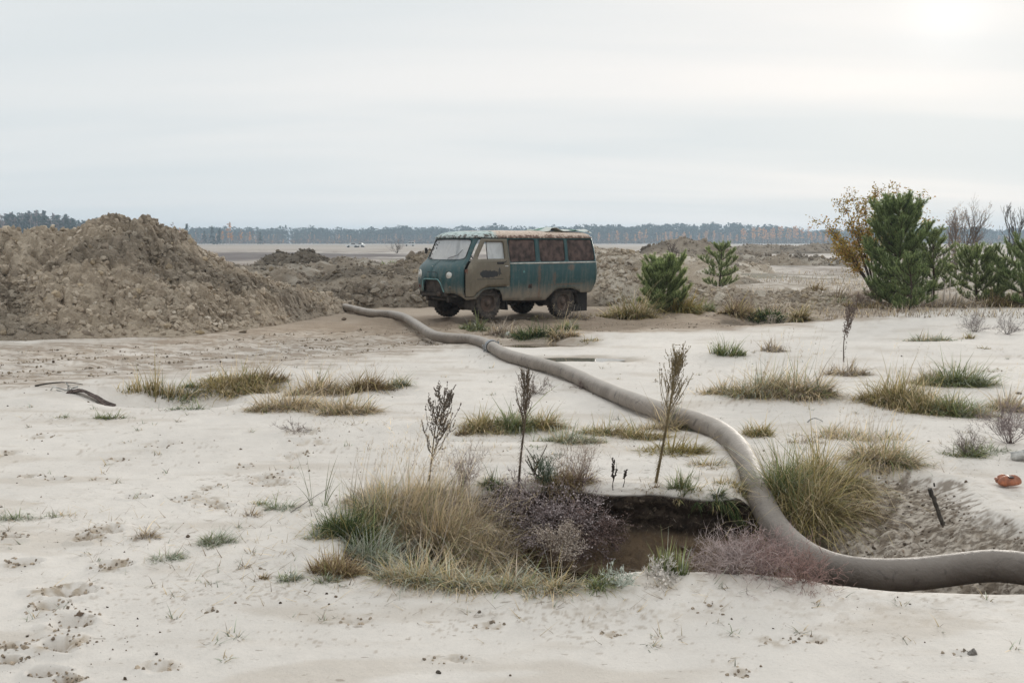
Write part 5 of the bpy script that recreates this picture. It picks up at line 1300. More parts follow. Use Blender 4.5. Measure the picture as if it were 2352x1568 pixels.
PB, PT = (.050, .032, .028), (.235, .185, .185)
gx = D(1345, 1215, 6.9)
shrub(1285, 1225, 128, 44, 'wide frosted purple-grey shrub spilling over the back wall of the pit', (.05, .032, .027), (.31, .25, .245), el=(-.1, 1.2), sub=((10, .36), (6, .15)), knots=1900, ksize=.0055, frost=.16, droop=.2, seed=1, wd=.006, Y=6.98, stick=True)
shrub(1345, 1225, 84, 32, 'dull purple-brown right half of the shrubbery against the black bank', (.06, .038, .030), (.19, .135, .12), el=(-.3, 1.0), az=(-2.9, .3), sub=((9, .36), (6, .18)), knots=1500, ksize=.006, droop=.5, seed=2, wd=.005, Y=6.95, stick=True)
shrub(1215, 1180, 92, 24, 'frosted purple twigs at the left end of the shrubbery', (.05, .032, .026), (.25, .20, .19), el=(.0, .9), az=(2.2, 3.9), sub=((9, .36), (6, .16)), knots=1000, ksize=.0055, frost=.2, droop=.2, seed=3, wd=.005, Y=7.0, stick=True)
shrub(1290, 1300, 84, 26, 'greyish seed-head bush standing in the pit in front of the purple shrub', (.12, .085, .05), (.34, .275, .22), el=(.9, 1.5), sub=((8, .38), (6, .16)), knots=1900, ksize=.005, frost=.16, seed=4, curl=.18, Y=6.5, stick=True)
shrub(1255, 1118, 70, 26, 'small green-grey conifer-like weed on the back lip', (.05, .07, .045), (.15, .19, .13), el=(1.0, 1.55), sub=((8, .3), (5, .12)), seed=5)
shrub(1330, 1122, 100, 60, 'reddish-tan wispy weed tops behind the purple shrub', (.10, .06, .035), (.38, .29, .23), el=(1.0, 1.5), sub=((5, .3), (3, .12)), seed=6, wd=.003)
shrub(1065, 1125, 100, 60, 'purple-brown wispy weed behind the grey arching grass', (.10, .065, .05), (.36, .28, .24), el=(1.05, 1.5), sub=((5, .3), (3, .12)), seed=7, wd=.003)
shrub(1680, 1318, 120, 46, 'pale tangled wiry bush at the front rim of the pit left of the pipe', (.16, .12, .11), (.46, .38, .36), el=(.1, 1.3), sub=((8, .42), (4, .22)), curl=.75, seed=8, wd=.0045)
shrub(1760, 1322, 110, 46, 'pinkish wiry bush at the front rim touching the pipe', (.16, .10, .09), (.42, .31, .29), el=(.2, 1.4), sub=((8, .42), (4, .22)), curl=.7, seed=9, wd=.004)
shrub(1845, 1334, 95, 40, 'reddish wiry twigs in front of the pipe at the pit rim', (.14, .08, .07), (.36, .24, .21), el=(.1, 1.2), sub=((7, .42), (4, .2)), curl=.6, seed=10, wd=.0038)
shrub(2320, 1018, 90, 34, 'frosted purple-brown shrub at the right picture edge', (.08, .055, .05), (.34, .28, .27), el=(.5, 1.5), sub=((8, .38), (5, .16)), seed=11, wd=.005)
shrub(2225, 1045, 55, 26, 'smaller twiggy brown shrub left of the one at the picture edge', (.09, .07, .055), (.34, .29, .26), el=(.4, 1.4), sub=((7, .38), (5, .16)), seed=12, wd=.004)
shrub(2240, 762, 44, 26, 'frosty grey shrub on the sand below the young pines', (.14, .12, .11), (.42, .38, .36), el=(.3, 1.4), sub=((7, .38), (5, .18)), seed=13, wd=.008)
shrub(2312, 768, 40, 22, 'frosty grey shrub right of the first one below the young pines', (.15, .13, .12), (.40, .36, .34), el=(.3, 1.4), sub=((7, .38), (5, .18)), seed=14, wd=.008)
shrub(1232, 905, 46, 30, 'low dark twiggy shrub on the sand beside the slender weed top', (.07, .05, .04), (.24, .19, .16), el=(.1, 1.2), sub=((6, .38), (4, .18)), seed=15, wd=.005)
shrub(1330, 892, 26, 18, 'tiny purple twigs against the pipe', (.08, .055, .045), (.26, .2, .18), el=(.2, 1.3), sub=((5, .38), (4, .18)), seed=16, wd=.005)
shrub(680, 990, 42, 18, 'flat dead twigs on the sand right below the straw grass', (.08, .06, .055), (.26, .21, .19), el=(.0, .5), sub=((5, .38), (3, .18)), seed=17, wd=.005)
shrub(1700, 716, 42, 30, 'dead brown bush at the left of the small hollow', (.11, .08, .06), (.33, .27, .23), el=(.2, 1.4), sub=((6, .38), (4, .18)), seed=18, wd=.010)
shrub(912, 582, 26, 20, 'bare dark bush left of the distant white van', (.05, .04, .035), (.12, .10, .09), el=(.5, 1.5), sub=((5, .4), (4, .18)), seed=19, wd=.03)
shrub(1975, 700, 40, 22, 'reddish dead twigs at the left foot of the tall pine', (.14, .09, .07), (.32, .24, .2), el=(.2, 1.4), sub=((6, .38), (4, .18)), seed=20, wd=.010)
shrub(1545, 1352, 70, 14, 'pale felted stems arching over the front rim of the pit', (.35, .31, .26), (.62, .57, .52), el=(.5, 1.2), az=(1.6, 4.2), sub=((4, .3), (3, .12)), seed=21, wd=.005, knots=90, ksize=.006, droop=.5)
shrub(1420, 1345, 52, 26, 'frosted blue-green rosette on the front rim', (.25, .28, .22), (.52, .54, .48), el=(.2, 1.3), sub=((4, .3), (3, .15)), seed=22, wd=.009)
shrub(1515, 1326, 46, 34, 'whitish feathery tuft on the front rim', (.42, .38, .34), (.66, .62, .57), el=(.2, 1.3), sub=((6, .3), (3, .15)), seed=23, wd=.006)

# ------------------------------------------------------------ tall dead weeds
def weed(px, py, tx, ty, label, plume, width_px, col, nb, fuzz=0, leafy=0, up=1.1, seed=1, Y=None, wd=.010, spread=.5, kn=900, ks=.006):
    g = GH(px, py) if Y is None else D(px, py, Y); r = np.random.RandomState(seed + 900); m = g[1] / FPX
    top = D(tx, ty, g[1] + .05); n = 14; t = np.linspace(0, 1, n)[:, None]
    P = g[None] * (1 - t) + top[None] * t; P[:, 0] += (np.sin(t[:, 0] * 4.5 + seed * 2.1) - np.sin(seed * 2.1)) * m * 3.2; P[:, 1] += .03 * np.sin(t[:, 0] * 6)
    root = empty('dead_weed', g); tag(root, label, 'weed')
    V, F = tube_arr(P - g, wd * (1 - .75 * t[:, 0]), 6); mesh_np('stem', V, F, M_twig, root, col=np.tile(col, (len(V), 1)), smooth=True)
    acc = Acc(); H_ = np.linalg.norm(top - g); k0 = 1 - plume
    tt = r.uniform(k0, .97, nb) ** .9; tt = np.clip(tt, k0, .97); B = g[None] * (1 - tt[:, None]) + top[None] * tt[:, None]
    az = r.uniform(0, 6.283, nb); w_ = width_px * m * .5; ln = H_ * plume * r.uniform(.25, .6, nb) * (1.15 - (tt - k0) / plume * .8); sl = np.clip(w_ / (H_ * plume) * 2.2, .15, 1.2) * spread * 2
    ax = (top - g) / H_
    def line(B, Dd, ln, w, c, cnt=5):
        k = len(B); s = 5; C = [B]; Dn = Dd
        for i in range(s): Dn = Dn + ax[None] * .22 + r.normal(0, .06, (k, 3)); Dn = Dn / np.linalg.norm(Dn, axis=1)[:, None]; C.append(C[-1] + Dn * (ln / s)[:, None])
        C = np.stack(C, 1); sd = r.normal(0, 1, (k, 3)); sd /= np.linalg.norm(sd, axis=1)[:, None]; sd2 = np.roll(sd, 1, 1)
        V = np.stack([C + sd[:, None] * w, C - sd[:, None] * w * .6 + sd2[:, None] * w * .8, C - sd2[:, None] * w], 2).reshape(k, -1, 3)
        f = [[3 * i + q, 3 * i + (q + 1) % 3, 3 * i + 3 + (q + 1) % 3, 3 * i + 3 + q] for i in range(s) for q in range(3)]
        acc.add(V.reshape(-1, 3), (np.array(f)[None] + (np.arange(k) * 18)[:, None, None]).reshape(-1, 4), np.tile(c, (k * 18, 1))); return C
    side = np.stack([np.cos(az), np.sin(az), 0 * az], 1)
    Dd = ax[None] * up + side * sl; Dd /= np.linalg.norm(Dd, axis=1)[:, None]
    C = line(B, Dd, ln, .0018, col)
    idx = np.repeat(np.arange(nb), 5); j = r.randint(1, 6, len(idx)); B2 = C[idx, j]; T = C[idx, j] - C[idx, j - 1]; T /= np.linalg.norm(T, axis=1)[:, None]
    C2 = line(B2, T + r.normal(0, .5, T.shape), np.full(len(idx), H_ * plume * .10), .0013, col)
    pts = np.concatenate([C.reshape(-1, 3), C2.reshape(-1, 3)]); sel = pts[r.choice(len(pts), min(kn, len(pts)), replace=False)] + r.normal(0, .002, (min(kn, len(pts)), 3))
    oct_ = np.array([[1, 0, 0], [-1, 0, 0], [0, 1, 0], [0, -1, 0], [0, 0, 1], [0, 0, -1]], float); of = np.array([[0, 2, 4], [2, 1, 4], [1, 3, 4], [3, 0, 4], [2, 0, 5], [1, 2, 5], [3, 1, 5], [0, 3, 5]])
    kk = len(sel); V = sel[:, None] + oct_[None] * (ks * r.uniform(.5, 1.3, (kk, 1, 1))); acc.add(V.reshape(-1, 3), (of[None] + (np.arange(kk) * 6)[:, None, None]).reshape(-1, 3), np.repeat(np.array(col)[None] * r.uniform(.8, 2.0, (kk, 1)), 6, 0))
    acc.build('seed_plume', M_twig, root, g)
    if fuzz:                                    # withered leaves clinging to the stem
        a2 = Acc(); tt = r.uniform(.03, k0 + .1, fuzz); B = g[None] * (1 - tt[:, None]) + top[None] * tt[:, None]
        cb = np.tile(np.array(col) * .8, (fuzz, 1)); V, F, C_, _ = blades(B, r.uniform(.02, .055, fuzz), r.uniform(0, 6.28, fuzz), r.uniform(.8, 2.2, fuzz), r.uniform(.2, 1.2, fuzz), np.full(fuzz, .004), cb, cb * 1.9, 2, r)
        a2.add(V, F, C_); a2.build('withered_leaf_fringe', M_leaf, root, g)
weed(985, 1105, 1020, 905, 'short dead weed with a fan of dotted seed branches', .80, 100, (.085, .065, .048), 36, seed=1, up=1.0, spread=1.0, kn=2000, ks=.0058, wd=.007, fuzz=60)
weed(1191, 1128, 1208, 862, 'slender dead weed with a narrow feathery top, left of the tallest', .46, 42, (.115, .085, .060), 46, seed=2, fuzz=260, spread=.8, kn=1200, ks=.004)
weed(1497, 1158, 1558, 815, 'tallest dead weed leaning right over the pit, with a yellow-brown plume', .46, 70, (.17, .13, .07), 70, seed=3, fuzz=420, spread=.9, kn=1700, ks=.0042, Y=7.22, wd=.013)
weed(1938, 832, 1955, 706, 'small dead weed with a dark narrow plume on the right hand sand', .72, 34, (.12, .09, .075), 34, seed=4, fuzz=60, spread=.8, kn=600, ks=.009, wd=.011)
weed(1408, 1132, 1410, 1060, 'tiny black dried weed on the back lip of the pit', .8, 14, (.03, .022, .018), 8, seed=5, kn=120, ks=.006, wd=.004)
weed(1428, 1134, 1436, 1085, 'second tiny black dried weed on the back lip', .8, 10, (.03, .022, .018), 6, seed=6, kn=80, ks=.006, wd=.004)
for i, (x, y0, y1, c_) in enumerate(((2140, 703, 655, 0), (2152, 705, 668, 1), (2168, 706, 650, 2), (2180, 704, 640, 3), (2195, 706, 672, 4), (2124, 703, 668, 5))):
    g = G(x, y0); top = D(x + 3, y1, g[1]); V, F = tube_arr(np.linspace(g, top, 5) - g, [.012, .011, .011, .012, .02], 6)
    o = mesh_np('pale_stalk', V, F, M_twig, None, col=np.tile([.42, .37, .32], (len(V), 1))); o.location = g; tag(o, 'pale upright dead stalk before the young pines, ' + ['second from the left', 'third from the left', 'fourth from the left', 'the tallest', 'the rightmost', 'the leftmost'][i], 'plant stalk', 'pale dead stalks before the young pines')
# ============================================================ YOUNG PINES
def norm(v): return v / (np.linalg.norm(v, axis=-1, keepdims=True) + 1e-12)
def pine(px, py, top_py, label, half_px, seed, whorls=6, per=6, shoots=3, lead=True, needle=.078, wd=.005, nn=70, cb=(.095, .135, .052), ct=(.31, .375, .155), up=.55, lean=0, low=.05, Y=None, name='young_pine', bushy=1.0, base_frac=.10, barrel=.30, hs=1.0):
    r = np.random.RandomState(seed); g = GH(px, py) if Y is None else np.array([D(px, py, Y)[0], Y, H1(D(px, py, Y)[0], Y)])
    H_ = (D(px, top_py, g[1])[2] - g[2]) * hs; W = half_px * g[1] / FPX
    root = empty(name, g); tag(root, label, 'pine tree')
    n = 12; t = np.linspace(0, 1, n); P = np.stack([lean * t * H_ + .03 * np.sin(t * 5 + seed), .03 * np.cos(t * 4 + seed), t * H_ * .93], 1)
    wood = Acc(); V, F = tube_arr(P, np.interp(t, [0, .6, 1], [.022 * H_ + .006, .010 * H_ + .004, .006]), 8, False); wood.add(V, np.array(F), np.tile([.075, .055, .042], (len(V), 1)))
    SH = []                                        # shoots: start, end, age
    def axis(tt): return np.array([np.interp(tt, t, P[:, k]) for k in range(3)])
    for w in range(whorls):
        f = low + (.92 - low) * (w / max(whorls - 1, 1)) ** .92
        prof_ = (max(1 - ((f - barrel) / (1.04 - barrel)) ** 2, .03) ** .62 if f > barrel else .80 + .20 * f / barrel) * 1.12
        k = per + r.randint(-1, 2); a0 = r.uniform(0, 6.28)
        for b in range(k):
            a = a0 + 6.283 * b / k + r.normal(0, .22); L_ = W * prof_ * r.uniform(.72, 1.15); el = -.08 + up * 1.25 * f + r.normal(0, .13)
            s = axis(min(f + r.normal(0, .012), .97)); m = 7; pts = [s]; d = np.array([math.cos(a) * math.cos(el), math.sin(a) * math.cos(el), math.sin(el)])
            for i in range(m): d = norm(d + np.array([0, 0, .10]) + r.normal(0, .06, 3)); pts.append(pts[-1] + d * L_ / m)
            pts = np.array(pts); V, F = tube_arr(pts, np.linspace(.007 * H_ * .6 + .003, .003, m + 1), 5, False); wood.add(V, np.array(F), np.tile([.085, .062, .045], (len(V), 1)))
            SH.append((pts[-3], pts[-1] + d * .08, 1.0))
            ns = int(shoots * bushy * (1.6 + L_ * 3.6))
            for _ in range(ns):
                u = r.uniform(.15, 1.0); q = pts[min(int(u * m), m - 1)] + (pts[min(int(u * m) + 1, m)] - pts[int(u * m)]) * r.rand()
                dd = norm(d * .3 + np.array([math.cos(a + r.normal(0, 1.3)) * .6, math.sin(a + r.normal(0, 1.3)) * .6, r.uniform(.35, 1.5)])); ls = r.uniform(.12, .25) * (.6 + .3 * H_ / 1.5)
                SH.append((q, q + dd * ls, .9)); V, F = tube_arr(np.array([q, q + dd * ls]), [.004, .003], 4, False); wood.add(V, np.array(F), np.tile([.10, .07, .045], (8, 1)))
    if lead:
        tp = P[-1]; SH.append((tp, tp + [0, 0, H_ * .07 + .05], 1.0)); SH.append((P[-2], P[-1], .9))
        for b in range(5): a = r.uniform(0, 6.28); SH.append((tp, tp + np.array([math.cos(a) * .35, math.sin(a) * .35, 1]) * H_ * .055, 1.0))
    S0 = np.array([s[0] for s in SH]); S1 = np.array([s[1] for s in SH]); age = np.array([s[2] for s in SH])
    ln = np.linalg.norm(S1 - S0, axis=1); cnt = np.maximum((nn * 1.0 * ln / .14).astype(int), 14); idx = np.repeat(np.arange(len(SH)), cnt); k = len(idx)
    u = r.rand(k, 1) ** .85; B = S0[idx] * (1 - u) + S1[idx] * u; ax = norm(S1 - S0)[idx]
    rd = r.normal(0, 1, (k, 3)); rd -= ax * (rd * ax).sum(1, keepdims=True); rd = norm(rd); sp = r.uniform(.45, 1.05, (k, 1)) * (1.15 - .6 * u)
    dn = norm(ax * .8 + rd * sp * 1.35); L2 = needle * r.uniform(.75, 1.15, (k, 1)); sd = norm(np.cross(dn, r.normal(0, 1, (k, 3)))) * wd * .5
    T = B + dn * L2; V = np.stack([B - sd * 1.2, B + sd * 1.2, T], 1).reshape(-1, 3); F = np.arange(3 * k).reshape(-1, 3)
    v = r.uniform(.7, 1.3, (k, 1)) * np.interp(age[idx], [.3, 1], [.75, 1.0])[:, None]; c0 = np.array(cb) * v; c1 = np.array(ct) * v * (1 + .5 * u)
    bad = r.rand(k) < .02; c1[bad] = [.28, .17, .07]
    C = np.stack([c0, c0, c1], 1).reshape(-1, 3)
    wood.build('trunk', M_twig, root); mesh_np('crown', V, F, M_needle, root, col=C)
    return root
pine(2058, 706, 462, 'tallest and densest young pine, in front of the yellow-leaved bush', 84, 31, whorls=11, per=8, shoots=4.2, nn=48, wd=.009, needle=.085, barrel=.40, low=.03, up=.75)
pine(2090, 712, 596, 'lower bushy pine leaning against the front of the tallest pine', 56, 38, whorls=5, per=6, shoots=3.2, nn=46, wd=.007, low=.05, up=.7, cb=(.035, .066, .026), ct=(.33, .39, .16))
pine(2140, 703, 528, 'slim young pine with a bare visible stem, right of the tallest one', 50, 32, whorls=6, per=6, shoots=3.0, nn=46, wd=.0075, low=.22, ct=(.36, .41, .17), up=.6)
pine(2240, 700, 582, 'broad young pine with an upright leader, second from the right edge', 76, 33, whorls=6, per=7, shoots=3.6, nn=46, wd=.0075, low=.08, ct=(.36, .41, .17), up=.55)
pine(2290, 697, 600, 'pale green young pine squeezed between its two neighbours near the right edge', 56, 37, whorls=5, per=6, shoots=3.6, nn=46, wd=.0075, low=.1, ct=(.39, .43, .18), up=.6)
pine(2352, 705, 562, 'dense young pine cut by the right picture edge', 76, 34, whorls=6, per=7, shoots=4.2, nn=46, wd=.0075, low=.05, up=.65)
pine(1525, 716, 600, 'round bushy low pine right of the van', 68, 35, hs=.80, whorls=7, per=9, shoots=4.6, nn=64, wd=.006, lead=False, low=.06, up=.85, barrel=.55, ct=(.37, .43, .18), bushy=1.3)
pine(1654, 668, 563, 'small open pine with a thick leader, right of the round bushy one', 46, 36, whorls=5, per=6, shoots=3.0, nn=56, wd=.008, low=.10, up=.35, ct=(.35, .40, .17))
pine(1236, 1128, 1062, 'tiny grey-green seedling pine on the back lip of the pit', 20, 39, whorls=4, per=5, shoots=1.0, nn=30, wd=.002, needle=.025, low=.1, cb=(.05, .07, .045), ct=(.14, .18, .13), Y=7.3)

# ------------------------------------------------------------ broadleaf tree recursion
def branchy(root, H_, r, levels, trunk_r, spread, col, up=.35, n0=1, fork=(4, 4, 4), lens=(.55, .5, .45, .4), lean=(0, 0), gnarl=.18, minr=.004, start=.25):
    acc = Acc(); tips = []
    def grow(p, d, L_, rad, lv):
        m = 6 if lv < 2 else 4; pts = [p]
        for i in range(m): d = norm(d + r.normal(0, gnarl, 3) + np.array([0, 0, up * .15])); pts.append(pts[-1] + d * L_ / m)
        pts = np.array(pts); V, F = tube_arr(pts, np.linspace(rad, max(rad * .45, minr), m + 1), 6 if lv < 2 else 3, False); acc.add(V, np.array(F), np.tile(col, (len(V), 1)))
        if lv >= levels: tips.append(pts); return
        for k in range(fork[min(lv, len(fork) - 1)]):
            u = r.uniform(start if lv == 0 else .2, 1.0); q = pts[min(int(u * m), m - 1)] + (pts[min(int(u * m) + 1, m)] - pts[min(int(u * m), m - 1)]) * r.rand()
            rr = r.normal(0, 1, 3); rr -= d * (rr @ d); rr = norm(rr); dd = norm(d * (1.05 - spread * .4) + rr * spread + np.array([0, 0, up]))
            grow(q, dd, L_ * lens[min(lv, len(lens) - 1)] * r.uniform(.7, 1.2), max(rad * .5 * (1.1 - .4 * u), minr), lv + 1)
        tips.append(pts)
    for _ in range(n0): grow(np.zeros(3), norm(np.array([lean[0], lean[1], 1]) + r.normal(0, .12 * n0 ** .5 if n0 > 1 else .03, 3)), H_, trunk_r, 0)
    mesh_o = acc.build('trunk', M_twig, root); return tips
def leaves(root, tips, n, size, cols, r, minlv=0):
    P = np.concatenate([t[1:] for t in tips if len(t) == 5] or [t[1:] for t in tips]); idx = r.randint(0, len(P), n); B = P[idx] + r.normal(0, size * .8, (n, 3))
    d = norm(r.normal(0, 1, (n, 3)) - [0, 0, .4]); s = norm(np.cross(d, r.normal(0, 1, (n, 3)))); L_ = size * r.uniform(.6, 1.3, (n, 1))
    V = np.stack([B, B + d * L_ * .5 + s * L_ * .32, B + d * L_, B + d * L_ * .5 - s * L_ * .32], 1).reshape(-1, 3)
    c = np.array(cols)[r.randint(0, len(cols), n)] * r.uniform(.7, 1.3, (n, 1)); mesh_np('crown', V, np.arange(4 * n).reshape(-1, 4), M_leaf, root, col=np.repeat(c, 4, 0))
g = GH(2050, 694); g[1] += 1.4; r = np.random.RandomState(41)
root = empty('autumn_bush', g); tag(root, 'tall spreading bush with yellow-brown autumn leaves behind the tallest pine', 'bush')
Hh = D(2050, 455, g[1])[2] - g[2]
acc = Acc(); tips = []
for k, (tx, ty) in enumerate(((1895, 512), (1935, 470), (1965, 462), (1988, 500), (1920, 560), (1945, 590), (2010, 452), (2040, 462), (2085, 470), (2112, 462), (2120, 520), (2010, 480), (1975, 540), (2060, 456), (1935, 588), (2095, 500), (1950, 520), (1985, 470), (1915, 530))):
    e = D(tx, ty, g[1] + r.uniform(-.8, .8)) - g; m = 9; t = np.linspace(0, 1, m)[:, None]
    pts = t * e[None] * np.array([[1, 1, 1]]); pts[:, 2] += .35 * np.sin(t[:, 0] * 3.14) * (.6 if tx < 1950 else .2); pts += r.normal(0, .03, (m, 3)) * t
    V, F = tube_arr(pts, np.linspace(.028, .005, m), 5, False); acc.add(V, np.array(F), np.tile([.06, .045, .035], (len(V), 1)))
    for _ in range(26):
        u = r.randint(4, m); q = pts[u]; dd = norm(e / np.linalg.norm(e) * .8 + r.normal(0, .55, 3)); L_ = r.uniform(.2, .5); p2 = np.array([q, q + dd * L_ * .25, q + dd * L_ * .5, q + dd * L_ * .8 + [0, 0, .02], q + dd * L_])
        V, F = tube_arr(p2, [.006, .005, .004, .003, .003], 3, False); acc.add(V, np.array(F), np.tile([.07, .05, .035], (len(V), 1))); tips.append(p2)
acc.build('trunk', M_twig, root)
leaves(root, tips, 8200, .072, [(.38, .26, .05), (.46, .32, .08), (.28, .20, .045), (.46, .25, .08), (.30, .25, .06)], r)

def bare_tree(px, py, top_py, Y, label, seed, col=(.10, .085, .075), spread=.6, n0=1, leafn=0, leafc=None, name='bare_tree', cat='tree', tr=.05, fork=(7, 5, 4), lens=(.45, .5, .45), levels=3, up=.45, start=.2, minr=.006, lsz=.05):
    r = np.random.RandomState(seed); p = D(px, py, Y); g = np.array([p[0], Y, H1(p[0], Y)]); H_ = D(px, top_py, Y)[2] - g[2]
    root = empty(name, g); tag(root, label, cat); tips = branchy(root, H_ * .68, r, levels, tr, spread, col, up=up, n0=n0, fork=fork, lens=lens, gnarl=.07, minr=minr, start=start)
    if leafn: leaves(root, tips, leafn, lsz, leafc, r)
    return root
BL = [(.34, .20, .09), (.30, .17, .08), (.36, .25, .12)]
bare_tree(2198, 606, 470, 48, 'slender young birch with a few pale brown leaves behind the young pines', 51, (.20, .165, .145), .62, 2, 700, BL, fork=(14, 6, 3), lens=(.42, .5, .45), tr=.04, up=.36, start=.12, lsz=.06, minr=.0036)
bare_tree(2218, 606, 462, 50, 'second slender birch crossing the first behind the young pines', 52, (.16, .135, .12), .6, 2, 600, BL, fork=(14, 6, 3), lens=(.42, .5, .45), tr=.04, up=.36, start=.12, lsz=.06, minr=.0045)
bare_tree(2345, 612, 452, 42, 'bare grey tree at the right picture edge', 53, (.11, .10, .09), .5, 1, 0, fork=(9, 6, 4), tr=.05, up=.5, start=.2, minr=.006)
bare_tree(2280, 598, 548, 60, 'low bare shrub-like tree in the gap between the birches and the edge tree', 54, (.12, .10, .09), .6, 3, 0, fork=(6, 4, 3), tr=.03, minr=.008)
bare_tree(2170, 612, 560, 46, 'brown leafless bush at the foot of the slender birches', 55, (.10, .08, .07), .7, 4, 260, [(.22, .16, .11)], fork=(5, 4, 3), tr=.02, minr=.007)
bare_tree(-40, 560, 440, 45, 'bare tree just outside the left picture edge, twig tips in view', 56, (.12, .10, .09), .55, 1, 0, fork=(9, 5, 3), tr=.05, minr=.006)
bare_tree(1500, 640, 585, 40, 'thin bare sapling on the frosted heap behind the round pine', 57, (.10, .085, .075), .45, 3, 0, fork=(4, 3, 2), tr=.012, minr=.005)
bare_tree(1545, 594, 560, 55, 'bare twiggy bush on the pale hillocks', 58, (.13, .105, .095), .6, 4, 0, fork=(5, 4, 3), tr=.02, minr=.008)

# ============================================================ FAR FOREST
M_far = vcol('far_foliage', .95, .1, .5, 0)
def far_tree(acc, x, y, z, H_, kind, r, low=None):
    """trunk plus a few dozen leaf clumps spread through the crown"""
    if kind == 'pine': cw, cb_, c, n, tc_ = .19, .22, np.array([.030, .058, .046]), 30, [.12, .08, .06]
    elif kind == 'birch': cw, cb_, c, n, tc_ = .12, .34, np.array([.60, .30, .10]), 50, [.40, .37, .34]
    elif kind == 'bare': cw, cb_, c, n, tc_ = .13, .25, np.array([.17, .125, .115]), 20, [.25, .22, .2]
    elif kind == 'spruce': cw, cb_, c, n, tc_ = .24, .04, np.array([.03, .055, .038]), 70, [.1, .08, .06]
    w0 = .011 * H_
    V, F = tube_arr([[x, y, z], [x + r.normal(0, .01) * H_, y, z + H_ * .5], [x + r.normal(0, .01) * H_, y, z + H_ * .96]], [w0, w0 * .7, w0 * .2], 4, False); acc[0].add(V, np.array(F), np.tile(tc_, (len(V), 1)))
    if low is not None: cb_ = low
    if low is not None or y > 500: n = int(n * 1.0)
    f = r.rand(n); hh = cb_ + (1 - cb_) * f
    prof_ = np.sqrt(np.clip(1 - ((f - .42) / .6) ** 2, .02, 1)) if kind != 'spruce' else 1.05 - f
    if kind == 'pine': prof_ = np.sqrt(np.clip(1 - ((f - .55) / .58) ** 2, .05, 1))
    a = r.uniform(0, 6.283, n); q = np.sqrt(r.rand(n)) * prof_ * cw * H_
    P = np.stack([x + q * np.cos(a), y + q * np.sin(a), z + hh * H_], 1); s = H_ * ((.075 if kind in ('pine', 'spruce') else .055)) * (1.35 if y > 1050 else 1.0) * r.uniform(.6, 1.4, n)
    A = r.normal(0, 1, (n, 5, 3)); A = norm(A); V = (P[:, None] + A * s[:, None, None] * np.array([1, 1, .75 if kind != 'bare' else 1.5])); f0 = (np.array([[0, 1, 2], [2, 3, 4], [0, 3, 1], [1, 4, 2]]) if y < 300 and kind != 'bare' and y > -1 and acc[0].n < 400 else np.array([[0, 1, 2], [2, 3, 4]])) if kind != 'bare' else np.array([[0, 1, 2]])
    F = (f0[None] + (np.arange(n) * 5)[:, None, None]).reshape(-1, 3); cc = c[None] * r.uniform(.7, 1.3, (n, 1))
    acc[1].add(V.reshape(-1, 3), F, np.repeat(cc, 5, 0))
def one_tree(px, Y, top_py, kind, name, label, cat, group, seed):
    r = np.random.RandomState(seed); p = D(px, 560, Y); z = H1(p[0], Y) ; H_ = D(px, top_py, Y)[2] - z; g = np.array([p[0], Y, z]); root = empty(name, g); tag(root, label, cat, group)
    a = (Acc(), Acc()); far_tree(a, 0, 0, 0, H_, kind, r); a[0].build('trunk', M_far, root); a[1].build('crown', M_far, root)
def forest():
    r = np.random.RandomState(61); ac = (Acc(), Acc())
    skyl = [(-200, 494), (0, 496), (60, 492), (120, 494), (180, 500), (240, 505), (390, 520), (500, 524), (560, 524), (700, 523), (880, 521), (1000, 522), (1180, 521), (1330, 518), (1400, 514), (1480, 515), (1560, 519), (1640, 514), (1700, 515), (1760, 519), (1900, 524), (2100, 524), (2352, 523), (2600, 522)]
    sx, sy = zip(*skyl)
    for i in range(4300):
        px = r.uniform(-260, 2620); row = r.randint(0, 6); Y = (820 if px < 300 else 980) + row * 26 + r.uniform(-10, 10)
        if px < 300: Y -= 280
        p = D(px, 560, Y); z = H1(p[0], Y); H_ = (D(px, np.interp(px, sx, sy), Y)[2] - z) * r.uniform(.80, 1.04) * (.86 + .028 * row) * (1 + .10 * math.sin(px * .021) * math.sin(px * .0087 + 1) + .05 * math.sin(px * .09))
        kind = 'pine'
        if row < 2 and px > 380: kind = 'bare' if r.rand() < .45 else ('birch' if r.rand() < .22 else 'pine'); H_ *= .72 if kind != 'pine' else .9
        if px < 300: kind = 'bare' if r.rand() < .6 else 'spruce'
        far_tree(ac, p[0], Y, z, H_, kind, r, .02 if row < 3 or r.rand() < .4 else None)
    for i in range(1500):                        # low scrub along the forest foot
        px = r.uniform(-260, 2620); Y = (930 if px > 300 else 560) + r.uniform(-25, 60); p = D(px, 560, Y); z = H1(p[0], Y)
        a, m = (Acc(), Acc()), 10; P = np.array([p[0], Y, z]) + r.uniform(-1, 1, (m, 3)) * [3, 2, 0] + [0, 0, 1] * r.uniform(.3, 4.2, (m, 1))
        Vv = P[:, None] + norm(r.normal(0, 1, (m, 3, 3))) * r.uniform(.8, 1.9, (m, 1, 1)); ac[1].add(Vv.reshape(-1, 3), np.arange(3 * m).reshape(-1, 3), np.repeat(np.array([[.10, .085, .07]]) * r.uniform(.6, 1.6, (m, 1)) * (1 + .6 * (r.rand(m, 1) < .2) * np.array([[1.6, .6, 0]])), 3, 0))
    root = empty('far_forest', (0, 1000, 0)); tag(root, 'hazy blue-grey pine forest along the whole horizon', 'forest', kind='stuff')
    o = ac[0].build('far_trunks', M_far, root, (0, 1000, 0)); tag(o, kind='stuff'); o = ac[1].build('far_crowns', M_far, root, (0, 1000, 0)); tag(o, kind='stuff')
forest()
r = np.random.RandomState(62); nb = 0
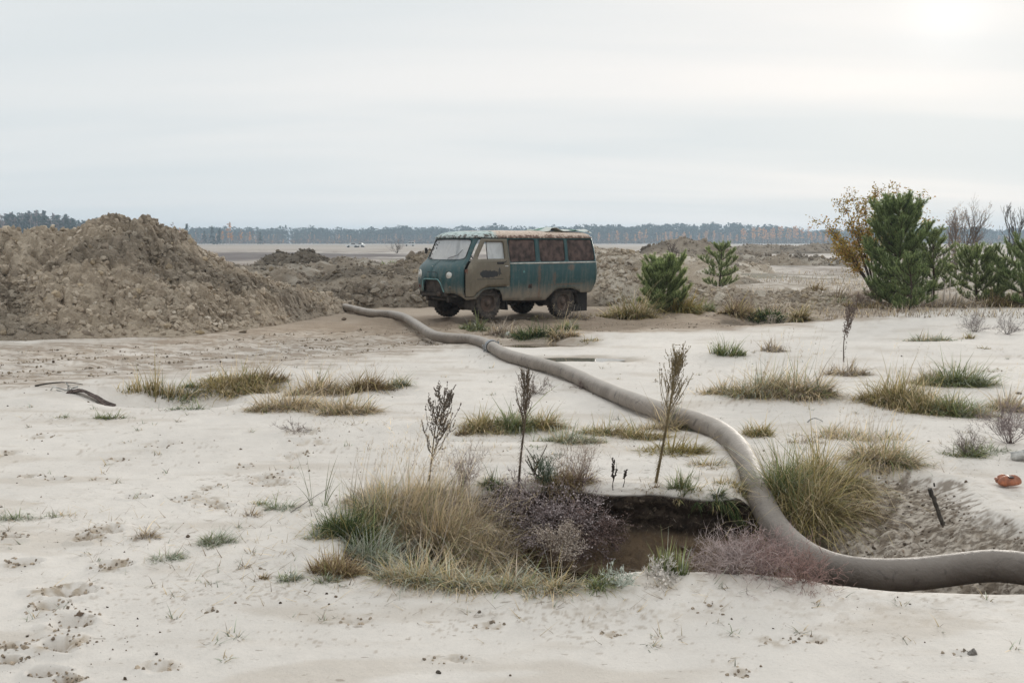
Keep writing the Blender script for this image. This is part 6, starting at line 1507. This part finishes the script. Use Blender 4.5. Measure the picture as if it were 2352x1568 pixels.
for px in list(np.linspace(1382, 1540, 10)) + list(np.linspace(1560, 1690, 9)) + list(np.linspace(1700, 1900, 26)) + list(np.linspace(560, 1010, 16)) + list(np.linspace(1920, 2300, 9)):
    px = px + r.uniform(-7, 7); nb += 1
    big = 1700 < px < 1860; small = px < 1100 or px > 1910
    top = r.uniform(519, 530) if big else (r.uniform(548, 556) if small else r.uniform(526, 542)); Y = r.uniform(860, 940) if not small else r.uniform(700, 930)
    one_tree(px, Y, top, 'birch', 'birch_tree', 'orange autumn birch in front of the hazy forest edge', 'birch tree', 'orange birches along the far forest edge', 700 + nb)
for i in range(22):
    px = r.uniform(1390, 1900); one_tree(px, r.uniform(900, 960), r.uniform(532, 545), 'bare', 'bare_birch', 'bare purplish birch among the orange ones at the forest edge', 'tree', 'bare trees along the far forest edge', 800 + i)
for i, (px, top, k, lab) in enumerate(((397, 511, 'bare', 'pale bare tree just right of the soil heap crest'), (430, 515, 'spruce', 'dark broad pine, first right of the soil heap'), (452, 528, 'bare', 'russet tree between the two dark pines'), (488, 520, 'spruce', 'largest dark pine, second right of the soil heap'), (470, 530, 'spruce', 'shorter dark pine touching the largest one'),
        (527, 512, 'birch', 'tall pale birch rising above the forest edge'), (505, 524, 'spruce', 'dark pine against the white birch trunks'), (598, 532, 'spruce', 'lone dark spruce at the end of the birch row'), (415, 524, 'birch', 'orange tree behind the slope of the soil heap'))):
    one_tree(px, 640 + 6 * i, top, k, 'forest_tree', lab, 'tree', None, 900 + i)
for i, px in enumerate(np.linspace(512, 590, 12)):
    one_tree(px + r.uniform(-3, 3), r.uniform(660, 700), r.uniform(528, 535), 'bare' if i % 3 else 'birch', 'slender_birch', 'slender pale trunk in the row right of the dark pines', 'birch tree', 'row of slender birches right of the dark pines', 950 + i)

# ============================================================ FAR VEHICLES AND PEOPLE
M_white = simple('white_car_paint', (.62, .63, .63), .4, var=.05); M_cdark = simple('car_window', (.03, .035, .04), .2, var=.1)
def small_car(px, py, Y, L_, label, roof=True, rz=0.1, name='small_car', wreck=False):
    p = D(px, py, Y); g = (p[0], Y, H1(p[0], Y)); root = empty(name, g, rz); tag(root, label, 'car')
    pr = [(-L_ / 2, .45), (-L_ / 2 + .05, .95), (-L_ * .22, 1.08), (-L_ * .08, 1.75), (L_ * .42, 1.82), (L_ / 2, 1.15), (L_ / 2, .42)] if not wreck else [(-L_ / 2, .45), (-L_ / 2 + .1, .95), (-L_ * .2, 1.05), (-L_ * .05, 1.45), (L_ * .22, 1.45), (L_ * .33, 1.0), (L_ / 2, .95), (L_ / 2, .45)]
    V = [(x, s * .85, z) for s in (-1, 1) for x, z in pr]; n = len(pr)
    F = [tuple(range(n)), tuple(range(2 * n - 1, n - 1, -1))] + [(i, i + n, (i + 1) % n + n, (i + 1) % n) for i in range(n)]
    MB().add(V, F).build('body', M_white, root)
    mb = MB(); 
    if not wreck:
        mb.add([(-L_ * .17, -.86, 1.12), (-L_ * .07, -.86, 1.6), (L_ * .12, -.86, 1.65), (L_ * .12, -.86, 1.12)], [(0, 1, 2, 3)]); mb.add([(L_ * .16, -.86, 1.12), (L_ * .16, -.86, 1.65), (L_ * .38, -.86, 1.65), (L_ * .42, -.86, 1.12)], [(0, 1, 2, 3)])
    else: mb.add([(-L_ * .14, -.86, 1.05), (-L_ * .05, -.86, 1.36), (L_ * .2, -.86, 1.36), (L_ * .28, -.86, 1.0)], [(0, 1, 2, 3)]); mb.box((L_ * .08, 0, 1.47), (L_ * .25, 1.4, .05))
    mb.build('window', M_cdark, root)
    for x in (-L_ * .3, L_ * .3):
        for s in (-1, 1): MB().lathe([(0, -.1), (.33, -.1), (.33, .1), (0, .1)], (x, s * .78, .33), 'y', 12).build('wheel', M_black, root)
small_car(941, 560, 400, 4.2, 'small white van parked far off, left of the old van')
small_car(808, 561, 330, 3.9, 'tiny white car with a dark roof, left one of two far away', wreck=True, rz=.3)
small_car(827, 562, 335, 3.1, 'tiny white car with a dark roof, right one of two far away', wreck=True, rz=-.2)

def person(px, py, Y, label, jacket, trousers, rz, seed):
    p = D(px, py, Y); g = Vector((p[0], Y, H1(p[0], Y))); root = empty('person', g, rz); tag(root, label, 'person')
    J = {'hip': (0, 0, .95), 'chest': (0, 0, 1.35), 'neck': (0, .02, 1.52), 'head': (0, .04, 1.64), 'top': (0, .03, 1.74)}
    vs = [J['hip'], (0, 0, 1.15), J['chest'], J['neck'], J['head'], J['top']]; rad = [.16, .15, .19, .075, .105, .07]; E_ = [(0, 1), (1, 2), (2, 3), (3, 4), (4, 5)]
    for s in (1, -1):
        n = len(vs); vs += [(s * .10, 0, .88), (s * .11, .04 * s, .50), (s * .12, -.03 * s, .08), (s * .12, .12 - .03 * s, .04)]; rad += [.105, .075, .055, .045]; E_ += [(0, n), (n, n + 1), (n + 1, n + 2), (n + 2, n + 3)]
        n = len(vs); vs += [(s * .20, 0, 1.43), (s * .27, -.02, 1.15), (s * .25, .10, .92), (s * .24, .13, .84)]; rad += [.075, .06, .045, .04]; E_ += [(2, n), (n, n + 1), (n + 1, n + 2), (n + 2, n + 3)]
    me = bpy.data.meshes.new('body'); me.from_pydata(vs, E_, []); o = bpy.data.objects.new('body', me); COL.objects.link(o); o.parent = root
    m = o.modifiers.new('k', 'SKIN'); o.modifiers.new('s', 'SUBSURF').levels = 1
    for i, r_ in enumerate(rad): me.skin_vertices[0].data[i].radius = (r_, r_ * .8); 
    me.skin_vertices[0].data[0].use_root = True
    mt, t, b = new_mat('clothes'); q = NB(t); z = q.sep(q.obj())[2]
    c = q.mix(q.ramp(z, .93, .95), trousers, jacket); c = q.mix(q.ramp(z, 1.56, 1.57), c, (.04, .03, .03)); q.put(b.inputs['Base Color'], c); b.inputs['Roughness'].default_value = .9; me.materials.append(mt)
    mb = MB(); mb.lathe([(0, .12), (.07, .10), (.115, .03), (.12, -.03), (.10, -.08)], (0, .02, 1.66), 'z', 12); mb.build('cap', M_black, root, True)
person(2316, 595, 102, 'person in a brownish jacket and dark trousers, left of two far off', (.10, .075, .055), (.02, .022, .035), R(200), 1)
person(2329, 595, 103, 'person in dark clothes, right of two far off', (.035, .04, .05), (.02, .02, .025), R(170), 2)

# ============================================================ SMALL THINGS ON THE SAND
def mushroom():
    g = GH(2313, 1118); root = empty('mushroom', g); tag(root, 'reddish-brown lobed mushroom cap lying on the sand at the right edge', 'mushroom')
    M = simple('mushroom_skin', (.30, .10, .045), .45, var=.35, scale=18, bump=.2); s = .085
    n, m = 40, 14; V = []; F = []
    for j in range(m + 1):
        ph = math.pi * j / m
        for i in range(n):
            a = 2 * math.pi * i / n; lob = 1 + .16 * math.cos(3 * a + .6) + .08 * math.cos(5 * a); rr = math.sin(ph) ** .8 * lob
            z = math.cos(ph) * .62 * (1 if j < m / 2 else .5) * (1 + .15 * math.cos(3 * a)) + (-.16 * math.exp(-(rr / .35) ** 2) if j < m / 2 else 0)
            V.append((rr * math.cos(a) * s, rr * math.sin(a) * s * .75, z * s + .036))
    for j in range(m):
        for i in range(n): F.append((j * n + i, (j + 1) * n + i, (j + 1) * n + (i + 1) % n, j * n + (i + 1) % n))
    mesh_np('cap', V, F, M, root, smooth=True)
    mb = MB().lathe([(0, -.002), (.024, .0), (.034, .006), (.026, .014), (0, .012)], (.006, -.018, .070), 'z', 14); mb.build('dark_centre', simple('mushroom_centre', (.035, .01, .008), .4), root, True)
    V2 = [(-.058 + .024 * math.sin(a) * math.cos(b_), .03 + .02 * math.sin(a) * math.sin(b_), .052 + .014 * math.cos(a)) for a in np.linspace(0, math.pi, 8) for b_ in np.linspace(0, 6.283, 14)[:-1]]
    F2 = [(j * 13 + i, (j + 1) * 13 + i, (j + 1) * 13 + (i + 1) % 13, j * 13 + (i + 1) % 13) for j in range(7) for i in range(13)]
    mesh_np('small_lobe', V2, F2, simple('pale_lobe', (.40, .20, .14), .4), root, smooth=True)
mushroom()
def log(px0, py0, px1, py1, rad, name, label, cat, cols, Y=None, bend=.03, nseg=12, seed=1, taper=.6, z=.0, stand=False, mat=None):
    a = GH(px0, py0) if Y is None else D(px0, py0, Y); b_ = GH(px1, py1) if not stand else D(px1, py1, a[1] + .05)
    if not stand: a[2] += rad * .6 + z; b_[2] += rad * .6 + z
    r = np.random.RandomState(seed); t = np.linspace(0, 1, nseg)[:, None]; P = a * (1 - t) + b_ * t; P += np.sin(t * 3.14) * np.array([[0, bend, bend]]) + r.normal(0, rad * .12, P.shape)
    V, F = tube_arr(P - a, rad * (1 - (1 - taper) * t[:, 0]) * r.uniform(.88, 1.12, nseg), 12); V = V + r.normal(0, rad * .05, V.shape)
    o = mesh_np(name, V, F, mat, None, smooth=False); o.location = a; tag(o, label, cat); return o
M_grey = simple('weathered_wood', (.36, .35, .33), .9, var=.45, scale=14, bump=.8, bdist=.01); M_dw = simple('dark_wood', (.055, .045, .035), .9, var=.4, scale=20, bump=.5)
log(2322, 1056, 2460, 1068, .042, 'driftwood_log', 'frosted grey log end at the right edge above the mushroom', 'log', None, mat=M_grey, seed=3, taper=1.0)
st = log(2166, 1206, 2136, 1122, .0135, 'stick', 'dark upright stick standing in the eroded bank', 'stick', None, stand=True, bend=.0, seed=4, taper=1.05, mat=M_dw)
mb = MB(); mb.tube([(-.03, 0, .10), (-.005, -.01, .125), (.02, -.01, .130)], .0025, 4); mb.tube([(-.06, .02, .26), (-.065, .02, .285)], .006, 5); mb.build('twig', M_dw, st)
def buried_root():
    g = GH(200, 908); root = empty('half_buried_root', g); tag(root, 'dark half-buried fibrous root lying on the sand at the left', 'root'); m = g[1] / FPX; r = np.random.RandomState(9)
    def P(dx, up, dy=0): return np.array([dx * m, dy, H1(g[0] + dx * m, g[1] + dy) - g[2] + up * m])
    mb = MB()
    for k in range(26):
        o = r.uniform(0, 1); x0 = -35 + r.uniform(-6, 10); x1 = 62 + r.uniform(-14, 6); pts = [P(x0 + (x1 - x0) * t + r.normal(0, 1), 3 + (13 * math.sin(math.pi * min(t * 1.1, 1)) + r.uniform(-4, 2)) * (.5 + .5 * o), -.12 * o) for t in np.linspace(0, 1, 10)]
        mb.tube([tuple(p) for p in pts], r.uniform(.005, .014), 5)
    mb.build('root_mass', simple('fibrous_root', (.11, .085, .075), .95, var=.5, scale=30), root)
    mb = MB(); mb.tube([tuple(P(*q)) for q in ((-35, 5), (-50, 3), (-62, 6), (-78, 10), (-84, 2))], .009, 6); mb.tube([tuple(P(*q)) for q in ((-30, 2), (-48, -2), (-60, 0), (-72, 3))], .006, 5); mb.tube([tuple(P(*q)) for q in ((-20, 14), (-35, 8), (-40, 0))], .01, 5)
    mb.tube([tuple(P(*q)) for q in ((-44, 4), (-43, 14), (-46, 20))], .008, 5); mb.tube([tuple(P(*q)) for q in ((-42, 4), (-38, 12), (-50, 21))], .005, 5); mb.build('root_branch', M_grey, root)
buried_root()
log(80, 888, 190, 884, .012, 'dead_branch', 'thin dark dead branch on the sand above the buried root', 'branch', None, mat=M_dw, seed=6, taper=.3)
log(870, 1128, 905, 1120, .004, 'dead_twig', 'curved dry blade lying above the pit thicket', 'twig', None, mat=M_grey, seed=7, taper=.4)
log(1855, 970, 1890, 969, .007, 'driftwood_chip', 'small grey wood chip on the sand beyond the pipe bend', 'wood chip', None, mat=M_grey, seed=8)
log(668, 1180, 760, 1120, .0028, 'dead_twig', 'thin bare twig slanting up beside the rush stems', 'twig', None, mat=M_dw, seed=12, taper=.4, z=.01, bend=0)
def stone(px, py, s, label, col, seed, name='stone', flat=.7):
    g = GH(px, py); V, F, C = clods_arr(np.zeros((1, 3)), np.array([s]), np.array([col]), np.random.RandomState(seed), 3); V[:, 2] *= flat; o = mesh_np(name, V, F, M_clod, None, col=C); o.location = g + [0, 0, s * .3]; tag(o, label, 'stone')
stone(2235, 1502, .024, 'grey stone on the near sand at the lower right', (.22, .20, .18), 1)
stone(1101, 1182 + 225, .011, 'small dark crumb of soil below the pit rim, centre', (.10, .08, .06), 2, 'soil_crumb')
stone(360, 1503, .012, 'small dark crumb of soil on the near sand, lower left', (.09, .075, .06), 3, 'soil_crumb')
stone(1007, 1546, .012, 'small dark crumb of soil at the bottom centre', (.09, .075, .06), 4, 'soil_crumb')
stone(1168, 772, .075, 'white lump lying in the puddle by the grass', (.62, .60, .56), 5, 'white_lump')
stone(430, 1233, .016, 'dark crumb of soil left of the larger frosted tuft', (.12, .09, .065), 6, 'soil_crumb')
stone(184, 1414, .022, 'brown clod beside the lower left footprints', (.17, .12, .085), 7, 'soil_crumb')
stone(2340, 905, .03, 'dark lump in front of the grass at the right edge', (.14, .11, .08), 8, 'soil_crumb')
for i, (x, y, s) in enumerate(((752, 700, .15), (775, 715, .10), (722, 706, .2), (690, 726, .12), (790, 735, .07), (640, 745, .1), (560, 765, .09), (205, 775, .17), (455, 768, .1))):
    stone(x, y, s, ['pale-topped clod at the tip of the large heap by the pipe', 'smaller clod just in front of the pipe end', 'largest clod near the pipe end', 'clod at the right foot of the large heap', 'little clod on the track below the pipe', 'clod rolled onto the track', 'lone clod on the track edge', 'broad flat clod at the foot of the large heap, left', 'clod at the foot of the heap, centre'][i], tuple(SOILS[(i * 2) % 6]), 30 + i, 'soil_clod')
# crumbs scattered everywhere: nobody could count them
r = np.random.RandomState(88); n = 3200
py = r.uniform(780, 1568, n); px = r.uniform(-40, 2400, n); G0 = np.array([G(a, b) for a, b in zip(px, py)])
cl_n = fbm(G0[:, 0] * .9, G0[:, 1] * 1.2, 3, 210); keep = (cl_n + r.normal(0, .25, n) > .12); G0 = G0[keep]
G0[:, 2] = height(G0[:, 0], G0[:, 1]); sz = .0016 * (8 ** (r.rand(len(G0)) ** 3.4)) * (.6 + G0[:, 1] * .08)
V, F, C = clods_arr(G0 + [0, 0, .001], sz, np.array([[.14, .105, .075]]) * r.uniform(.5, 1.8, (len(G0), 1)), r, 1)
o = mesh_np('soil_crumbs', V, F, M_clod, None, col=C); tag(o, 'fine dark crumbs of soil strewn over the pale sand', 'soil crumbs', kind='stuff')
# broken crust and crumbs thrown up round the footprints
FP = []
for cx, cy, rx, ry, a, sd, dp in feet:
    k = 34 if dp > .04 else 12; t_ = r.uniform(0, 6.283, k); q_ = r.normal(1.05, .28, k); FP += [(cx + rx * q_[i] * math.cos(t_[i]), cy + max(ry, .035) * q_[i] * math.sin(t_[i])) for i in range(k)]
FP = np.array(FP); V, F, C = clods_arr(np.stack([FP[:, 0], FP[:, 1], height(FP[:, 0], FP[:, 1])], 1), r.uniform(.003, .014, len(FP)) * (.7 + FP[:, 1] * .05), np.array([[.36, .29, .22]]) * r.uniform(.5, 1.5, (len(FP), 1)), r, 1)
o = mesh_np('crust_crumbs', V, F, M_clod, None, col=C); tag(o, 'crumbs of broken sand crust around the footprints', 'sand crumbs', kind='stuff')
# clods pressed out along the tyre ruts of the track
TL = np.array(track); TN = np.stack([-np.gradient(TL[:, 1]), np.gradient(TL[:, 0])], 1); TN /= np.linalg.norm(TN, axis=1)[:, None]; TP = []
for off in (-2.35, -2.1, -1.35, -1.15, -.55, .0, .25, .8, 1.5, 1.75):
    n_ = 420; u = r.uniform(0, len(TL) - 8, n_); u = np.sort(u); gate = fbm(u * .5 + off * 9, u * 0, 3, 220) > -.12; u = u[gate]; i0 = u.astype(int); f = (u - i0)[:, None]
    C0 = TL[i0] * (1 - f) + TL[i0 + 1] * f; Nn_ = TN[i0] * (1 - f) + TN[i0 + 1] * f; TP.append(C0 + Nn_ * (off + .18 * fbm(u * .35, u * 0 + off, 2, 221) + r.normal(0, .035, len(u)))[:, None])
TP = np.vstack(TP); V, F, C = clods_arr(np.stack([TP[:, 0], TP[:, 1], height(TP[:, 0], TP[:, 1]) + .004], 1), r.uniform(.007, .024, len(TP)), np.array([[.33, .27, .205]]) * r.uniform(.55, 1.4, (len(TP), 1)), r, 1)
V[:, 2] -= .0; o = mesh_np('rut_clods', V, F, M_clod, None, col=C); tag(o, 'small brown clods pressed out along the tyre ruts', 'soil crumbs', kind='stuff')
# tiny sprigs dotted over the open sand
acc = Acc(); k = 170; spx = r.uniform(-20, 2380, k); spy = 800 + 720 * r.rand(k) ** 1.1; pts_ = np.array([G(a, b) for a, b in zip(spx, spy)]); pts_ = pts_[pit_terms(pts_[:, 0], pts_[:, 1]) < -.05]
nb_ = r.randint(4, 16, len(pts_)); idx = np.repeat(np.arange(len(pts_)), nb_); P = pts_[idx] + r.normal(0, .022, (len(idx), 3)); P[:, 2] = height(P[:, 0], P[:, 1]) - .002; n = len(P)
cb, ct = pal_cols([('frost', 4), ('straw', 3), ('grey', 3)], n, r); V, F, C, _ = blades(P, r.uniform(.03, .10, n), r.uniform(0, 6.28, n), r.uniform(.3, 1.2, n), r.uniform(.2, 1.0, n), r.uniform(.0025, .005, n) + P[:, 1] * .0003, cb, ct, 2, r); acc.add(V, F, C)
o = acc.build('sand_sprigs', M_leaf); tag(o, 'tiny sprigs of thin frosted grass dotted over the open sand', 'grass sprigs', kind='stuff')
# crumbled lumps lying on the eroded bank
n = 2200; bx = r.uniform(1.9, 4.6, n); by = r.uniform(5.7, 8.0, n); k = (pit_terms(bx, by) > .05) & (fbm(bx * 3, by * 4, 3, 58) + r.normal(0, .15, n) > 0); bx, by = bx[k], by[k]
V, F, C = clods_arr(np.stack([bx, by, height(bx, by)], 1), r.uniform(.003, .016, len(bx)), np.array([[.16, .125, .095]]) * r.uniform(.5, 2.2, (len(bx), 1)), r, 1)
o = mesh_np('bank_crumbs', V, F, M_clod, None, col=C); tag(o, 'brown crumbs of fallen soil on the eroded bank right of the pipe', 'soil crumbs', kind='stuff')
# litter of straw bits around the vegetation
n = 5200; acc = Acc(); cen = [GH(p[0], p[1]) for p in GR if p[1] > 780]; ci = r.randint(0, len(cen), n); P = np.array(cen)[ci] + np.stack([r.normal(0, .32, n), r.normal(0, .22, n), 0 * r.rand(n)], 1); P[:, 2] = height(P[:, 0], P[:, 1]) + .003
cb, ct = pal_cols([('straw', 4), ('grey', 3), ('frost', 1), ('brown', 2)], n, r); V, F, C, _ = blades(P, r.uniform(.03, .15, n), r.uniform(0, 6.28, n), r.uniform(1.1, 1.5, n), r.uniform(-.3, .15, n), r.uniform(.002, .005, n), cb, ct, 2, r); acc.add(V, F, C)
o = acc.build('straw_litter', M_leaf); tag(o, 'bits of dry straw scattered round the tufts', 'straw litter', kind='stuff')
# dry meadow behind, a thin cover of short stems
n = 17000; xs = r.uniform(-2, 26, n); ys = 24 + 36 * r.rand(n) ** 1.6; k = (fbm(xs * .35, ys * .2, 4, 124) + r.normal(0, .12, n) > .02) & (xs > 2.4) & ((xs > 5) | (ys > 26)) ; xs, ys = xs[k], ys[k]; n = len(xs)
P = np.stack([xs, ys, height(xs, ys)], 1); cb, ct = pal_cols([('grey', 5), ('straw', 3), ('brown', 1)], n, r); acc = Acc(); V, F, C, _ = blades(P, r.uniform(.08, .28, n), r.uniform(0, 6.28, n), r.uniform(0, .6, n), r.uniform(0, .8, n), .010 + ys * .0003, cb, ct, 2, r); acc.add(V, F, C)
o = acc.build('meadow_grass', M_leaf); tag(o, 'thin dead grass cover on the flat behind the van and pines', 'dry grass', kind='stuff')

n = 12000; xs = r.uniform(-24, -1, n); ys = 33 + 40 * r.rand(n) ** 1.3; k = (fbm(xs * .28, ys * .12, 4, 226) + r.normal(0, .08, n) > .0) & (xs > -.46 * ys); xs, ys = xs[k], ys[k]; n = len(xs)
P = np.stack([xs, ys, height(xs, ys)], 1); cb, ct = pal_cols([('purple', 5), ('brown', 3), ('grey', 2)], n, r); acc = Acc(); V, F, C, _ = blades(P, r.uniform(.12, .42, n), r.uniform(0, 6.28, n), r.uniform(0, .9, n), r.uniform(0, .8, n), .014 + ys * .0006, cb, ct * .8, 2, r); acc.add(V, F, C)
o = acc.build('heath_scrub', M_leaf); tag(o, 'purplish brown low scrub on the rough ground left of the van', 'scrub', kind='stuff')

# ============================================================ HAZE
def haze():
    m = bpy.data.materials.new('haze'); m.use_nodes = True; t = m.node_tree; t.nodes.clear(); v = t.nodes.new('ShaderNodeVolumePrincipled'); o_ = t.nodes.new('ShaderNodeOutputMaterial')
    v.inputs['Color'].default_value = (.68, .84, 1.0, 1); v.inputs['Density'].default_value = HAZE_DENSITY; v.inputs['Anisotropy'].default_value = .3; t.links.new(v.outputs[0], o_.inputs['Volume'])
    x, y0, y1, z0, z1 = 3200, -40, 2900, -4.0, 34
    V = [(sx * x, yy, zz) for zz in (z0, z1) for yy in (y0, y1) for sx in (-1, 1)]; F = [(0, 2, 3, 1), (4, 5, 7, 6), (0, 1, 5, 4), (2, 6, 7, 3), (0, 4, 6, 2), (1, 3, 7, 5)]
    o = mesh_np('haze', V, F, m); tag(o, kind='stuff')
HAZE_DENSITY = .00044
haze()
